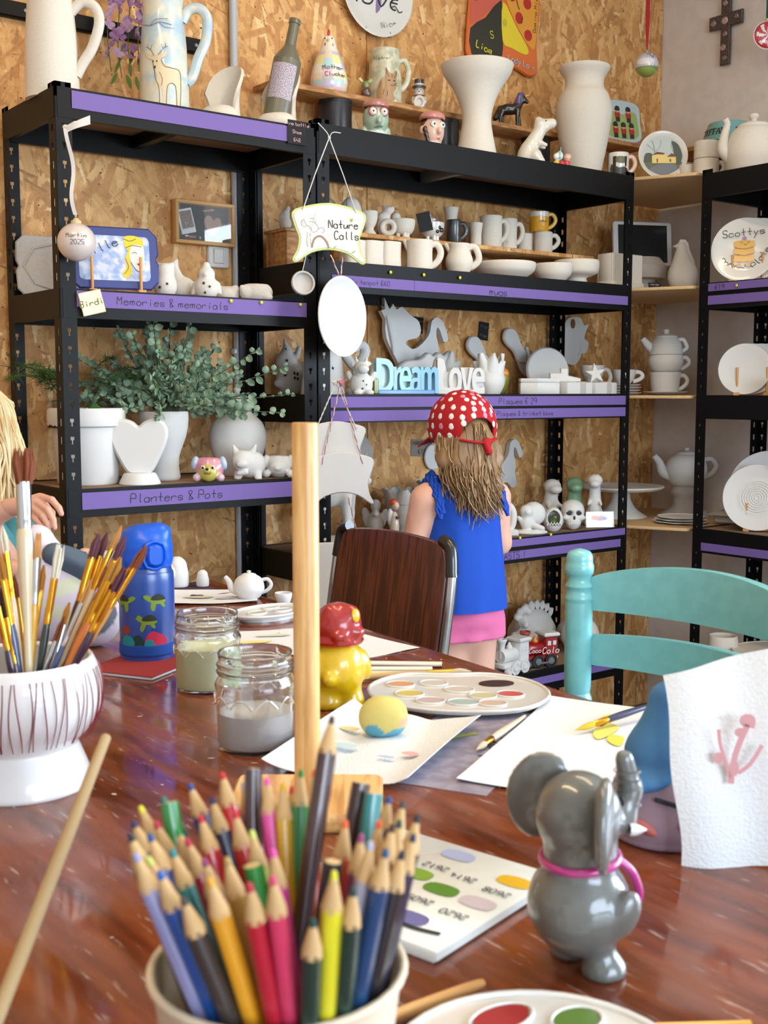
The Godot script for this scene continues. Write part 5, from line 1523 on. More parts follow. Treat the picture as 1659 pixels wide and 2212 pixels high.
	o = thing("straight_jug", "white bisque straight-sided jug with handle", "jug", V(1.990, y, -2.437), VT)
	part(o, "body", lathe(vessel(sm([.030, 0, .034, .004, .034, .05, .036, .08]), .0035), 32), M.cream)
	part(o, "spout", blob([c(V(-.028, .060, 0), V(-.040, .079, 0), .010, .006)], .003, .0), M.cream)
	part(o, "handle", handle(.032, .012, .068, .024, .006), M.cream)
	o = thing("round_jug", "white bisque round-bellied jug with pouring lip", "jug", V(2.130, y, -2.437), VT)
	part(o, "body", lathe(vessel(sm([.024, 0, .028, .003, .037, .025, .037, .042, .029, .065, .030, .082]), .0035), 32), M.cream)
	part(o, "spout", blob([c(V(-.020, .058, 0), V(-.037, .081, 0), .010, .006)], .003, .0), M.cream)
	part(o, "handle", handle(.033, .018, .072, .024, .006, .028), M.cream)
	var bowl := func(label: String, x: float, z: float, r: float, h: float): pot("bowl", label, "bowl", V(x, y, z), sm([r * .55, 0, r * .62, h * .06, r * .92, h * .45, r, h * .85, r * .985, h]), .005, M.cream)
	bowl.call("widest shallow white bisque bowl on the mugs shelf", 2.330, -2.468, .090, .046)
	bowl.call("white bisque bowl behind the widest bowl", 2.452, -2.60, .065, .055)
	bowl.call("medium white bisque bowl next to the footed bowl", 2.498, -2.440, .058, .051)
	pot("footed_bowl", "white bisque bowl on a round foot at the shelf end", "bowl", V(2.628, y, -2.468), sm([.036, 0, .036, .004, .030, .018, .036, .024, .062, .035, .068, .055, .067, .072]), .005, M.cream)
	o = thing("oblong_planter", "pale oblong bisque planter standing in a shallow tray", "planter", V(2.826, 1.4585, -2.47), 0)
	part(o, "tray", ext(rect(.155, .075, .012), .024, .003), M.cream, V(0, .012, .0), V(90, 0, 0))
	for q in [[.140, .006, 0, .028], [.140, .006, 0, -.028], [.006, .056, .067, 0], [.006, .056, -.067, 0]]: part(o, "side", box(q[0], .088, q[1], .002), M.cream, V(q[2], .066, q[3]))
	tagcard("small black recipe-stand tag lying against the oblong planter", V(2.915, 1.4715, -2.405), .042, .024, ["recipe", "stand"], .006, V(-12, -25, 0), Color(.045, .042, .045), Color(.85, .85, .85))
	o = thing("tablet", "white-framed tablet with black screen propped in the corner", "tablet", V(3.035, 1.555, -2.56), VT + 12)
	part(o, "body", ext(rect(.208, .145, .009), .009, .003), M.white, V(0, .072, 0), V(-6, 0, 0))
	part(o, "screen", box(.172, .122, .001), colour(Color(.01, .01, .012), true), V(0, .072, .0048), V(-6, 0, 0))
	pot("deep_bowl", "grey-white lipped bowl on a drum foot carrying the tablet", "bowl", V(3.035, 1.4585, -2.56), [.045, 0, .045, .05, .075, .054, .078, .06, .082, .094, .08, .0955], .076, M.grey_bisque)
	o = thing("hen_vase", "tall white bisque hen vase with scalloped comb", "vase", V(3.020, 1.4585, -2.385), VT)
	part(o, "body", blob([e(.004, .05, 0, .047, .055, .044), c(V(0, .085, 0), V(-.002, .135, 0), .034, .016), c(V(-.012, .143, 0), V(-.030, .142, 0), .008, .002), e(-.004, .142, 0, .015, .014, .014), e(-.004, .158, 0, .007, .008, .005), e(.007, .157, 0, .007, .008, .005), e(.015, .149, 0, .006, .007, .005), e(.018, .138, 0, .006, .007, .005), c(V(.012, .13, 0), V(.03, .09, 0), .012, .012)], .0035, .003, .0), M.white)

func plaque_shelf() -> void:
	var y := 1.1355
	var o: Node
	# behind the post
	o = thing("star_ghost", "stacked white ghost lantern with star holes and horned friend", "lantern", V(1.684, y, -2.60), VT)
	part(o, "body", blob([e(0, .04, 0, .040, .048, .034), e(-.014, .088, 0, .028, .026, .024), e(-.010, .112, 0, .016, .018, .014), c(V(-.012, .125, 0), V(-.016, .143, 0), .008, .004), c(V(.015, .10, 0), V(.022, .122, 0), .009, .007), e(.032, .07, .01, .016, .012, .01), e(-.030, .03, .02, .014, .012, .010)], .004, .006, .0), M.grey_bisque)
	stars_on(o, [[-.012, .052, .0335, .007], [-.008, .090, .0245, .006], [-.012, .12, .014, .004]])
	for q in [[.012, .056, .034], [.020, .054, .0325], [.013, .044, .036], [.020, .042, .034]]: part(o, "face_hole", ball(V(.003, .0045, .002), 8), colour(Color(.12, .10, .09)), V(q[0], q[1], q[2] - .003))
	o = thing("oil_burner", "white bisque waisted oil burner behind the post", "oil burner", V(1.690, y, -2.50), VT)
	part(o, "body", lathe(vessel(sm([.034, 0, .035, .003, .031, .035, .028, .06, .032, .075, .034, .084]), .004), 32), M.white)
	part(o, "air_hole", ball(V(.003, .003, .002), 8), M.ink, V(.008, .062, .0275))
	o = thing("star_lantern", "tall white lantern with star holes behind the cow angel", "lantern", V(1.790, y, -2.58), VT)
	part(o, "body", lathe(vessel(sm([.046, 0, .047, .004, .042, .06, .035, .105, .028, .125]), .004), 32), M.white)
	stars_on(o, [[-.012, .095, .034, .007], [.014, .07, .038, .006], [-.006, .03, .0445, .006]])
	part(o, "top_figure", blob([e(.02, .125, .0, .010, .012, .01), c(V(.022, .13, 0), V(.028, .15, 0), .008, .006)], .003, .004), M.white)
	pot("pink_cup", "dusty pink unglazed pot beside the star lantern", "pot", V(1.722, y, -2.525), sm([.026, 0, .026, .02, .022, .045, .018, .06, .022, .068]), .003, colour(Color(.56, .46, .42)))
	o = thing("open_heart", "white bisque open heart frame on a stand", "ornament", V(1.895, y, -2.60), VT)
	var hp := []
	for p in heart2(.056): hp.append(V(p.x, p.y + .108, 0))
	part(o, "heart", tube(hp, .0075, 8, true, 1.8), M.white)
	part(o, "stand", lathe(sm([.030, 0, .03, .012, .012, .03, .01, .075]) + [0, .078], 20), M.white)
	o = thing("cow_angel", "little white bisque cow with wings and star holes", "ornament", V(1.794, y, -2.435), VT)
	part(o, "body", blob([e(0, .026, 0, .030, .034, .024), e(0, .068, .004, .019, .018, .018), e(.006, .066, .020, .015, .012, .010), c(V(-.010, .082, 0), V(-.014, .096, 0), .005, .003), c(V(.012, .082, 0), V(.014, .096, 0), .005, .003), e(-.021, .078, 0, .007, .008, .004), e(.020, .080, 0, .007, .006, .004), e(-.030, .048, -.006, .008, .016, .006, V(0, 0, 20)), e(.032, .048, -.006, .008, .014, .006, V(0, 0, -20)), e(-.008, .006, .022, .012, .008, .010), e(.022, .006, .018, .012, .008, .010)], .0032, .004, .0), M.white)
	stars_on(o, [[.006, .036, .0238, .0035], [.014, .026, .0238, .003], [.004, .016, .0238, .004]])
	# word plaques
	for n in 2:
		var word: String = ["Dream", "Love"][n]
		o = thing("word_plaque", "%s word plaque standing on the plaques shelf" % ["chunky glazed blue Dream", "chunky plain white Love"][n], "plaque", V(1.946 + n * .197, y, -2.437 - .004 * n), -22)
		var x := -.088 if n == 0 else -.075
		var grad := [[.75, .86, .84], [.40, .62, .80]]
		for i in word.length():
			var big := i == 0
			var tm := print_text(word[i], (.092 if big else (.078 if n == 0 else .075)), "Droid Sans", .030, true)
			var ab := tm.get_aabb()
			var w := ab.size.x
			var sy: float = (.092 if big else .070) / ab.size.y
			var sx: float = [[.046, .020, .030, .028, .046], [.036, .034, .034, .034]][n][i] / w
			var mm: Material = M.white
			if n == 0: mm = colour([Color(.50, .72, .80), Color(.45, .68, .82), Color(.52, .76, .78), Color(.48, .70, .82), Color(.45, .70, .84)][i], true)
			var lp := part(o, "letter", tm, mm)
			lp.scale = V(sx * 1.1, sy, 1.0)
			lp.position = V(x + sx * w * .5, sy * (-ab.position.y) + .004, 0)
			x += sx * w * 1.0
		part(o, "base_bar", ext(rect(.16 - .02 * n, .014, .004), .034, .003), M.white if n else colour(Color(.36, .58, .78), true), V(-.004, .007, 0))
		if n == 0:
			part(o, "green_end", ext(rect(.018, .045, .006), .034, .004), colour(Color(.50, .52, .14), true), V(-.088, .0225, 0))
			part(o, "pale_back", ext(outl([-.088, .0, -.088, .088, -.06, .092, -.04, .06, .06, .062, .075, .05, .075, .0], 3), .012, .003), colour(Color(.78, .86, .80), true), V(0, .002, -.014))
		else: part(o, "back_slab", ext(outl([-.075, .0, -.075, .092, -.05, .095, -.04, .06, -.02, .072, .05, .07, .062, .04, .062, .0], 3), .02, .003), M.white, V(0, .002, -.008))
	# big unicorn plaque, tags, flip-flops, disc
	o = thing("unicorn_plaque", "large flat white bisque unicorn plaque leaning on the wall above Dream", "plaque", V(2.150, y + .125, -2.672), 0)
	o.rotation_degrees.x = -5
	part(o, "plaque", ext(unicorn2(.235), .016, .005), M.white, V(0, .035, 0))
	part(o, "mane", tube(spl([V(-.088, .10, .009), V(-.082, .06, .011), V(-.075, .02, .011), V(-.072, -.005, .009)]), .006, 6), M.white)
	one("wavy_stand", "scalloped white bisque block supporting the unicorn plaque", "stand", ext(outl([-.10, 0, .12, 0, .12, .115, .10, .125, .08, .112, .06, .122, .04, .110, .02, .120, -.01, .10, -.06, .095, -.09, .07], 3), .024, .004), M.white, V(2.13, y, -2.60))
	tagcard("black unicorn plaque tag pinned to the wall between horn and tail", V(2.212, 1.342, -2.7175), .042, .048, ["Unicorn", "Plaque"], .007, V(0, 0, -4), Color(.045, .042, .045), Color(.5, .5, .48))
	tagcard("black plaque tag pinned to the wall between the flip-flops", V(2.478, 1.332, -2.7175), .042, .056, ["Flip", "flop"], .008, V(0, 0, -6), Color(.045, .042, .045), Color(.5, .5, .48))
	for n in 2:
		o = thing("flip_flop_plaque", ["white bisque flip-flop plaque behind the tulip pot", "white bisque flip-flop plaque between black tag and round disc"][n], "plaque", V(2.457 + n * .154, 1.245 + n * .030, -2.70), 0, "")
		o.rotation_degrees = V(0, 0, 42)
		part(o, "sole", ext(flipflop2(), .016, .004), M.white)
		part(o, "strap", tube(spl([V(-.03, -.02, .009), V(-.012, -.035, .016), V(.0, -.058, .012), V(.014, -.03, .016), V(.029, -.014, .009)]), .005, 8), M.white)
	o = one("round_plaque", "round white bisque disc leaning behind the boxes", "plaque", ext(ell(.073, .073, 36), .016, .005), M.white, V(2.618, y + .0735, -2.575), V(-8, VT + 18, 0))
	# tulip pot
	o = thing("tulip_pot", "white bisque tulip-shaped pot with pointed petals", "pot", V(2.272, y, -2.465), VT)
	part(o, "body", lathe(vessel(sm([.028, 0, .032, .003, .044, .03, .042, .055, .040, .068]), .004), 32), M.white)
	for k in 7:
		var a := TAU * k / 7 + .2
		part(o, "petal", sheet(func(u, v): return V((v - .5) * .040 * (1.0 - u * u * .95), .060 + u * (.034 if k % 2 else .056) , .040 + .008 * u * u - .012 * pow((v - .5) * 2, 2)), 6, 5, .003), M.white, Z3, V(0, rad_to_deg(a), 0))
	fig("fin_ornament", "pale bisque flame-shaped ornament behind the Love plaque", "ornament", V(2.228, y, -2.585), VT, [e(0, .04, 0, .030, .05, .022), c(V(-.004, .08, 0), V(.004, .125, 0), .018, .004), e(.024, .09, 0, .008, .012, .008)], .004, .01, M.white)
	fig("black_cat_ornament", "small orange pumpkin with a black cat behind the tulip pot", "ornament", V(2.393, y, -2.545), VT, [e(0, .035, 0, .022, .036, .018, Z3, Color(.30, .33, .04)), e(.004, .062, 0, .020, .018, .016, Z3, Color(.72, .28, .03)), e(-.008, .062, .016, .008, .009, .006, Z3, Color(.02, .02, .02)), e(-.014, .071, .016, .004, .005, .004, Z3, Color(.02, .02, .02)), e(-.003, .071, .016, .004, .005, .004, Z3, Color(.02, .02, .02))], .003, .003, M.vert_glaze)
	# boxes
	o = thing("trinket_box", "white bisque six-sided trinket box with lid", "box", V(2.452, y, -2.445), 0)
	var hx := outl([-.075, .0, -.045, -.04, .045, -.04, .075, .0, .045, .04, -.045, .04], 1)
	part(o, "body", ext(hx, .034, .002), M.white, V(0, .017, 0), V(90, 0, 0))
	part(o, "lid", ext(hx, .012, .002), M.white, V(0, .0405, 0), V(90, 0, 0))
	for n in 2:
		o = thing("gift_box", ["white bisque box with raised ribbon and cross bow beside the hexagonal box", "white bisque box with raised ribbon and star at the post"][n], "box", V(2.586 + n * .112, y, -2.44), -6 + 8 * n)
		part(o, "body", box(.100, .036, .075, .002), M.white, V(0, .018, 0))
		part(o, "ribbon", box(.022, .0385, .078, .001), M.grey_bisque, V(.012, .0188, 0))
		if n == 1: part(o, "star", ext(star(.036), .014, .003), M.white, V(-.01, .062, .0), V(-14, VT, 6))
		else:
			part(o, "bow", ext(outl([-.045, .0, .05, .0, .05, .012, .012, .02, .012, .042, -.012, .042, -.012, .028, -.045, .028], 1), .012, .003), M.white, V(-.03, .036, .0), V(-6, VT + 10, 0))
	mug("white bisque cup with round handle behind the star box", V(2.790, y, -2.545), VT, .036, .090, M.white, "", .024, sm([.02, 0, .022, .04, .034, .06, .038, .09]))
	for n in 4: pot("saucer", "white bisque saucer in a low stack beside the post, layer %s" % ["bottom", "second", "third", "top"][n], "saucer", V(2.895, 1.1325 + n * .0085, -2.505), [.03, 0, .034, .001, .058 - .003 * (n % 2), .007], .0035, M.white, "stacked saucers", 32)
	mug("white bisque flared cup on the saucers", V(2.895, 1.1672, -2.505), VT, .036, .045, M.white, "", .026, sm([.018, 0, .022, .003, .033, .02, .039, .045]))
	# fish plaque on the wall
	o = thing("fish_plaque", "white bisque whale-shaped plaque hung on the wall by the corner", "plaque", V(2.865, 1.305, -2.705), 0)
	part(o, "body", ext(outl([-.045, .06, -.03, .078, .0, .085, .03, .082, .046, .06, .068, .062, .055, .035, .05, .015, .07, .0, .06, -.03, .038, -.035, .03, -.05, .01, -.07, -.02, -.072, -.045, -.055, -.058, -.02, -.056, .02], 4), .018, .006), M.white)
	part(o, "hole", ext(ell(.011, .016, 16), .002), colour(Color(.48, .33, .20)), V(-.008, .062, .009))
	part(o, "fin", tube(spl([V(.02, -.04, .010), V(.03, -.02, .012), V(.034, .01, .010)]), .004, 6), M.white)

func teapot(called: String, label: String, at: Vector3, turn: float, r: float, h: float, m: Material, foot := .55) -> Node3D:
	var o := thing(called, label, "teapot", at, turn)
	part(o, "body", lathe(sm([0, 0, r * foot, 0, r * .9, h * .22, r, h * .42, r * .85, h * .68, r * .5, h * .82, 0, h * .83]), 36), m)
	part(o, "lid", lathe(sm([r * .52, h * .81, r * .42, h * .87, r * .14, h * .91, r * .10, h * .93, r * .15, h * .97, 0, h]), 24), m)
	part(o, "spout", tube(spl([V(-r * .75, h * .28, 0), V(-r * 1.1, h * .36, 0), V(-r * 1.28, h * .6, 0), V(-r * 1.55, h * .78, 0)], 4), range(13).map(func(i): return r * lerpf(.3, .13, i / 12.0)), 10), m)
	part(o, "handle", handle(r * .92, h * .22, h * .66, r * .5, r * .08), m)
	return o

func plate(label: String, at: Vector3, turn: float, lean: float, r: float, m: Material, group := "", rings := 0, parent: Node = null) -> Node3D:
	var o: Node3D = thing("plate", label, "plate", at, turn, group)
	var p := sm([0, .0, r * .55, .0, r * .94, r * .10, r, r * .13, r * .985, r * .15, r * .6, r * .06], 4)
	if rings > 0:
		for i in rings * 2: p.append_array([r * .55 * (1.0 - float(i + 1) / (rings * 2 + 1)), r * (.05 + (.03 if i % 2 == 0 else .0))])
	p.append_array([.0, r * .05])
	part(o, "dish", lathe(p, 44), m, V(0, r * cos(deg_to_rad(lean)), 0), V(90 - lean, 0, 0))
	return o

func corner_and_right() -> void:
	var o: Node3D
	# teapot for one on cup on saucer
	var y := 1.1325
	var x := 3.02
	var z := -2.44
	pot("saucer", "white saucer under the teapot for one", "saucer", V(x, y, z), [.035, 0, .04, .001, .072, .010], .0035, M.white)
	mug("white bisque cup under the teapot for one", V(x, y + .0045, z), VT, .048, .068, M.white, "", .026, sm([.036, 0, .040, .004, .046, .03, .050, .068]))
	o = mug("white bisque belly cup in the teapot tower", V(x, y + .0735, z), VT, .054, .055, M.white, "", .024, sm([.038, 0, .044, .004, .056, .03, .053, .055]))
	o = thing("teapot_for_one", "white bisque teapot on top of its cup tower in the corner", "teapot", V(x, y + .130, z), VT)
	part(o, "body", lathe(sm([0, 0, .052, 0, .053, .004, .050, .03, .038, .052, .034, .056]) + [0, .057], 36), M.white)
	part(o, "lid", lathe(sm([.036, .055, .034, .060, .014, .066, .009, .067, .010, .078, .007, .081, 0, .081]), 24), M.white)
	part(o, "spout", tube([V(-.040, .014, 0), V(-.058, .030, 0), V(-.076, .052, 0)], [.017, .014, .009], 10), M.white)
	part(o, "handle", handle(.049, .008, .046, .022, .0045, .042), M.white)
	# pancake plate on easel
	y = 1.4605
	o = plate("glazed plate lettered Scottys Pancake Plate with a pancake stack drawing", V(2.945, y + .004, -2.10), -62, 8, .092, M.white_glaze)
	var fc := V(0, .0935, .0105)
	text(o, "Scottys", .021, .0018, Color(.10, .09, .09), fc + V(.0, .040, -.004), V(-8, 0, 4))
	for i in 7: text(o, "Pancake"[i], .019, .0017, Color(.10, .09, .09), fc + V(-.066 + i * .0155, -.042 - .0030 * (6 - absf(i - 3.5)) * i * .30, .003), V(-8, 0, -48 + i * 9))
	for i in 5: text(o, "Plate"[i], .019, .0017, Color(.10, .09, .09), fc + V(.038 + i * .0085, -.054 + i * .0125, .003), V(-8, 0, 38 + i * 9))
	for q in [[-.022, .024], [.0, .026], [.02, .026]]: paint(o, "pancake", Color(.82, .62, .24), [fl([-.027, q[0] - .008, .0, q[0] - .011, .027, q[0] - .008, .029, q[0], .026, q[0] + .009, .0, q[0] + .011, -.026, q[0] + .009, -.029, q[0]], 3)], fc + V(0, -.004, -.003 + q[0] * .01), V(-8, 0, 0))
	paint(o, "pancake_lines", Color(.30, .20, .10), [[.001, -.027, -.01, .0, -.014, .027, -.01], [.001, -.027, .01, .0, .006, .027, .01], [.001, -.012, .028, -.008, .024, -.004, .028], [.001, .008, .028, .012, .024, .016, .028], [.001, -.002, .021, .004, .018, .008, .021]], fc + V(0, -.004, -.001), V(-8, 0, 0))
	paint(o, "pancake_feet", Color(.70, .52, .36), [ell(.007, .006, 10, -.014, -.042), ell(.007, .006, 10, .014, -.042), [.0014, -.010, -.03, -.012, -.04], [.0014, .010, -.03, .012, -.04]], fc + V(0, -.004, -.002), V(-8, 0, 0))
	paint(o, "blueberry", Color(.60, .40, .62), [ell(.006, .006, 10, .0, .037)], fc + V(0, -.004, -.001), V(-8, 0, 0))
	for n in 2: plate("plain white glazed plate standing behind the pancake plate, %s" % ["first", "second"][n], V(2.968 + n * .02, y + .004, -2.088 + n * .012), -62, 8, .092, M.white_glaze, "plates behind the pancake plate")
	o = thing("plate_easel", "small bamboo easel holding the pancake plate", "easel", V(2.960, y, -2.095), -62)
	easel(o, .085, .0)
	# saucers on easel
	y = 1.1315
	for n in 5: plate(["front white bisque saucer with round well on the lower easel", "second white bisque saucer on the lower easel", "third white bisque saucer on the lower easel", "fourth white bisque saucer on the lower easel", "rearmost white bisque saucer on the lower easel"][n], V(2.945 + n * .020, y + .004, -2.085 + n * .012), -62, 8, .074, M.white, "saucers on the lower easel")
	o = thing("plate_easel", "bamboo easel holding the row of plain saucers", "easel", V(2.965, y, -2.07), -62)
	easel(o, .085, .0)
	one("square_box", "plain white bisque square box with thin lid beside the saucers", "box", box(.08, .055, .08, .003), M.white, V(2.925, y + .0275, -1.925), V(0, 10, 0))
	fig("grey_dish", "grey bisque oval dish behind the saucers against the plaster wall", "dish", V(3.12, y, -2.12), 0, [e(0, .03, 0, .045, .05, .09), e(0, .07, 0, .035, .03, .075, Z3, null, "-")], .006, .0, M.grey_bisque)
	# swirl plates
	y = .7315
	o = plate("white bisque plate with pressed spiral rings on the lowest easel", V(2.955, y + .004, -2.035), -58, 9, .096, M.white, "", 7)
	plate("large plain white bisque plate behind the spiral plate", V(3.02, y + .004, -2.04), -58, 9, .115, M.white)
	o = thing("plate_easel", "bamboo easel holding the spiral plate", "easel", V(2.975, y, -2.025), -58)
	easel(o, .095, .0)
	# teapot on a stand, cake stand, wavy plates, platter
	y = .7295
	pot("cake_stand", "upturned grey bisque stand under the corner teapot", "stand", V(3.165, y, -2.46), sm([.085, 0, .075, .01, .045, .03, .04, .055, .05, .075, .052, .082]), .05, M.grey_bisque)
	teapot("round_teapot", "white bisque round teapot on a stand in the corner", V(3.165, y + .100, -2.46), VT, .070, .130, M.white, .6)
	o = thing("cake_stand", "wide white bisque pedestal cake stand on the Beasts shelf end", "cake stand", V(2.950, y, -2.555), 0)
	part(o, "foot", lathe(sm([.085, 0, .086, .004, .055, .025, .034, .055, .03, .088]) + [0, .09], 36), M.white)
	part(o, "top", lathe(sm([0, .088, .11, .090, .137, .098, .140, .102, .136, .105, .11, .098]) + [0, .097], 44), M.white)
	for n in 3:
		var s := st()
		a_lathe(s, vessel([.05, 0, .055, .001, .085 - n * .006, .007], .004), Transform3D(Basis.from_scale(V(1, 1, 1)), Z3), 60, 9, .04)
		one("wavy_plate", "wavy-edged white bisque plate in a low stack, %s" % ["bottom", "middle", "top"][n], "plate", fin(s), M.white, V(2.965, y + n * .0075, -2.32), V(0, n * 17, 0), "stacked wavy plates")
	o = thing("square_platter", "large grey bisque square platter leaning on the plaster-wall rack", "platter", V(3.10, .7315, -2.17), -80)
	part(o, "dish", ext(rect(.16, .03, .01), .14, .006), M.grey_bisque, V(0, .016, 0))
	part(o, "rim", box(.18, .006, .16, .002), M.grey_bisque, V(0, .034, 0), V(4, 0, 0))
	for n in 4: pot("dinner_plate", "wide cream dinner plate in the bottom stack, %s from the shelf" % ["first", "second", "third", "fourth"][n], "plate", V(2.995, .3285 + n * .011, -1.965), [.09, 0, .10, .001, .137 + .003 * (n % 2), .014], .004, M.cream, "stack of dinner plates", 48)

func dino(label: String, at: Vector3, turn: float, k: float, m: Material, tall := 1.0) -> void:
	var p := [e(0, .032, -.006, .030, .034, .028), c(V(0, .055, 0), V(0, .092 * tall, .006), .022, .018), e(0, .108 * tall, .010, .025, .021, .024), e(0, .101 * tall, .030, .018, .013, .018), c(V(-.016, .060 * tall, .012), V(-.020, .052 * tall, .030), .006, .005), c(V(.016, .060 * tall, .012), V(.020, .052 * tall, .030), .006, .005), c(V(-.020, .022, .008), V(-.022, .005, .022), .014, .010), c(V(.020, .022, .008), V(.022, .005, .022), .014, .010), c(V(0, .02, -.026), V(.012, .008, -.055), .014, .005), e(-.008, .117 * tall, .008, .005, .006, .006), e(.008, .117 * tall, .008, .005, .006, .006)]
	var o := fig("dinosaur_figure", label, "ornament", at, turn, p, .0042, .006, m)
	o.scale = Vector3.ONE * k

func beasts_shelf() -> void:
	var y := .7255
	var o: Node
	fig("angel_figure", "grey bisque kneeling angel figure near the unicorn statue", "ornament", V(1.965, y, -2.60), VT, [e(0, .04, 0, .022, .045, .018), e(0, .098, .0, .015, .018, .015), e(-.024, .06, -.01, .014, .034, .006, V(0, 0, 15)), e(.022, .06, -.01, .012, .03, .006, V(0, 0, -15)), e(0, .075, .014, .010, .008, .010)], .004, .006, M.grey_bisque)
	fig("painted_figure", "tiny painted angel with bright red hair", "ornament", V(1.990, y, -2.545), VT + 25, [e(0, .04, 0, .014, .045, .012, Z3, Color(.62, .52, .42)), e(-.011, .068, -.005, .009, .026, .007, Z3, Color(.75, .75, .78)), e(.002, .100, .002, .011, .013, .011, Z3, Color(.76, .50, .38)), e(-.002, .109, -.003, .013, .012, .012, Z3, Color(.60, .08, .03)), e(.004, .068, .013, .006, .005, .004, Z3, Color(.12, .04, .03))], .003, .002, M.vert_glaze)
	for n in 2:
		o = thing("tulip_vase", ["large grey bisque tulip vase with scalloped rim behind the child", "glazed yellow tulip vase with scalloped rim behind the child"][n], "vase", V(2.065 + n * .105, y, -2.60 + .05 * n), VT)
		var mm: Material = M.grey_bisque if n == 0 else colour(Color(.70, .62, .06), true)
		var h: float = [.138, .115][n]
		part(o, "cup", lathe(vessel(sm([.030, 0, .036, .004, .030, .02, .045, .05, .053, h * .8]), .004), 32), mm)
		for k in 7: part(o, "petal", sheet(func(u, v): return V((v - .5) * .052 * (1.0 - u * u * .6), h * .72 + u * h * .30, .052 + .010 * u * u - .012 * pow((v - .5) * 2, 2)), 5, 5, .003), mm, Z3, V(0, 360.0 / 7 * k, 0))
	fig("praying_figure", "small grey bisque praying child figure beside the tulip vases", "ornament", V(2.055, y, -2.475), VT, [e(0, .03, 0, .020, .032, .018), e(0, .076, 0, .017, .022, .015), e(0, .108, .002, .014, .016, .013), e(0, .07, .016, .008, .010, .008), e(0, .004, 0, .03, .006, .026)], .004, .006, M.bisque)
	o = thing("flower_bowl", "white bisque flower-shaped bowl on top of the tulip vases", "bowl", V(2.185, .846, -2.60), VT)
	for k in 6: part(o, "petal", sheet(func(u, v): return V((v - .5) * .05 * sin((.15 + .85 * u) * PI * .75), u * .032 + .006 * sin(v * PI), .004 + u * .052), 5, 5, .003), M.white, V(0, .004, 0), V(0, 60 * k, 0))
	o = thing("oval_hanger", "white bisque oval door hanger hung on the board wall", "plaque", V(2.268, .945, -2.711), 0)
	part(o, "plate", ext(ell(.034, .040, 28), .008, .003), M.white)
	part(o, "string", tube(spl([V(0, .034, .005), V(-.008, .05, .004), V(0, .062, .002), V(.008, .05, .004), V(.002, .034, .005)]), .0009, 4), M.string)
	tagcard("grey card reading HANGERS €13 pinned to the board wall", V(2.232, .974, -2.7182), .088, .052, ["HANGERS", "€13"], .013, V(0, 0, -2), Color(.52, .48, .44), Color(.06, .06, .06))
	o = one("unicorn_plaque", "flat white bisque unicorn plaque hung on the wall beside the child", "plaque", ext(unicorn2(.20), .016, .005), M.white, V(2.520, .925, -2.708), V(0, 0, 6))
	o = one("oval_plate_hanging", "grey-white oval plate hanging behind the blank scroll plaques", "plate", ext(ell(.045, .065, 28), .008, .003), M.grey_bisque, V(1.985, .955, -2.70))
	# horse and unicorn statues at the left end
	for n in 2: fig("horse_statue", ["white bisque standing horse statue on a plinth behind the pine pole", "white bisque unicorn statue seen past the scroll plaques"][n], "statue", V(1.715 + n * .130, y, -2.47 - .16 * n), [-20.0, -8.0][n], [e(0, .150, 0, .060, .032, .028), c(V(.04, .16, 0), V(.075, .205, 0), .026, .018), c(V(.075, .208, 0), V(.105, .185, 0), .018, .011), c(V(-.042, .14, .014), V(-.052, .08, .016), .022, .010), c(V(-.052, .08, .016), V(-.044, .012, .016), .010, .009), c(V(-.042, .14, -.014), V(-.040, .08, -.016), .022, .010), c(V(-.04, .08, -.016), V(-.03, .012, -.016), .010, .009), c(V(.04, .14, .014), V(.044, .08, .016), .018, .009), c(V(.044, .08, .016), V(.044, .012, .016), .009, .009), c(V(.04, .14, -.014), V(.056, .09, -.016), .018, .009), c(V(.056, .09, -.016), V(.06, .012, -.016), .009, .009), c(V(-.056, .16, 0), V(-.082, .08, 0), .012, .016), e(0, .004, 0, .085, .014, .045), c(V(.082, .22, 0), V(.105, .25, 0), .006, .002)], .006, .008, M.bisque)
	# figures right of the child
	dino("plain white bisque baby dinosaur beside the rear post", V(2.640, y, -2.575), VT + 20, 1.12, M.bisque)
	dino("pale green glazed baby dinosaur", V(2.722, y, -2.55), VT, 1.15, colour(Color(.50, .66, .52), true))
	dino("tall white bisque dinosaur behind the card holder", V(2.728, y, -2.468), VT - 10, .95, M.white, 1.38)
	o = thing("arch_ornament", "white bisque moon arch beside the cherub", "ornament", V(2.322, y, -2.445), VT)
	part(o, "base", box(.075, .018, .045, .004), M.white, V(0, .009, 0))
	part(o, "arch", tube(spl([V(-.024, .016, 0), V(-.028, .06, 0), V(-.004, .095, 0), V(.02, .075, 0), V(.022, .04, 0), V(.012, .016, 0)]), .011, 10), M.white)
	fig("cherub_figure", "white bisque sleeping cherub leaning on a ball", "ornament", V(2.412, y, -2.435), VT, [e(.012, .058, -.012, .036, .036, .028), e(-.012, .068, .014, .020, .020, .018), e(-.012, .034, .014, .018, .024, .016), c(V(.004, .03, .018), V(.034, .018, .024), .010, .008), c(V(-.024, .034, .016), V(-.036, .05, .016), .008, .006), e(.0, .006, .006, .052, .010, .032), e(-.012, .066, .033, .006, .005, .005)], .0035, .004, M.white)
	o = thing("cracked_egg", "white bisque cracked egg with a green hatchling inside", "ornament", V(2.502, y, -2.428), VT)
	part(o, "shell", blob([e(0, .036, 0, .030, .038, .028), e(0, .044, .026, .020, .024, .022, Z3, null, "-"), e(0, .04, .0, .025, .030, .023, Z3, null, "-")], .003, .0, .0), M.white)
	part(o, "hatchling", blob([e(0, .030, .0, .016, .018, .014), e(.004, .044, .006, .010, .009, .010)], .003, .004), colour(Color(.30, .36, .18), true))
	var zig := []
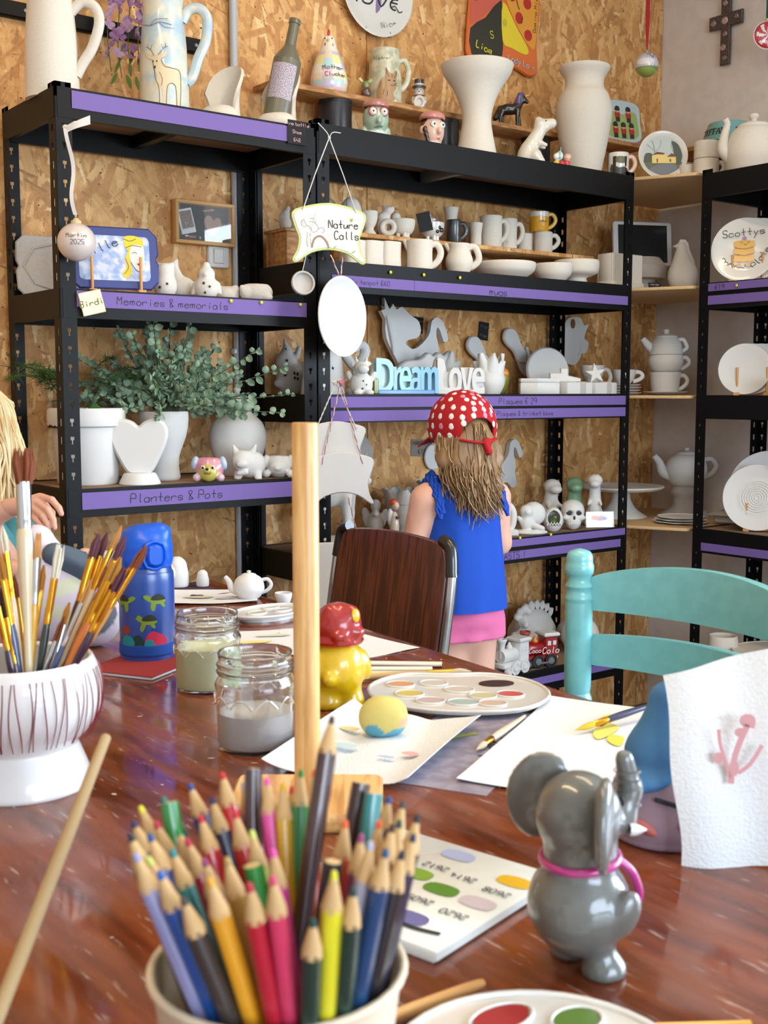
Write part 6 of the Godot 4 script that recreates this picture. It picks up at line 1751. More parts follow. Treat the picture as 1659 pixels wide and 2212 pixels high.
	for i in 11: zig.append(V(-.021 + .0042 * i, .022 + (.008 if i % 2 else .0), .0235 + .003 * cos((i - 5) * .25)))
	part(o, "cracked_edge", tube(zig, .003, 6), M.white)
	o = thing("skull", "white bisque human skull money box", "skull", V(2.594, y, -2.435), VT)
	part(o, "bone", blob([e(0, .056, -.004, .036, .035, .038), e(0, .026, .012, .024, .026, .022), e(-.024, .038, .020, .012, .008, .010), e(.024, .038, .020, .012, .008, .010), e(-.014, .052, .034, .0105, .010, .012, Z3, null, "-"), e(.014, .052, .034, .0105, .010, .012, Z3, null, "-"), e(0, .038, .038, .0045, .008, .010, Z3, null, "-")], .003, .006, .0), M.white)
	for sx in [-1, 1]: part(o, "eye_socket", ball(V(.010, .0095, .004), 14), colour(Color(.20, .19, .18)), V(sx * .014, .052, .0235))
	part(o, "nose_hole", ball(V(.004, .0075, .003), 10), colour(Color(.20, .19, .18)), V(0, .038, .0305))
	for i in 7: part(o, "tooth", box(.0042, .008, .004, .001), M.white, V(-.0145 + .0048 * i, .020, .033 - .0006 * pow(i - 3, 2)))
	o = thing("card_holder", "clear acrylic holder with a card showing a colour splash", "card holder", V(2.690, y, -2.412), VT + 6)
	part(o, "acrylic", box(.088, .048, .004), M.pane, V(0, .026, .003), V(-8, 0, 0))
	part(o, "card", box(.080, .046, .001), M.paper, V(0, .025, -.001), V(-8, 0, 0))
	for q in [[-.015, .004, .013, .8, .45, .25], [.0, .001, .012, .7, .2, .35], [.014, .002, .010, .35, .35, .7], [.006, .010, .007, .8, .6, .1], [-.022, -.002, .006, .85, .5, .15]]: paint(o, "splash", Color(q[3], q[4], q[5]), [ell(q[2], q[2] * .6, 10, q[0], q[1])], V(0, .027, .0002 + q[2] * .02), V(-8, 0, 0), .0, false)
	text(o, "nmunumnum", .003, .0005, Color(.2, .2, .2), V(0, .008, .003), V(-8, 0, 0))
	part(o, "foot", box(.088, .002, .035), M.pane, V(0, .001, -.010))

func bottom_shelf() -> void:
	var y := .3235
	var o: Node
	fig("owl_rocket", "grey-white bisque owl with tall pointed back behind the white engine", "ornament", V(2.365, y, -2.53), VT, [e(0, .05, 0, .032, .06, .030), c(V(0, .10, 0), V(0, .19, -.004), .026, .012), e(0, .095, .022, .022, .020, .014), e(-.014, .115, .018, .006, .012, .006), e(.014, .115, .018, .006, .012, .006), e(0, .085, .036, .012, .010, .006)], .005, .006, M.bisque)
	for n in 2:
		var red := n == 1
		o = thing("toy_engine", ["plain white bisque toy steam engine", "red toy steam engine with white script lettering"][n], "toy train", V([2.318, 2.442][n], y, [-2.412, -2.428][n]), [8.0, -14.0][n])
		var bm: Material = colour(Color(.58, .05, .05), true) if red else M.white
		var dm: Material = colour(Color(.04, .04, .04), true) if red else M.white
		var gm: Material = colour(Color(.42, .43, .45), true) if red else M.white
		part(o, "frame", box(.118, .014, .046, .003), bm, V(0, .030, 0))
		part(o, "boiler", lathe([0, 0, .019, 0, .020, .003, .020, .062, .018, .065, 0, .065], 24), bm, V(-.050, .056, 0), V(0, 0, -90))
		part(o, "cab", box(.044, .056, .048, .003), bm, V(.036, .062, 0))
		part(o, "roof", ext(outl([-.027, -.028, .027, -.028, .027, .028, -.027, .028], 1), .012, .004), M.white, V(.036, .097, 0), V(90, 0, 0))
		for i in 2: part(o, "window", box(.012, .014, .002, .001), M.white, V(.028 + .018 * i, .072, .0245))
		part(o, "chimney", lathe(sm([.010, 0, .009, .02, .010, .038, .015, .050, .015, .056], 3) + [.010, .056, .008, .04, 0, .04], 18), gm, V(-.042, .052, 0))
		if red: part(o, "chimney_rim", lathe([.0155, .050, .017, .051, .017, .057, .0155, .058], 18), colour(Color(.75, .20, .10), true), V(-.042, .052, 0))
		part(o, "dome", lathe(sm([.010, 0, .010, .006, .006, .012, .003, .018, 0, .020]), 16), colour(Color(.80, .48, .12), true) if red else M.white, V(-.008, .074, 0))
		for q in [[-.044, .014], [-.012, .020], [.032, .020]]:
			for sz in [-1, 1]:
				part(o, "wheel", lathe(sm([0, -.004, q[1], -.004, q[1], .004], 1) + [q[1] * .72, .004, q[1] * .68, .002, 0, .002], 24), dm, V(q[0], q[1], sz * .027), V(90 * sz, 0, 0))
				part(o, "hub", lathe([0, 0, q[1] * .55, 0, q[1] * .5, .003, 0, .003], 14), gm, V(q[0], q[1], sz * .0295), V(90 * sz, 0, 0))
		for sz in [-1, 1]: part(o, "coupling_rod", box(.056, .005, .003, .001), gm, V(.01, .016, sz * .033))
		part(o, "buffer", ball(V(.004, .006, .006), 10), M.white, V(.061, .026, .012))
		if red:
			text(o, "Coca", .013, .0018, Color(.92, .9, .88), V(-.018, .046, .0204), Z3, .0, .2)
			text(o, "Cola", .018, .0024, Color(.92, .9, .88), V(.034, .042, .0250), Z3, .0, .2)
	fig("chef_figure", "white bisque rooster chef figure behind the red engine", "ornament", V(2.490, y, -2.535), VT, [e(0, .045, 0, .034, .05, .026), e(0, .108, 0, .020, .022, .018), e(.004, .106, .018, .010, .012, .010), e(-.012, .142, 0, .012, .012, .010), e(.002, .152, 0, .012, .014, .010), e(.014, .144, 0, .011, .012, .010), e(-.022, .125, 0, .010, .011, .010), c(V(-.03, .07, 0), V(-.038, .04, .012), .010, .008), c(V(.03, .07, 0), V(.038, .04, .012), .010, .008)], .005, .005, M.bisque)
	o = thing("stegosaurus", "large white bisque dinosaur bank with jagged back plates", "ornament", V(2.600, y, -2.61), 0)
	part(o, "body", blob([e(0, .07, 0, .085, .065, .04), c(V(-.06, .06, .02), V(-.065, .01, .02), .02, .016), c(V(.06, .06, .02), V(.065, .01, .02), .02, .016), c(V(-.06, .06, -.02), V(-.065, .01, -.02), .02, .016), c(V(.06, .06, -.02), V(.065, .01, -.02), .02, .016)], .007, .02, .0), M.bisque)
	for i in 8:
		var a := PI * (.80 - .085 * i)
		part(o, "back_plate", ext(PackedVector2Array([Vector2(-.018, -.015), Vector2(.018, -.015), Vector2(.012, .010), Vector2(.0, .022), Vector2(-.012, .010)]), .014, .003), M.bisque, V(.085 * cos(a), .07 + .068 * sin(a), .008), V(0, 0, rad_to_deg(a) - 90))
	fig("round_bank", "round white bisque money bank behind the turquoise chair post", "ornament", V(2.672, y, -2.468), VT, [e(0, .058, 0, .060, .060, .052), e(-.02, .07, .045, .014, .012, .012)], .005, .006, M.bisque)
	fig("pig_bank", "cream bisque pig bank seen between the turquoise chair rails", "ornament", V(2.738, y, -2.585), VT, [e(0, .04, 0, .036, .040, .030), e(-.01, .045, .03, .018, .014, .012), e(.02, .072, .008, .010, .010, .006)], .005, .006, M.bisque)
	pot("deep_pot", "cream bisque pot on the plaster-wall rack's lowest shelf", "pot", V(2.935, .3285, -2.125), sm([.035, 0, .04, .005, .046, .04, .042, .075]), .004, M.cream)

const PENCIL_COLOURS := ["8c8cb4", "14141c", "1450a0", "37322e", "d79620", "a8853c", "b01c30", "c8375a", "10332a", "d7cd28", "123c64", "a8a8bc", "e0489c", "d4a010", "1a7a2c", "3a1712", "c0181c", "dc5018", "1e7a78", "1c2040", "c2cc58", "8a3460", "163878"]
const PENCILS := [
	[.219, .944, -.477, .268, .754, -.426, 1, 0],
	[.214, .941, -.461, .273, .754, -.424, 0, 0],
	[.22, .935, -.45, .277, .754, -.423, 2, 0],
	[.228, .942, -.476, .284, .754, -.422, 22, 0],
	[.223, .928, -.434, .282, .754, -.422, 3, 0],
	[.233, .936, -.428, .283, .754, -.422, 4, 0],
	[.249, .937, -.441, .283, .754, -.422, 5, 0],
	[.244, .936, -.413, .282, .754, -.422, 6, 0],
	[.252, .939, -.407, .284, .754, -.422, 7, 0],
	[.265, .921, -.395, .276, .754, -.423, 8, 0],
	[.276, .939, -.395, .282, .754, -.422, 9, 0],
	[.285, .93, -.393, .287, .754, -.422, 8, 0],
	[.306, .941, -.397, .281, .754, -.422, 10, 0],
	[.321, .934, -.404, .285, .754, -.422, 1, 0],
	[.304, .942, -.406, .282, .754, -.422, 11, 0],
	[.335, .936, -.413, .283, .754, -.422, 19, 0],
	[.306, .946, -.499, .282, .754, -.422, 12, 0],
	[.31, .945, -.49, .278, .754, -.422, 13, 0],
	[.321, .95, -.489, .267, .754, -.428, 14, 0],
	[.327, .982, -.469, .258, .754, -.435, 15, 0],
	[.306, .947, -.512, .269, .754, -.457, 15, 1],
	[.259, .938, -.516, .255, .754, -.444, 14, 1],
	[.266, .936, -.497, .287, .754, -.422, 16, 0],
	[.28, .938, -.487, .288, .754, -.422, 16, 0],
	[.315, .939, -.441, .278, .754, -.422, 17, 0],
	[.344, .941, -.457, .289, .754, -.428, 18, 1],
	[.345, .943, -.469, .279, .754, -.444, 15, 1],
	[.292, .931, -.419, .266, .754, -.427, 1, 1],
	[.268, .925, -.45, .29, .754, -.422, 14, 1],
	[.276, .936, -.464, .288, .754, -.422, 20, 0],
	[.251, .932, -.483, .289, .754, -.422, 6, 0],
	[.283, .936, -.516, .298, .754, -.436, 19, 0],
	[.295, .944, -.526, .291, .754, -.433, 16, 0],
	[.281, .938, -.536, .297, .754, -.426, 22, 0],
	[.263, .936, -.531, .296, .754, -.436, 18, 0],
	[.249, .935, -.529, .286, .754, -.422, 9, 0],
	[.235, .937, -.508, .281, .754, -.422, 19, 0],
	[.223, .935, -.467, .284, .754, -.422, 20, 0],
	[.236, .935, -.469, .28, .754, -.422, 18, 0],
	[.245, .933, -.455, .285, .754, -.422, 21, 0],
	[.276, .933, -.445, .287, .754, -.422, 12, 0],
	[.322, .938, -.499, .293, .754, -.442, 16, 0],
	[.306, .937, -.523, .29, .754, -.435, 11, 0],
	[.337, .944, -.5, .29, .754, -.446, 17, 0],
	[.362, .933, -.467, .29, .754, -.431, 22, 0],
	[.362, .934, -.455, .297, .754, -.439, 3, 0],
	[.352, .936, -.431, .289, .754, -.422, 1, 0],
	[.33, .939, -.423, .288, .754, -.422, 15, 0],
	[.312, .938, -.424, .285, .754, -.422, 21, 0],
	[.331, .937, -.435, .294, .754, -.422, 17, 0],
	[.339, .937, -.429, .295, .754, -.423, 8, 0],
	[.252, .933, -.495, .288, .754, -.422, 14, 0],
	[.248, .933, -.51, .289, .754, -.435, 6, 0]]
const HANDLE_COLOURS := ["d8c6a0", "d8a018", "16261e", "3a4c74", "33182c", "b4803c", "191418", "4a1626", "c06414", "1e68b4"]
const BRISTLE_COLOURS := ["7a3c18", "c08a4c", "e0d8c0", "5a2c38", "14100e", "b07828"]
const BRUSHES := [
	[.415, 1.089, -1.131, .404, .851, -1.102, 0, 0, 0, .008, 2],
	[.423, 1.006, -1.115, .4, .8, -1.103, 1, 0, 1, .0042, 1],
	[.439, .994, -1.101, .401, .8, -1.103, 2, 1, 2, .004, 2],
	[.398, 1.011, -1.147, .403, .8, -1.102, 0, 1, 2, .004, 0],
	[.39, .985, -1.137, .404, .8, -1.102, 3, 1, 5, .0042, 0],
	[.391, .947, -1.131, .401, .8, -1.103, 7, 1, 4, .0042, 1],
	[.491, .998, -1.125, .412, .8, -1.102, 4, 1, 3, .0046, 0],
	[.502, .998, -1.129, .418, .8, -1.107, 6, 1, 3, .0046, 0],
	[.506, 1.008, -1.102, .4, .8, -1.103, 0, 1, 1, .0032, 0],
	[.508, .997, -1.098, .407, .8, -1.102, 1, 1, 3, .0046, 0],
	[.516, .99, -1.066, .4, .8, -1.103, 5, 1, 0, .0048, 0],
	[.486, .981, -1.063, .405, .8, -1.102, 8, 1, 5, .0055, 0],
	[.489, .971, -1.059, .406, .8, -1.102, 4, 1, 3, .0055, 0],
	[.462, .96, -1.078, .395, .8, -1.104, 3, 0, 1, .003, 0],
	[.438, .923, -1.092, .393, .8, -1.105, 1, 0, 0, .003, 0],
	[.436, .969, -1.138, .393, .8, -1.105, 7, 1, 5, .0036, 0],
	[.443, .934, -1.14, .401, .8, -1.103, 9, 1, 1, .0034, 0],
	[.484, .934, -1.147, .407, .8, -1.11, 2, 0, 3, .0036, 0],
	[.418, .956, -1.175, .407, .8, -1.102, 1, 1, 0, .0036, 0],
	[.466, .926, -1.147, .402, .8, -1.102, 9, 0, 5, .0036, 0],
	[.393, .923, -1.127, .407, .8, -1.102, 2, 1, 0, .0036, 0],
	[.384, .96, -1.138, .4, .8, -1.103, 4, 1, 3, .0046, 0]]

# closed garment: rings [y, rx, rz, cx, cz] with soft folds
func garment(rings: Array, folds: float, nf: int, t := .004) -> ArrayMesh:
	var n := rings.size() - 1
	return sheet(func(u, v):
		var a: float = -u * TAU
		var f: float = v * n
		var i := mini(int(f), n - 1)
		var q := []
		for k in 5: q.append(lerpf(rings[i][k], rings[i + 1][k], smoothstep(.0, 1.0, f - i) * .5 + (f - i) * .5))
		var w: float = 1.0 + folds * (1.0 - v) * sin(a * nf + 1.0) + folds * .5 * (1.0 - v) * sin(a * (nf * 2 + 1) + v * 3.0)
		return V(q[3] + cos(a) * q[1] * w, q[0], q[4] + sin(a) * q[2] * w), 56, n * 4, t)

func strands(roots: Array, cols: Array, r: float, sd: int) -> ArrayMesh:
	var rng := RandomNumberGenerator.new()
	rng.seed = sd
	var s := st()
	for q in roots:
		s.set_color((cols[rng.randi() % cols.size()] as Color).srgb_to_linear())
		var pts := []
		for p in q: pts.append((p as Vector3) + V(rng.randfn(0, .003), rng.randfn(0, .003), rng.randfn(0, .003)))
		var path := spl(pts, 4)
		var rr := []
		for i in path.size(): rr.append(r * (1.0 - .75 * pow(float(i) / path.size(), 3.0)))
		a_tube(s, path, rr, 5)
	return fin(s)

func finger(prims: Array, p: Array, r: float) -> void:
	for i in p.size() - 1: prims.append(c(p[i], p[i + 1], r * (1.0 - .08 * i), r * (.92 - .08 * i)))

func people() -> void:
	var skin := mat(Color(.86, .66, .57), .55)
	skin.subsurf_scatter_enabled = true
	skin.subsurf_scatter_strength = .1
	# child standing at the shelves, back turned
	var o := thing("person", "child in spotted red cap, blue sleeveless top and pink shorts facing the shelves", "person", V(1.800, 0, -2.045), 168)
	var s := st()
	var P := [e(0, .70, .0, .080, .09, .060), e(0, .83, .0, .088, .10, .058), e(0, .60, -.008, .085, .07, .066), c(V(0, .88, 0), V(0, .98, .004), .036, .032), c(V(-.07, .905, 0), V(.07, .905, 0), .034, .034)]
	for sx in [-1.0, 1.0]:
		P.append_array([c(V(sx * .043, .57, 0), V(sx * .045, .31, .008), .050, .037), c(V(sx * .045, .31, .004), V(sx * .045, .07, -.006), .038, .025), c(V(sx * .045, .04, -.012), V(sx * .05, .025, .075), .028, .022)])
	P.append_array([c(V(.100, .895, .0), V(.122, .78, .012), .034, .028), c(V(.122, .78, .012), V(.105, .71, .11), .026, .020), c(V(-.098, .895, .0), V(-.116, .78, .02), .033, .027), c(V(-.116, .78, .02), V(-.085, .74, .12), .026, .020)])
	a_blob(s, P, .011, .025, .0)
	var Hd := [e(0, 1.055, 0, .064, .078, .072), e(0, 1.02, .03, .048, .045, .045), e(0, 1.035, .076, .010, .012, .012), e(.064, 1.04, .0, .010, .020, .014), e(-.064, 1.04, .0, .010, .020, .014), e(0, 1.008, .068, .018, .005, .008), e(.025, 1.05, .062, .012, .008, .006, Z3, null, "-"), e(-.025, 1.05, .062, .012, .008, .006, Z3, null, "-"), c(V(0, .96, .004), V(0, 1.0, .004), .032, .034)]
	a_blob(s, Hd, .006, .012)
	for sx in [-1.0, 1.0]:
		var hp := []
		var w := V(sx * .095 if sx > 0 else -.085, .71 if sx > 0 else .74, .115)
		hp.append(e(w.x, w.y - .002, w.z + .025, .018, .010, .026))
		for i in 4: finger(hp, [w + V(-.014 + i * .0095, 0, .045), w + V(-.016 + i * .0105, -.004, .066), w + V(-.016 + i * .0105, -.016, .078)], .0058)
		finger(hp, [w + V(-sx * .014, 0, .016), w + V(-sx * .028, -.004, .034), w + V(-sx * .030, -.008, .048)], .0064)
		a_blob(s, hp, .004, .004)
	part(o, "body", fin(s), skin)
	for sx in [-1, 1]: part(o, "eye", ball(V(.010, .008, .006), 12), M.white_glaze, V(sx * .025, 1.05, .058))
	var blue := mat(Color(.03, .27, .68), .85)
	part(o, "sleeveless_top", garment([[.635, .112, .098, 0, 0], [.70, .108, .092, 0, 0], [.78, .101, .082, 0, 0], [.85, .096, .072, 0, 0], [.90, .088, .060, 0, 0], [.935, .078, .050, 0, 0], [.952, .050, .044, 0, 0], [.956, .036, .038, 0, .004]], .035, 5, .003), blue)
	for sx in [-1.0, 1.0]:
		var fr := st()
		for k in 5:
			var pts := []
			for i in 25: pts.append(V(sx * (.080 + .003 * k + .003 * sin(i * 2.1 + k)), .957 - .09 * pow((i - 12) / 12.0, 2) + .004 * sin(i * 1.7 + k * 2) - .004 * k, (i - 12) * .0052))
			a_tube(fr, pts, .0042, 6)
		part(o, "frilled_strap", fin(fr), blue)
	var pink := mat(Color(.86, .42, .60), .85)
	part(o, "shorts", blob([e(0, .615, -.006, .092, .055, .076), c(V(.047, .60, -.004), V(.052, .53, .0), .064, .064), c(V(-.047, .60, -.004), V(-.052, .53, .0), .064, .064), e(0, .65, 0, .094, .03, .078), e(0, .56, -.004, .055, .06, .070)], .007, .015, .56), pink)
	for sx in [-1, 1]: part(o, "shoe", blob([c(V(sx * .045, .03, -.02), V(sx * .05, .026, .085), .034, .030), e(sx * .045, .06, -.012, .032, .025, .034)], .008, .012, .0), M.white)
	# hair, cap
	var cols := [Color(.52, .39, .25), Color(.62, .48, .32), Color(.44, .32, .20), Color(.70, .57, .40), Color(.56, .43, .28)]
	var rng := RandomNumberGenerator.new()
	rng.seed = 4
	var roots := []
	for i in 620:
		var a := PI + rng.randf_range(-1.45, 1.45)
		var ra := rng.randf_range(.86, 1.04)
		var top := V(sin(a) * .066 * ra, 1.035 + rng.randf_range(-.01, .03), cos(a) * .074 * ra)
		var ln := rng.randf_range(.09, .17) + .03 * (1.0 - absf(a - PI) / 1.45)
		var wob := rng.randf_range(-.014, .014)
		roots.append([top, top + V(sin(a) * .008 + wob * .5, -ln * .35, -.012), top + V(sin(a) * .004 - wob, -ln * .7, -.022 + wob), top + V(sin(a) * -.006 + wob * 1.5 - .012, -ln, -.018 + rng.randf_range(-.012, .008))])
	for i in 110:
		var a := PI + rng.randf_range(-.45, .45)
		roots.append([V(sin(a) * .03, 1.075, -.066), V(sin(a) * .034, 1.06, -.080), V(sin(a) * .03, 1.03, -.082), V(sin(a) * .032, .99, -.086)])
	var hair_mat := mat(Color.WHITE, .5)
	hair_mat.vertex_color_use_as_albedo = true
	var locks := []
	for i in 13:
		var a := PI + (i - 6) * .23
		var t0 := V(sin(a) * .060, 1.04, cos(a) * .068)
		var w := .010 * sin(i * 2.3)
		var l2: float = .12 + .035 * cos((i - 6) * .35) + .012 * sin(i * 1.7)
		locks.append_array([c(t0, t0 + V(sin(a) * .008 + w, -l2 * .45, -.012), .017, .016), c(t0 + V(sin(a) * .008 + w, -l2 * .45, -.012), t0 + V(-.008 - w, -l2 * .8, -.020), .016, .012), c(t0 + V(-.008 - w, -l2 * .8, -.020), t0 + V(-.016, -l2, -.012), .012, .004)])
	locks.append_array([e(0, 1.055, -.062, .036, .030, .020)])
	var hp0 := part(o, "hair", blob(locks, .006, .006), mat(Color(.55, .42, .275), .45))
	part(hp0, "strands", strands(roots, cols, .0017, 9), hair_mat)
	var red := mat(Color(.66, .03, .07), .85)
	var capf := func(u: float, v: float) -> Vector3:
		var a := u * TAU
		var back := clampf((-cos(a) - .80) / .20, .0, 1.0)
		var low := -.028 + .050 * sqrt(back)
		var ph := lerpf(asin(clampf(low / .082, -1, 1)), PI / 2, v)
		return V(sin(a) * cos(ph) * .0765, 1.062 + sin(ph) * .084, cos(a) * cos(ph) * .086)
	var cap := part(o, "cap", sheet(func(u, v): return capf.call(1.0 - u, v), 48, 14, .003), red)
	part(cap, "brim", sheet(func(u, v):
		var a: float = (u - .5) * 2.2
		return V(sin(a) * (.074 + .010 * v), 1.036 - .016 * v - .010 * v * absf(sin(a)), cos(a) * .082 + .055 * v * cos(a * .7)), 16, 5, .003), red)
	part(cap, "back_strap", tube(spl([V(-.047, 1.036, -.071), V(-.025, 1.031, -.085), V(0, 1.029, -.090), V(.025, 1.031, -.085), V(.047, 1.036, -.071)]), .0085, 6, false, .4), red)
	part(cap, "strap_bow", blob([e(-.014, 1.030, -.094, .014, .010, .006), c(V(-.008, 1.026, -.094), V(-.016, 1.008, -.096), .007, .009)], .0035, .003), red)
	part(cap, "button", ball(V(.006, .003, .006), 10), red, V(0, 1.147, 0))
	var dw := st()
	var dp := st()
	for row in 7:
		var n: int = [17, 18, 17, 15, 12, 8, 4][row]
		for i in n:
			var u := (i + .5 * (row % 2) + rng.randf_range(-.12, .12)) / n
			var v: float = [.07, .20, .34, .48, .62, .76, .90][row]
			var p0: Vector3 = capf.call(u, v)
			var nr := V(p0.x / .0058, (p0.y - 1.062) / .0070, p0.z / .0074).normalized()
			a_ball(dp if rng.randf() < .2 else dw, p0 + nr * .0022, V(.0070, .0010, .0080), 10, Basis(nr.cross(V(.1, .9, .3)).normalized(), nr, nr.cross(nr.cross(V(.1, .9, .3)).normalized())))
	part(cap, "white_dots", fin(dw), mat(Color(.90, .87, .84), .85)).set_meta("kind", "stuff")
	part(cap, "pink_dots", fin(dp), mat(Color(.80, .52, .62), .85)).set_meta("kind", "stuff")
	# child seated at the end of the table, painting
	o = thing("person", "blonde child in a teal T-shirt painting at the end of the table", "person", V(.745, 0, -2.385), 0)
	s = st()
	P = [e(0, .58, .0, .10, .15, .075), e(0, .74, .0, .105, .12, .068), c(V(-.09, .86, 0), V(.09, .86, 0), .04, .04), c(V(0, .88, 0), V(0, .96, .02), .036, .034), c(V(.105, .86, 0), V(.055, .81, .08), .036, .030), c(V(.005, .891, .105), V(.046, .919, .158), .027, .019), c(V(.055, .80, .10), V(.005, .891, .105), .030, .027), c(V(-.105, .86, 0), V(-.13, .74, .08), .036, .030), c(V(-.13, .74, .08), V(.02, .80, .20), .027, .020), c(V(.02, .80, .20), V(.13, .81, .235), .020, .017)]
	for sx in [-1.0, 1.0]: P.append_array([c(V(sx * .06, .50, 0), V(sx * .08, .48, .20), .062, .044), c(V(sx * .08, .48, .20), V(sx * .08, .10, .19), .042, .027), c(V(sx * .08, .05, .18), V(sx * .08, .03, .27), .028, .022)])
	a_blob(s, P, .011, .02, .0)
	var hand := [c(V(.043, .919, .155), V(.060, .924, .180), .018, .017), c(V(.060, .926, .182), V(.084, .940, .206), .013, .009), c(V(.060, .924, .184), V(.077, .930, .208), .013, .009), c(V(.058, .920, .184), V(.070, .920, .206), .012, .009), c(V(.056, .916, .180), V(.065, .911, .198), .011, .008)]
	finger(hand, [V(.086, .942, .210), V(.097, .937, .239), V(.105, .922, .253), V(.108, .911, .257)], .0074)
	finger(hand, [V(.078, .931, .212), V(.086, .919, .245), V(.091, .901, .258), V(.092, .886, .261)], .0074)
	finger(hand, [V(.071, .921, .208), V(.077, .907, .240), V(.082, .892, .252), V(.083, .879, .254)], .0071)
	finger(hand, [V(.065, .911, .198), V(.069, .899, .228), V(.075, .887, .241), V(.078, .879, .244)], .0064)
	finger(hand, [V(.074, .936, .184), V(.098, .923, .203), V(.105, .910, .217), V(.104, .899, .223)], .0078)
	a_blob(s, hand, .003, .0025)
	var hand2 := [e(.143, .815, .238, .022, .012, .018)]
	for i in 4: finger(hand2, [V(.150, .822 - i * .006, .244 - i * .006), V(.166, .824 - i * .009, .250 - i * .008), V(.174, .818 - i * .010, .252 - i * .009)], .0072)
	finger(hand2, [V(.138, .826, .248), V(.150, .834, .260), V(.160, .834, .266)], .008)
	a_blob(s, hand2, .0035, .004)
	var hd := [e(.020, 1.060, .03, .066, .080, .074), e(.025, 1.02, .060, .048, .045, .042), e(.029, 1.04, .106, .010, .012, .012), e(.025, 1.012, .098, .018, .005, .008), e(.050, 1.058, .094, .011, .007, .006, Z3, null, "-"), e(.001, 1.058, .094, .011, .007, .006, Z3, null, "-"), e(-.046, 1.04, .03, .009, .02, .014), e(.086, 1.04, .03, .009, .02, .014), c(V(0, .94, .01), V(.03, 1.0, .03), .033, .035)]
	a_blob(s, hd, .007, .012)
	part(o, "body", fin(s), skin)
	for q in [.050, .001]: part(o, "eye", ball(V(.010, .008, .006), 12), M.white_glaze, V(q, 1.058, .090))
	var teal := mat(Color(.30, .55, .57), .9)
	part(o, "t_shirt", blob([e(0, .58, .0, .112, .16, .088), e(0, .75, .0, .118, .12, .082), c(V(-.09, .865, 0), V(.09, .865, 0), .047, .047), c(V(.105, .86, .0), V(.072, .815, .075), .046, .044), c(V(-.105, .86, .0), V(-.128, .77, .06), .046, .044), e(0, .95, .01, .05, .045, .05, Z3, null, "-")], .010, .02), teal)
	part(o, "navy_cuff", tube(range(18).map(func(k): return V(.012, .884, .098) + V(.8, 0, -.4) * .030 * cos(TAU * k / 18) + V(-.1, .45, -.85) * .030 * sin(TAU * k / 18)), .004, 6, true), colour(Color(.05, .06, .14)))
	part(o, "sleeve", blob([c(V(.060, .815, .075), V(.012, .884, .098), .038, .032)], .006, .0), teal)
	part(o, "shirt_print", sheet(func(u, v): return V(-.06 + u * .115, .70 + v * .13, sqrt(maxf(.0, 1.0 - pow((-.06 + u * .115) / .125, 2))) * .089), 10, 6, .0008), mat(Color(.86, .88, .87), .9))
	part(o, "print_branch", tube(spl([V(.0, .71, .092), V(.005, .76, .092), V(.02, .81, .091)]), .002, 5), M.ink)
	roots = []
	for i in 420:
		var a := rng.randf_range(-2.7, 2.7)
		var cc := V(.020, 1.075, .02)
		var ra := rng.randf_range(.9, 1.05)
		var top := cc + V(rng.randfn(0, .012), .078, rng.randfn(0, .012))
		var side := cc + V(cos(a) * .080 * ra, .012, -sin(a) * .0 + (-.02 + .085 * sin(a * .9) * -.4))
		var ln := rng.randf_range(.10, .19)
		var wob := rng.randf_range(-.012, .012)
		roots.append([top, top.lerp(side, .6) + (side - cc).normalized() * .03, side, side + V(wob + cos(a) * .012, -ln * .5, wob), side + V(cos(a) * .004 - wob, -ln, wob)])
	for i in 130:
		var a := rng.randf_range(.0, 1.5)
		var cc := V(.020, 1.075, .03)
		var sd := cc + V(cos(a) * .078, .0, sin(a) * .088)
		var l3 := rng.randf_range(.10, .19)
		roots.append([cc + V(0, .08, 0), cc.lerp(sd, .75) + V(0, .055, 0), sd, sd + V(rng.randfn(0, .008), -l3 * .5, .004), sd + V(rng.randfn(0, .008), -l3, 0)])
	var bl := [Color(.84, .74, .56), Color(.90, .82, .66), Color(.76, .64, .44), Color(.88, .79, .60)]
	part(o, "hair", strands(roots, bl, .0036, 19), hair_mat)
	for sx in [-1, 1]: part(o, "shoe", blob([c(V(sx * .08, .03, .17), V(sx * .08, .026, .28), .034, .030)], .01, .0, .0), M.white)
	var tr := mat(Color(.12, .16, .28), .9)
	part(o, "trousers", blob([e(0, .50, .0, .12, .07, .095), c(V(.06, .50, 0), V(.08, .48, .20), .070, .052), c(V(-.06, .50, 0), V(-.08, .48, .20), .070, .052), c(V(.08, .48, .20), V(.08, .12, .19), .051, .036), c(V(-.08, .48, .20), V(-.08, .12, .19), .051, .036)], .012, .015), tr)
	o = thing("stool", "wooden stool under the blonde child", "stool", V(.745, 0, -2.40), 0)
	part(o, "seat", lathe(sm([0, .395, .13, .395, .14, .405, .13, .418]) + [0, .42], 28), M.oak)
	for q in [[1, 1], [1, -1], [-1, 1], [-1, -1]]: part(o, "leg", tube([V(q[0] * .12, .0, q[1] * .12), V(q[0] * .08, .40, q[1] * .08)], [.014, .016], 10), M.oak)

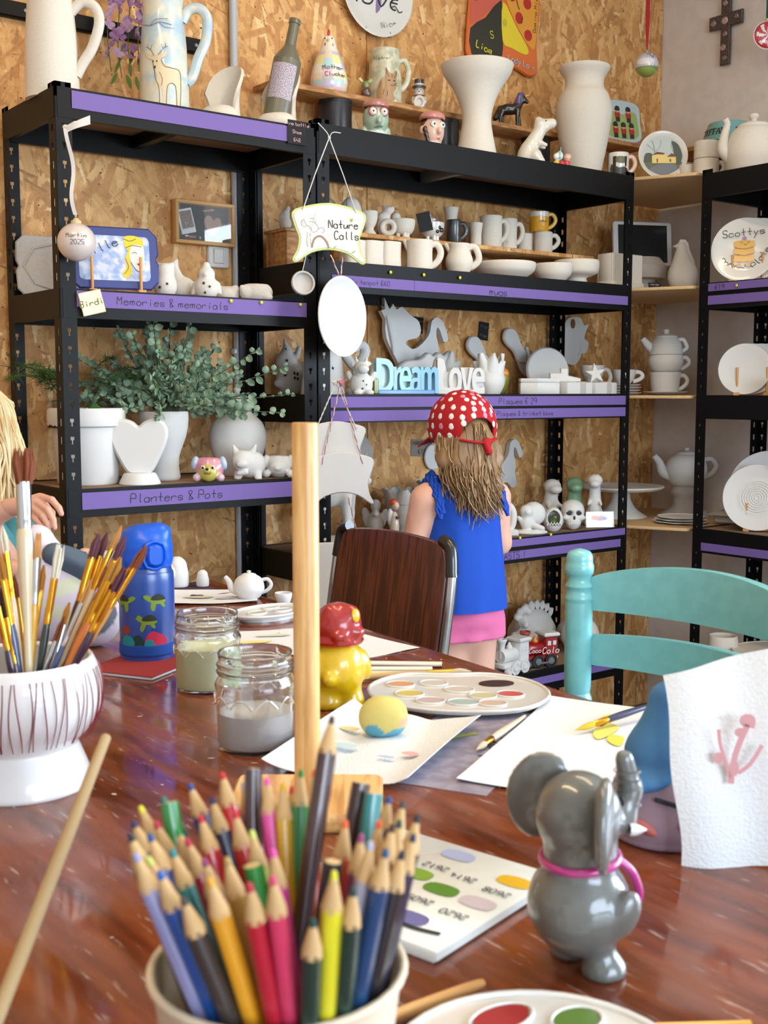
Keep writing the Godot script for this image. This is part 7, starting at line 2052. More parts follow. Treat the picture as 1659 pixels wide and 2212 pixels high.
func chairs() -> void:
	# veneered stacking chair
	var o := thing("school_chair", "brown veneer chair with black and chrome tube frame behind the table", "chair", V(1.40, 0, -1.925), 90)
	var back := outl([-.185, -.26, .185, -.26, .19, -.10, .19, .05, .182, .10, .15, .128, .0, .138, -.15, .128, -.182, .10, -.19, .05, -.19, -.10], 4)
	var bs := st()
	a_ext(bs, back, .012, .004)
	var bm := fin(bs)
	part(o, "backrest", bm, M.rosewood, V(0, .715, .082), V(9, 0, 0))
	part(o, "seat", ext(rect(.38, .37, .04), .014, .004), M.rosewood, V(0, .445, -.12), V(90, 0, 0))
	for sx in [-1, 1]:
		part(o, "side_tube", tube(spl([V(sx * .197, .79, .098), V(sx * .200, .72, .088), V(sx * .200, .45, .045)], 6), .0105, 10), M.steel)
		part(o, "tube_sleeve", tube(spl([V(sx * .160, .846, .103), V(sx * .187, .832, .102), V(sx * .198, .775, .096)], 5), .0125, 10), colour(Color(.02, .02, .02), true))
		part(o, "leg", tube(spl([V(sx * .200, .45, .045), V(sx * .205, .2, .075), V(sx * .21, .0, .10)], 4), .0105, 10), M.steel)
		part(o, "leg", tube(spl([V(sx * .195, .44, .04), V(sx * .195, .43, -.26), V(sx * .2, .38, -.29), V(sx * .21, .0, -.32)], 4), .0105, 10), M.steel)
		part(o, "edge_tube", tube([V(sx * .194, .79, .098), V(sx * .194, .46, .044)], .006, 8), colour(Color(.02, .02, .02), true))
	# turquoise ladder-back chair
	o = thing("ladder_chair", "turquoise painted wooden ladder-back chair with turned posts", "chair", V(1.33, 0, -1.035), 90)
	var tq := speckled(Color(.46, .73, .73), Color(.49, .76, .755), .02, 3.0, .3, 61)
	tq.clearcoat_enabled = true
	tq.clearcoat = .4
	tq.clearcoat_roughness = .25
	var prof := sm([.014, .0, .017, .1, .019, .40], 2) + sm([.021, .42, .021, .635, .0195, .645, .0225, .655, .0225, .665, .0185, .675, .021, .685, .0215, .80, .021, .818, .0225, .824, .0195, .832, .0195, .838, .0215, .843, .018, .850, .0185, .858, .022, .864, .0225, .874, .0205, .880, .0205, .888, .016, .897, 0, .902], 2)
	for sx in [-1, 1]: part(o, "back_post", lathe([0, .0] + prof, 22), tq, V(sx * .197, 0, 0))
	var slat := func(y0: float, h0: float, hm: float, arch: float) -> ArrayMesh: return sheet(func(u, v):
		var x: float = .19 - u * .38
		var b := 1.0 - pow(absf(x) / .19, 2.0)
		return V(x, y0 + arch * b + v * lerpf(h0, hm, pow(b, .8)), .006 + .045 * b), 24, 4, .016)
	part(o, "slat", slat.call(.805, .048, .080, .0), tq)
	part(o, "slat", slat.call(.718, .045, .055, .0), tq)
	part(o, "slat", slat.call(.60, .045, .055, .0), tq)
	part(o, "seat", ext(outl([-.20, -.19, .20, -.19, .215, .0, .21, .20, -.21, .20, -.215, .0], 4), .03, .008), tq, V(0, .44, -.17), V(90, 0, 0))
	for sx in [-1, 1]:
		part(o, "front_leg", lathe(sm([.014, 0, .018, .15, .022, .2, .017, .24, .020, .425]) + [0, .426], 16), tq, V(sx * .18, 0, -.33))
		part(o, "stretcher", tube([V(sx * .19, .2, 0), V(sx * .18, .2, -.33)], .010, 8), tq)
	part(o, "stretcher", tube([V(-.18, .24, -.33), V(.18, .24, -.33)], .010, 8), tq)

const TY := .745

func stick(called: String, label: String, cat: String, a: Vector3, b: Vector3, group := "") -> Node3D:
	# a node at b with its y axis pointing to a
	var o := thing(called, label, cat, b, 0, group)
	var up := (a - b).normalized()
	var side := up.cross(V(.3, .2, .9)).normalized()
	o.basis = Basis(side, up, side.cross(up))
	return o

func pencils() -> void:
	var names := ["lavender", "black", "blue", "dark grey", "amber", "tan", "crimson", "rose", "dark green", "yellow", "steel blue", "silver", "hot pink", "orange-yellow", "green", "dark brown", "red", "orange", "teal", "navy", "lime", "plum", "deep blue"]
	for i in PENCILS.size():
		var q: Array = PENCILS[i]
		var col := Color(PENCIL_COLOURS[int(q[6])])
		var tip := V(q[0], q[1], q[2])
		var foot := V(q[3], q[4], q[5])
		var ln := tip.distance_to(foot)
		var near := 0
		for k in PENCILS.size():
			if k != i and (near == i or tip.distance_to(V(PENCILS[k][0], PENCILS[k][1], PENCILS[k][2])) < tip.distance_to(V(PENCILS[near][0], PENCILS[near][1], PENCILS[near][2])) or (near == 0 and i == 0)): near = k
		var o := stick("colour_pencil", "%s colouring pencil, %s, beside the %s one in the tub" % [names[int(q[6])], "blunt end up" if q[7] else "sharp tip up", names[int(PENCILS[near][6])]], "pencil", tip, foot, "colouring pencils in the tub")
		var r := .0049
		var hex := []
		var flat: bool = q[7] > .5
		part(o, "barrel", lathe([0, 0, r, 0, r, ln - (.0 if flat else .017), 0, ln - (.0 if flat else .017)], 6), colour(col, true))
		if flat: part(o, "end_disc", lathe([0, ln, r * .8, ln, 0, ln + .0006], 8), colour(Color(.80, .68, .48)))
		else:
			part(o, "sharpened_wood", lathe([r * .98, ln - .019, r * .92, ln - .016, .0015, ln - .0035], 10), colour(Color(.80, .65, .44)))
			part(o, "lead", lathe([.0018, ln - .0042, .0012, ln - .0006, 0, ln], 8), colour(col.lightened(.1)))

func brushes() -> void:
	for q in BRUSHES:
		var tip := V(q[0], q[1], q[2])
		var foot := V(q[3], q[4], q[5])
		var ln := tip.distance_to(foot)
		var hcol := Color(HANDLE_COLOURS[int(q[6])])
		var r: float = q[9]
		var hn: String = ["cream", "yellow", "dark green", "slate blue", "purple", "plain wood", "black", "maroon", "orange", "bright blue"][int(q[6])]
		var bn: String = ["brown", "tan", "white", "mauve", "black", "golden"][int(q[8])]
		var o := stick("paint_brush", "paint brush with %s handle, %s ferrule and %s bristles in the striped bowl" % [hn, "gold" if q[7] > .5 else "silver", bn], "paint brush", tip, foot, "paint brushes in the striped bowl")
		var bl := .026 if q[10] < 2 else .034
		var fl0 := .045
		var flat := .45 if q[10] == 1 else 1.0
		var hm := glaze(hcol)
		part(o, "handle", lathe(sm([0, 0, r * .45, .002, r * .6, ln * .3, r * 1.05, ln - bl - fl0 - .02, r * .82, ln - bl - fl0], 3), 10), hm)
		var s := st()
		a_lathe(s, [r * .84, ln - bl - fl0 - .002, r * .9, ln - bl - fl0 + .006, r * .8, ln - bl - fl0 + .008, r * .9, ln - bl - fl0 + .012, r * .92, ln - bl], Transform3D(), 12)
		part(o, "ferrule", fin(s), M.gold if q[7] > .5 else M.steel)
		var b := st()
		var rng := RandomNumberGenerator.new()
		rng.seed = int(ln * 99999)
		var splay := 1.7 if q[10] == 2 else 1.15
		for k in 22:
			var a := rng.randf() * TAU
			var rr := sqrt(rng.randf()) * r * .8
			var d := V(cos(a) * rr, 0, sin(a) * rr * flat)
			a_tube(b, [V(0, ln - bl - .002, 0) + d, V(0, ln - bl * .45, 0) + d * splay, V(0, ln - bl * rng.randf_range(.0, .12), 0) + d * (splay * .9 if q[10] > 0 else .35)], [r * .3, r * .26, r * .08], 4)
		part(o, "bristles", fin(b), colour(Color(BRISTLE_COLOURS[int(q[8])])))

func flat_sheet(called: String, label: String, cat: String, cx: float, cz: float, turn: float, w: float, d: float, m: Material, y := TY, curl := .0) -> Node3D:
	var o := thing(called, label, cat, V(cx, y, cz), turn)
	part(o, "sheet", sheet(func(u, v): return V((u - .5) * w, .0006 + curl * pow(absf(u - .5) * 2, 3) * .5 + curl * pow(absf(v - .5) * 2, 4) * .5 + .0006 * sin(u * 9 + v * 5), (.5 - v) * d), 12, 12, .0005), m)
	return o

func dabs(o: Node, list: Array, y: float) -> void:
	for q in list: paint(o, "paint_mark", Color(q[4], q[5], q[6]), [outl([-q[2], 0, -q[2] * .5, q[3] * .8, q[2] * .3, q[3], q[2], q[3] * .2, q[2] * .6, -q[3], -q[2] * .4, -q[3] * .7], 3)], V(q[0], y, q[1]), V(-90, q[7] if q.size() > 7 else .0, 0), .0, false)

func jar(called: String, label: String, at: Vector3, r: float, h: float, level: float, water: Color) -> void:
	var o := thing(called, label, "jar", at, 20)
	var s := st()
	a_lathe(s, vessel(sm([r * .86, 0, r * .93, .004, r * .95, h * .45, r * .97, h * .62], 3) + sm([r, h * .68, r * .93, h * .74, r * .90, h * .78, r * .96, h * .82, r * .90, h * .85, r * .96, h * .89, r * .90, h * .93, r * .92, h], 3), .0032), Transform3D(), 40, 10, .012)
	part(o, "glass", fin(s), M.glass)
	var arch := st()
	for k in 10:
		var a := TAU * k / 10
		var p := []
		for i in 9: p.append(V(sin(a + (i - 4) * .07) * r * .995, h * (.48 + .10 * cos((i - 4) * .38)), cos(a + (i - 4) * .07) * r * .995))
		a_tube(arch, p, .0012, 5)
	part(o, "moulded_arches", fin(arch), M.glass)
	var wm := mat(water, .15)
	part(o, "paint_water", lathe([0, .0045, r * .86, .005, r * .885, .01, r * .90, level, 0, level], 36), wm)

func palette(label: String, at: Vector3, turn: float, rx: float, rz: float, wells: Array, hole: bool) -> Node3D:
	var o := thing("palette", label, "palette", at, turn)
	var rim := outl([-rx, 0, -rx * .75, rz * .72, -rx * .2, rz * .86, rx * .25, rz * 1.0, rx * .75, rz * .72, rx, 0, rx * .72, -rz * .74, 0, -rz, -rx * .72, -rz * .74], 4) if hole else ell(rx, rz, 40)
	var s := st()
	a_ext(s, rim, .004, .001, Transform3D(Basis(Vector3.RIGHT, -PI / 2), V(0, .009, 0)))
	part(o, "tray", fin(s), M.white_glaze)
	var rp := []
	for p in rim: rp.append(V(p.x, .0115, -p.y))
	part(o, "rim", tube(rp, .0025, 6, true), M.white_glaze)
	part(o, "foot", ext(ell(rx * .8, rz * .8, 30), .007), M.white_glaze, V(0, .0036, 0), V(90, 0, 0))
	if hole: part(o, "thumb_hole", ext(ell(.024, .016, 20), .0016), colour(Color(.20, .08, .05)), V(rx * .38, .0114, -rz * .5), V(-90, 20, 0))
	for q in wells:
		var wm := colour(Color(q[4], q[5], q[6]), true)
		part(o, "well_rim", tube(Array(ell(q[2], q[3], 20)).map(func(p): return V(q[0] + p.x, .0118, q[1] + p.y)), .0016, 6, true), M.white_glaze)
		part(o, "paint", ext(outl([-q[2] * .9, 0, -q[2] * .4, q[3] * .85, q[2] * .5, q[3] * .7, q[2] * .92, 0, q[2] * .4, -q[3] * .85, -q[2] * .5, -q[3] * .7], 3), .0016, .0004), wm, V(q[0], .0116, q[1]), V(-90, 0, 0))
	return o

func table_top() -> void:
	var o: Node3D = thing("painting_table", "big varnished brown table with dried paint specks", "table", V(0, 0, 0), 0)
	var s := st()
	a_ext(s, PackedVector2Array([Vector2(-.55, -.55), Vector2(1.005, -.55), Vector2(1.195, 2.16), Vector2(-.55, 2.16)]), .03, .004, Transform3D(Basis(Vector3.RIGHT, -PI / 2), V(0, TY - .015, 0)))
	part(o, "table_top", fin(s), M.table)
	for q in [[-.45, .45], [.90, .45], [1.08, -2.05], [-.45, -2.05]]: part(o, "leg", box(.07, TY - .03, .07, .006), M.rosewood, V(q[0], (TY - .03) / 2, q[1]))
	for q in [[.27, .46, 1.3, .02], [.31, -2.06, 1.4, .02], [-.46, -.8, .02, 2.4]]: part(o, "apron", box(q[2], .08, q[3], .002), M.rosewood, V(q[0], TY - .075, q[1]))
	# dried paint flecks along the edge
	var rng := RandomNumberGenerator.new()
	rng.seed = 8
	var fk := st()
	for i in 260:
		var z := -rng.randf_range(.55, 2.1)
		var x := 1.02 - z * .07 - absf(rng.randfn(0, .09)) if i < 170 else rng.randf_range(.3, 1.05)
		var r0 := rng.randf_range(.0008, .0042)
		a_patch(fk, outl([-r0, 0, 0, r0 * rng.randf_range(.3, .9), r0 * rng.randf_range(.6, 1.8), 0, 0, -r0 * .5], 2), Transform3D(Basis(Vector3.UP, rng.randf() * TAU) * Basis(Vector3.RIGHT, -PI / 2), V(x, TY, z)), .0, .0004)
	part(o, "paint_flecks", fin(fk), colour(Color(.72, .66, .62))).set_meta("kind", "stuff")
	# brush bowl
	o = thing("brush_bowl", "white glazed footed bowl with thin red stripes holding brushes", "bowl", V(.408, TY, -1.142), 0)
	part(o, "bowl", lathe(vessel(sm([.070, .0, .0705, .004, .066, .018, .059, .036, .057, .044, .068, .056, .079, .074, .0825, .094, .080, .115, .074, .130]), .005), 56), glaze(Color(.88, .87, .86), .05))
	s = st()
	for k in 62:
		var a := TAU * k / 62
		var pts := []
		for i in 12:
			var t := i / 11.0
			var yy := .052 + t * .070
			var rr := .0833 - .0125 * pow(absf(t - .62) / .62, 2.1)
			var aa := a + .035 * sin(t * 3.0 + k * 1.9) + .02 * sin(k * 3.1)
			pts.append(V(cos(aa) * rr, yy, sin(aa) * rr))
		a_tube(s, pts, .00055, 4)
	part(o, "red_stripes", fin(s), colour(Color(.50, .05, .09), true)).set_meta("kind", "stuff")
	brushes()
	# water bottle on a book
	o = thing("sketch_book", "thin book with red cover under the water bottle", "book", V(.745, TY, -1.535), 30)
	part(o, "pages", box(.165, .004, .115, .0008), M.paper, V(0, .0025, 0))
	part(o, "cover", box(.168, .0012, .118), colour(Color(.55, .13, .12)), V(0, .0052, 0))
	o = thing("water_bottle", "blue child's water bottle printed with sea turtles", "water bottle", V(.757, TY + .0062, -1.568), VT)
	var bb := glaze(Color(.01, .25, .58), .25)
	part(o, "body", lathe(sm([0, 0, .036, .0, .0405, .006, .0405, .115, .038, .128, .037, .135]) + [0, .136], 40), bb)
	part(o, "base_boot", lathe(sm([.034, -.0004, .0412, .006, .0418, .012, .0415, .022, .0402, .023]), 40), colour(Color(.01, .26, .60)))
	var lidm := mat(Color(.015, .34, .80), .35)
	part(o, "lid", blob([c(V(0, .150, 0), V(0, .158, 0), .040, .039), e(0, .168, 0, .037, .022, .037), e(-.008, .184, .0, .026, .012, .022), e(.018, .186, 0, .020, .014, .018), e(0, .12, 0, .06, .016, .06, Z3, null, "-")], .004, .008), lidm)
	part(o, "button", ext(rect(.026, .034, .010), .012, .004), lidm, V(.020, .156, .036), V(0, 28, 0))
	part(o, "button_ring", tube(Array(rect(.032, .040, .013)).map(func(p): return V(p.x, p.y, 0)), .003, 6, true), lidm, V(.020, .156, .036), V(0, 28, 0))
	var R := .0405
	for q in [[-.030, .088, 1.0, .0], [.024, .090, -1.0, .1], [.010, .060, -1.0, .3]]:
		var f: float = q[2]
		var tr := func(p: Array) -> PackedVector2Array:
			var pp := []
			for i in range(0, p.size(), 2): pp.append_array([q[0] + f * (p[i] * cos(q[3]) - p[i + 1] * sin(q[3])), q[1] + p[i] * sin(q[3]) * -f * .0 + p[i + 1]])
			return outl(pp, 3)
		paint(o, "turtle_body", Color(.46, .58, .14), [tr.call([-.012, -.004, .0, -.006, .012, -.002, .019, .002, .022, .006, .016, .008, .008, .004, -.012, .0]), tr.call([.002, -.004, .004, -.016, .009, -.013, .009, -.003]), tr.call([-.008, -.003, -.014, -.011, -.008, -.010, -.003, -.003])], V(0, 0, R), Z3, R, false, .0006)
		paint(o, "turtle_shell", Color(.16, .16, .12), [tr.call([-.012, .0, -.006, .007, .002, .009, .010, .004, .008, .0])], V(0, 0, R), Z3, R, false, .0009)
	paint(o, "pufferfish", Color(.55, .20, .14), [ell(.008, .007, 12, -.026, .045)], V(0, 0, R), Z3, R, false, .0006)
	paint(o, "coral", Color(.76, .14, .28), [fl([.006, .024, .008, .038, .016, .044, .026, .040, .034, .036, .038, .024], 3)], V(0, 0, R), Z3, R, false, .0006)
	paint(o, "scallops", Color(.08, .52, .56), [fl([-.034, .023, -.032, .034, -.024, .038, -.014, .034, -.012, .023], 3), fl([.004, .023, .006, .030, .014, .032, .018, .023], 3)], V(0, 0, R), Z3, R, false, .0009)
	paint(o, "weed", Color(.05, .22, .20), [fl([-.014, .023, -.012, .036, -.002, .038, .004, .023], 3), ell(.0015, .0015, 6, .002, .094), ell(.0015, .0015, 6, -.008, .066)], V(0, 0, R), Z3, R, false, .0007)
	# jars
	jar("water_jar", "glass jam jar of cloudy yellow-green paint water", V(.747, TY, -1.365), .0455, .103, .058, Color(.90, .90, .74))
	jar("water_jar", "glass jam jar of greyish lilac paint water", V(.664, TY, -1.104), .0460, .108, .042, Color(.80, .76, .75))
	jar("water_jar", "clear glass jar below the blonde child's hand", V(.853, TY, -2.08), .028, .095, .04, Color(.62, .66, .66))
	# pine pole on a base
	o = thing("roll_holder", "upright round pine pole on a square wooden base", "kitchen roll holder", V(.598, TY, -.900), VT)
	part(o, "pole", lathe([0, .015, .0124, .015, .0124, .369, .0118, .371, 0, .371], 28), M.pine)
	part(o, "base", ext(rect(.145, .115, .008), .018, .003), M.pine, V(0, .009, .006), V(90, 0, 0))
	# red and yellow character money box: plain helmeted chick
	o = thing("chick_bank", "glossy yellow ceramic bird figure with a red moulded cap", "money box", V(.835, TY, -1.185), VT + 20)
	part(o, "body", blob([e(0, .050, 0, .036, .040, .033), c(V(-.015, .02, .006), V(-.016, .006, .008), .014, .017), c(V(.015, .02, .006), V(.016, .006, .008), .014, .017), e(.034, .052, .006, .008, .020, .012, V(0, 0, 12)), e(-.034, .052, .006, .008, .020, .012, V(0, 0, -12)), e(-.02, .042, .028, .009, .010, .008)], .0035, .006, .0), colour(Color(.86, .70, .01), true))
	part(o, "cap", blob([e(0, .104, 0, .031, .030, .030), e(0, .086, 0, .034, .010, .032), e(.012, .118, .012, .014, .014, .014), e(-.012, .122, .010, .012, .012, .012), e(.018, .098, .02, .012, .008, .010), e(-.006, .096, .028, .012, .007, .008)], .0035, .004), colour(Color(.62, .06, .03), true))
	part(o, "yellow_spot", ball(V(.007, .009, .003), 12), colour(Color(.88, .66, .02), true), V(.016, .120, .0245), V(-10, 25, 0))
	# papers and palettes further down the table
	o = flat_sheet("paint_paper", "white paper smeared with pale yellow and grey, beyond the jars", "paper", 1.09, -1.965, -29, .165, .15, M.paper, TY, .006)
	dabs(o, [[-.03, .0, .03, .012, .80, .80, .66], [.02, .02, .02, .01, .80, .78, .82]], .0022)
	o = flat_sheet("purple_mat", "dull purple mat at the far end of the table", "mat", 1.02, -2.07, 0, .26, .16, colour(Color(.25, .13, .20)))
	palette("white palette with pale yellow paint beyond the jars", V(1.075, TY, -1.735), 10, .075, .05, [[-.03, .0, .02, .013, .75, .76, .55], [.02, .012, .018, .012, .84, .85, .86], [.02, -.02, .018, .010, .80, .82, .70]], false)
	o = flat_sheet("paint_paper", "white paper with yellow smears behind the front jar", "paper", .955, -1.58, -20, .20, .15, M.paper, TY)
	dabs(o, [[-.02, .02, .04, .010, .90, .86, .55], [.03, -.02, .03, .008, .80, .82, .72]], .0022)
	o = flat_sheet("paint_paper", "white paper with pink and grey dabs beside the chick figure", "paper", 1.03, -1.465, 4, .18, .19, M.paper, TY + .001)
	dabs(o, [[.0, .0, .022, .006, .72, .45, .45], [.012, .012, .012, .004, .70, .30, .32], [-.02, .03, .016, .004, .58, .58, .64], [-.015, .055, .012, .006, .88, .86, .55]], .0022)
	# white ceramic pieces at the far end
	teapot("small_teapot", "small white glazed teapot at the far end of the table", V(1.140, TY, -1.915), VT, .030, .056, M.white)
	pot("small_cup", "tiny white cup beside the small teapot", "cup", V(1.163, TY, -1.828), sm([.010, 0, .012, .002, .016, .014, .0165, .021]), .002, M.white)
	for n in 2: pot("egg_doll", ["larger plain white nesting doll blank at the table end", "smaller plain white nesting doll blank at the table end"][n], "doll blank", V(1.095 + n * .042, TY + .0012, -2.125 + .03 * n), sm([.022, 0, .0235, .005, .0235, .024, .021, .036, .018, .050, .008, .060, .0005, .061], 3).map(func(v): return v * [1.0, .55][n]), .002, M.white)
	mug("white mug with large loop handle behind the water bottle", V(1.02, TY + .0012, -2.10), VT, .026, .062, M.white, "", .022)
	one("white_box", "plain white card box behind the brushes", "box", box(.085, .085, .05, .001), M.paper, V(.945, TY + .0437, -2.11), V(0, VT, 0))
	# pastel ceramic being painted
	o = thing("pastel_unicorn", "large ceramic animal painted in pale lilac and green with grey mane", "ornament", V(.690, TY, -1.735), VT)
	part(o, "body", blob([e(.0, .075, 0, .075, .075, .055), e(.05, .045, .0, .045, .045, .04), c(V(-.02, .12, 0), V(-.035, .165, 0), .04, .028), e(.02, .10, .04, .03, .012, .03, V(0, 0, 30), Color(.62, .64, .48), "p"), e(.03, .05, .05, .05, .012, .03, V(0, 0, -35), Color(.62, .64, .48), "p"), e(.07, .05, .03, .03, .02, .03, V(0, 0, 50), Color(.13, .14, .17), "p")], .006, .02, .0, Color(.62, .56, .64)), M.vert)
	part(o, "grey_mane", blob([c(V(.0, .150, .03), V(.06, .118, .02), .018, .022), e(.03, .142, .02, .04, .014, .03, V(0, 0, -25))], .005, .008), colour(Color(.30, .36, .42)))
	# sticks and little brush by the palette
	for q in [[.99, -1.335, 1.075, -1.262, .008, "white painted lolly stick, the rearmost of three"], [.955, -1.318, 1.045, -1.248, .008, "pale yellow painted lolly stick between two others"], [.935, -1.30, 1.02, -1.232, .008, "pink painted lolly stick nearest the wooden brush"]]:
		var a := V(q[0], TY + .004, q[1])
		var b := V(q[2], TY + .004, q[3])
		one("lolly_stick", q[5], "stick", tube(spl([a, a.lerp(b, .5), b], 6), .0085, 8, false, .4), colour([Color(.88, .86, .80), Color(.86, .84, .66), Color(.86, .72, .70)][int((q[0] - .9) * -20 + 1.9) % 3]))
	o = stick("flat_brush", "wooden flat brush with yellow-smeared ferrule lying by the lolly sticks", "paint brush", V(1.075, TY + .006, -1.198), V(.93, TY + .005, -1.268))
	part(o, "handle", lathe(sm([0, 0, .0035, .002, .0055, .06, .004, .098]) + [0, .098], 10), colour(Color(.80, .66, .46)))
	part(o, "ferrule", lathe([.0044, .096, .005, .10, .005, .135, .0044, .137], 10), colour(Color(.80, .66, .12), true))
	part(o, "bristles", lathe(sm([.0046, .134, .0052, .146, .0005, .161]), 10), colour(Color(.78, .72, .60)))
	# oval palette
	palette("white oval palette with thumb hole and wells of dried paint", V(.975, TY, -1.112), -49, .118, .098, [[-.080, -.018, .019, .016, .88, .60, .30], [-.060, .027, .019, .016, .85, .75, .08], [-.038, -.033, .019, .016, .84, .83, .80], [-.028, .054, .019, .016, .80, .72, .70], [.0, -.006, .020, .016, .82, .80, .74], [.014, .054, .020, .016, .64, .76, .74], [.034, .018, .018, .016, .80, .80, .62], [.068, .003, .018, .016, .80, .33, .30], [.050, .051, .018, .015, .82, .74, .66]], true)
	# kitchen paper with sponge, poster, white sheet
	var kp := mat(Color(.88, .89, .89), .95)
	kp.normal_enabled = true
	var kn := noise_tex(.09, [.0, 1.0], [Color.BLACK, Color.WHITE], 256, 2, FastNoiseLite.TYPE_CELLULAR, 6)
	kn.color_ramp = null
	kn.as_normal_map = true
	kn.bump_strength = 3.0
	kp.normal_texture = kn
	kp.uv1_triplanar = true
	kp.uv1_scale = Vector3.ONE * 14.0
	o = thing("printed_poster", "grey-lilac printed sheet with handwritten word under the palette", "poster", V(.855, TY, -.958), 28)
	part(o, "sheet", box(.30, .0008, .15), speckled(Color(.52, .49, .56), Color(.60, .57, .62), .02, 4.0, .5), V(0, .0006, 0))
	text(o, "noelee", .034, .0035, Color(.22, .22, .24), V(-.03, .0012, .060), V(-90, 25, 0))
	for i in 2: paint(o, "yellow_streak", Color(.62, .62, .30), [[.010, -.06 + i * .035, .02, .0 + i * .03, .045]], V(-.01, .0011, -.02 + i * .012), V(-90, -60, 0), .0, false)
	o = thing("kitchen_paper", "crumpled white kitchen paper with faint paint stains under the sponge", "kitchen paper", V(.764, TY + .0016, -1.007), -60)
	part(o, "sheet", sheet(func(u, v): return V((u - .5) * .165, .002 + .005 * absf(sin(u * 7.0 + v * 2.0)) * (.4 + .6 * v) + .012 * pow(absf(u - .5) * 2.0, 4.0), (.5 - v) * .24), 24, 24, .0008), kp)
	dabs(o, [[.05, .03, .010, .007, .84, .66, .66], [.03, .05, .010, .004, .66, .74, .84], [-.05, -.03, .014, .008, .88, .84, .62], [-.03, .03, .018, .008, .72, .82, .84]], .0085)
	o = thing("sponge", "round yellow sponge stained blue and pink on the kitchen paper", "sponge", V(.790, TY + .0075, -1.03), VT)
	var spm := mat(Color.WHITE, .95)
	spm.vertex_color_use_as_albedo = true
	part(o, "sponge", blob([e(-.003, .020, 0, .026, .025, .022), e(.010, .020, -.002, .018, .022, .020), e(-.012, .002, .02, .014, .014, .016, V(0, 0, 30), Color(.10, .34, .45), "p"), e(.014, .000, .016, .026, .010, .02, V(0, 0, 16), Color(.12, .38, .52), "p"), e(.026, .018, .008, .012, .005, .012, V(0, 0, 14), Color(.65, .40, .25), "p")], .003, .004, .0, Color(.62, .52, .16)), spm)
	o = flat_sheet("drawing_paper", "large white sheet with yellow brush marks under the elephant's far side", "paper", .972, -.848, 28.5, .35, .24, M.paper, TY + .001, .004)
	dabs(o, [[.055, -.020, .035, .012, .86, .82, .40], [.025, .0, .022, .010, .86, .80, .30, 20], [.10, -.03, .03, .008, .86, .84, .50], [.04, .045, .012, .006, .84, .70, .68], [.0, .06, .006, .005, .80, .50, .48]], .0022)
	o = stick("thin_brush", "white-handled thin brush with gold ferrule lying on the poster edge", "paint brush", V(.838, TY + .006, -.925), V(.975, TY + .005, -.990))
	part(o, "handle", lathe(sm([0, 0, .002, .002, .0045, .08, .0036, .105]) + [0, .105], 10), colour(Color(.82, .76, .66), true))
	part(o, "ferrule", lathe([.0038, .104, .0042, .108, .0036, .126, .003, .128], 10), M.gold)
	part(o, "bristles", lathe(sm([.0034, .126, .0036, .136, .0003, .151]), 10), colour(Color(.76, .70, .58)))
	o = stick("thin_brush", "navy-handled brush with yellow paint on the white sheet", "paint brush", V(.972, TY + .008, -.905), V(1.125, TY + .020, -.897))
	part(o, "handle", lathe(sm([0, 0, .002, .002, .0045, .07, .0036, .10]) + [0, .10], 10), colour(Color(.06, .08, .24), true))
	part(o, "ferrule", lathe([.0038, .099, .0042, .104, .0036, .122, .003, .124], 10), M.gold)
	part(o, "bristles", lathe(sm([.0036, .122, .0038, .134, .0003, .152]), 10), colour(Color(.74, .66, .12)))
	# shark-blue money box under kitchen paper
	o = thing("bell_bank", "matt blue and lilac bell-shaped money box with coin slot", "money box", V(.822, TY, -.652), VT)
	part(o, "base", lathe(sm([0, 0, .044, .0, .050, .008, .052, .022, .047, .045, .040, .060]) + [0, .062], 40), mat(Color(.58, .49, .54), .8))
	part(o, "blue_hood", blob([e(0, .075, 0, .037, .030, .035), c(V(0, .08, 0), V(-.002, .125, 0), .034, .014), c(V(.0, .125, 0), V(.014, .148, 0), .013, .004), e(-.02, .058, .018, .03, .010, .026, V(0, 0, 12)), e(0, .03, 0, .08, .02, .08, Z3, null, "-")], .004, .008), mat(Color(.25, .47, .66), .75))
	part(o, "coin_slot", box(.030, .004, .003, .001), M.ink, V(-.006, .044, .0475), V(-16, -8, -14))
	for q in [[-.030, .022, -32.0], [.010, .022, 10.0]]: part(o, "pink_arm", ball(V(.012, .005, .004), 12), mat(Color(.70, .38, .35), .8), V(sin(deg_to_rad(q[2])) * .0525, q[1], cos(deg_to_rad(q[2])) * .0525), V(0, q[2], -25))
	o = thing("kitchen_paper", "white kitchen paper with a red paint print draped over the bell money box", "kitchen paper", V(.820, TY, -.600), VT - 6)
	part(o, "sheet", sheet(func(u, v): return V((u - .42) * .100 + .012 * (1.0 - v) + .002 * sin(v * 9), v * .165 + (u - .5) * .020 * (.5 + v), .034 - .058 * v * v + .004 * sin(u * 8.0)), 16, 20, .0008), kp)
	var prt := func(p: Array) -> Array: return p
	paint(o, "red_print", Color(.82, .60, .60), [[.005, .020, .055, .024, .080, .034, .105], [.003, .020, .060, .012, .085, .010, .10], [.0035, .026, .064, .036, .072, .046, .088], [.005, .030, .106, .040, .104], ell(.007, .006, 10, .034, .108), ell(.005, .004, 10, .028, .098), ell(.004, .005, 10, .010, .076), ell(.004, .007, 10, .023, .068)], V(-.010, .016, .0335), V(-9, 0, 0), .0, false, .002)
	# elephant
	o = thing("elephant", "glossy grey ceramic elephant with pink collar and raised trunk", "ornament", V(.580, TY, -.530), 82)
	var gm := glaze(Color(.40, .405, .385), .04)
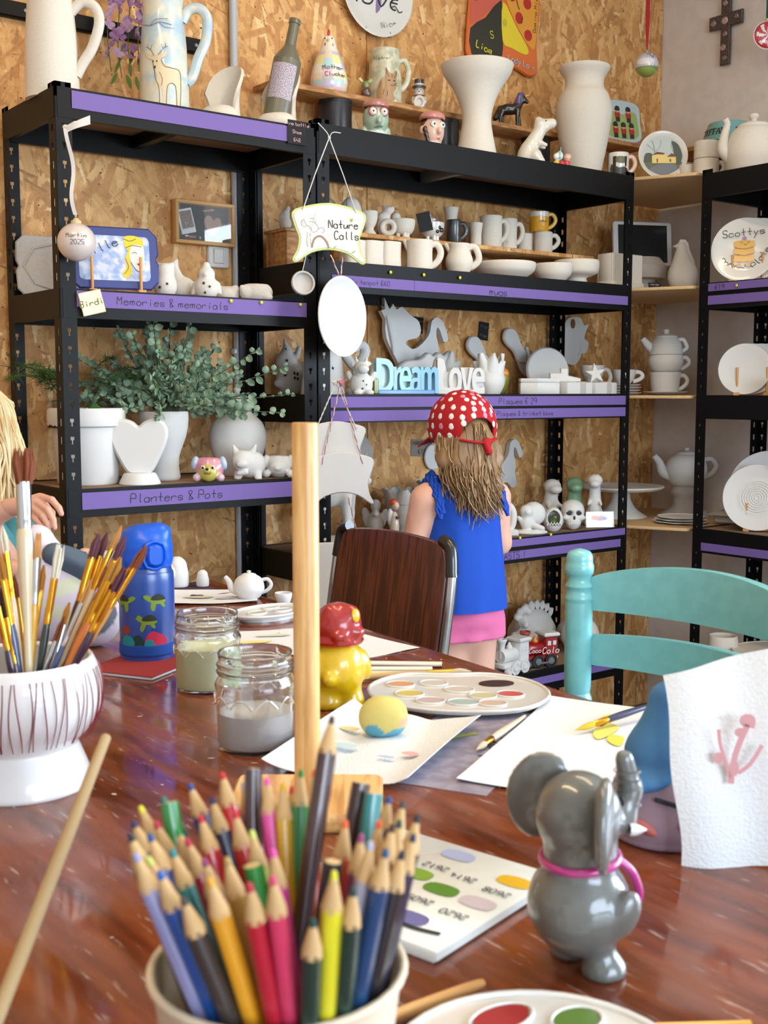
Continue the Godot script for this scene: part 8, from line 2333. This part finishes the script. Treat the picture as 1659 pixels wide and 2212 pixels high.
	part(o, "body", blob([e(0, .046, -.002, .036, .036, .036), e(0, .110, -.004, .0295, .030, .030), c(V(0, .072, -.002), V(0, .09, -.002), .0255, .0255), c(V(0, .100, .020), V(0, .100, .034), .014, .0105), c(V(0, .100, .034), V(0, .120, .042), .0105, .0085), c(V(0, .120, .042), V(0, .143, .036), .0085, .0065), c(V(-.015, .014, .004), V(-.017, .004, .006), .012, .016), c(V(.015, .014, .004), V(.017, .004, .006), .012, .016), e(-.033, .048, .010, .008, .018, .012, V(12, 0, 12)), e(.033, .048, .010, .008, .018, .012, V(12, 0, -12))], .0028, .0035, .0), gm)
	for sx in [-1, 1]: part(o, "ear", blob([e(sx * .018, -.006, 0, .022, .030, .0062), e(sx * .012, .012, 0, .018, .016, .006)], .0028, .004), gm, V(sx * .024, .118, .0), V(0, sx * 45, 0))
	for sx in [-1, 1]: part(o, "tusk", lathe(sm([.0045, 0, .004, .006, 0, .014]), 10), M.white_glaze, V(sx * .011, .096, .032), V(95, sx * 18, 0))
	for sx in [-1, 1]: part(o, "eye", ball(V(.003, .004, .002), 10), M.ink, V(sx * .012, .118, .0235))
	for i in 5: part(o, "trunk_crease", tube(range(14).map(func(k): return V(.0092 * cos(TAU * k / 14), .110 + i * .006, .0405 - absf(i - 1) * .0006 + .0092 * sin(TAU * k / 14))), .0006, 4, true), gm)
	var col := []
	for k in 28: col.append(V(.0262 * cos(TAU * k / 28), .0795 + .002 * sin(TAU * k / 28), -.002 + .0258 * sin(TAU * k / 28)))
	var pk := colour(Color(.72, .20, .50), true)
	part(o, "collar", tube(col, .0032, 8, true), pk)
	part(o, "collar_end", tube(spl([V(-.016, .079, .018), V(-.020, .070, .027), V(-.020, .056, .034), V(-.018, .047, .036)], 5), .0032, 8), pk)
	# colour chart tile
	o = thing("colour_chart", "white glazed tile with painted colour swatches and handwritten numbers", "tile", V(.561, TY, -.693), 13.7)
	part(o, "tile", box(.168, .010, .168, .002), glaze(Color(.86, .86, .82), .08), V(0, .005, 0))
	part(o, "dark_edge", box(.166, .002, .166), M.ink, V(0, .001, 0))
	var sw := [[.048, .066, .90, .72, .02], [.0, .028, .33, .55, .10], [.012, -.006, .50, .66, .18], [-.054, .039, .42, .42, .66], [.063, .0, .66, .70, .84], [-.002, .064, .80, .76, .80], [-.02, -.04, .85, .78, .2], [.03, -.045, .75, .3, .3], [-.05, -.05, .2, .4, .7]]
	for q in sw: paint(o, "swatch", Color(q[2], q[3], q[4]), [outl([-.009, 0, -.006, .014, .006, .015, .010, .002, .007, -.013, -.006, -.014], 3)], V(q[0], .0101, q[1]), V(-90, 0, 0))
	for q in [["2612", .036, -.002], ["2614", .032, .028], ["2608", .026, .064], ["2605", -.022, .025], ["2620", -.026, .060], ["2604", .0, -.045]]: text(o, q[0], .0075, .0011, Color(.12, .12, .14), V(q[1], .0106, q[2]), V(-90, 90, 0))
	paint(o, "scrawl", Color(.15, .14, .15), [[.005, -.064, .03, -.066, .05, -.062, .072]], V(0, .0106, 0), V(90, 0, 0), .0, false, -.0006)
	# round palette and things at the near edge
	palette("round white palette with red and green paint beside the tub", V(.452, TY, -.440), 0, .090, .090, [[.022, -.058, .024, .014, .62, .10, .14], [.058, -.028, .018, .014, .35, .48, .16], [-.03, -.045, .02, .015, .75, .30, .33], [.0, .02, .022, .018, .84, .83, .8]], false)
	o = stick("round_brush", "wooden brush handle poking out beside the round palette", "paint brush", V(.424, TY + .006, -.549), V(.50, TY + .006, -.545))
	part(o, "handle", lathe(sm([.0, .0, .0036, .002, .0045, .05, .004, .074]) + [0, .0755], 10), M.pine)
	o = stick("yellow_pencil", "yellow pencil lying by the round palette", "pencil", V(.549, TY + .0045, -.440), V(.60, TY + .0045, -.405))
	part(o, "barrel", lathe([0, 0, .004, 0, .004, .06, 0, .06], 6), colour(Color(.86, .60, .06), true))
	# tub of pencils
	o = thing("pencil_tub", "pale paper tub full of colouring pencils", "tub", V(.286, TY, -.4575), 0)
	part(o, "cup", lathe(vessel([.044, 0, .0455, .002, .0605, .122], .0016), 48), mat(Color(.84, .76, .66), .7))
	part(o, "rolled_rim", tube(range(40).map(func(k): return V(.0612 * cos(TAU * k / 40), .1225, .0612 * sin(TAU * k / 40))), .0022, 8, true), mat(Color(.86, .79, .68), .7))
	pencils()
	# long brush leaning out of a jar at the near end
	jar("water_jar", "glass jar by the table edge with one long brush", V(.118, TY, -.505), .034, .10, .045, Color(.60, .62, .60))
	o = stick("long_brush", "long pale wooden brush leaning out of the jar", "paint brush", V(.333, .902, -.758), V(.105, TY + .006, -.49))
	var bl := o.position.distance_to(V(.333, .902, -.758))
	part(o, "handle", lathe(sm([0, .03, .0032, .032, .0045, bl * .5, .0038, bl - .004]) + [0, bl], 12), colour(Color(.66, .56, .40)))
	part(o, "bristles", lathe(sm([0, 0, .004, .012, .0032, .034]), 10), colour(Color(.2, .12, .08)))

func goods() -> void:
	top_shelves()
	left_rack_goods()
	hanging()
	mug_shelf()
	plaque_shelf()
	corner_and_right()
	beasts_shelf()
	bottom_shelf()
	people()
	chairs()
	table_top()
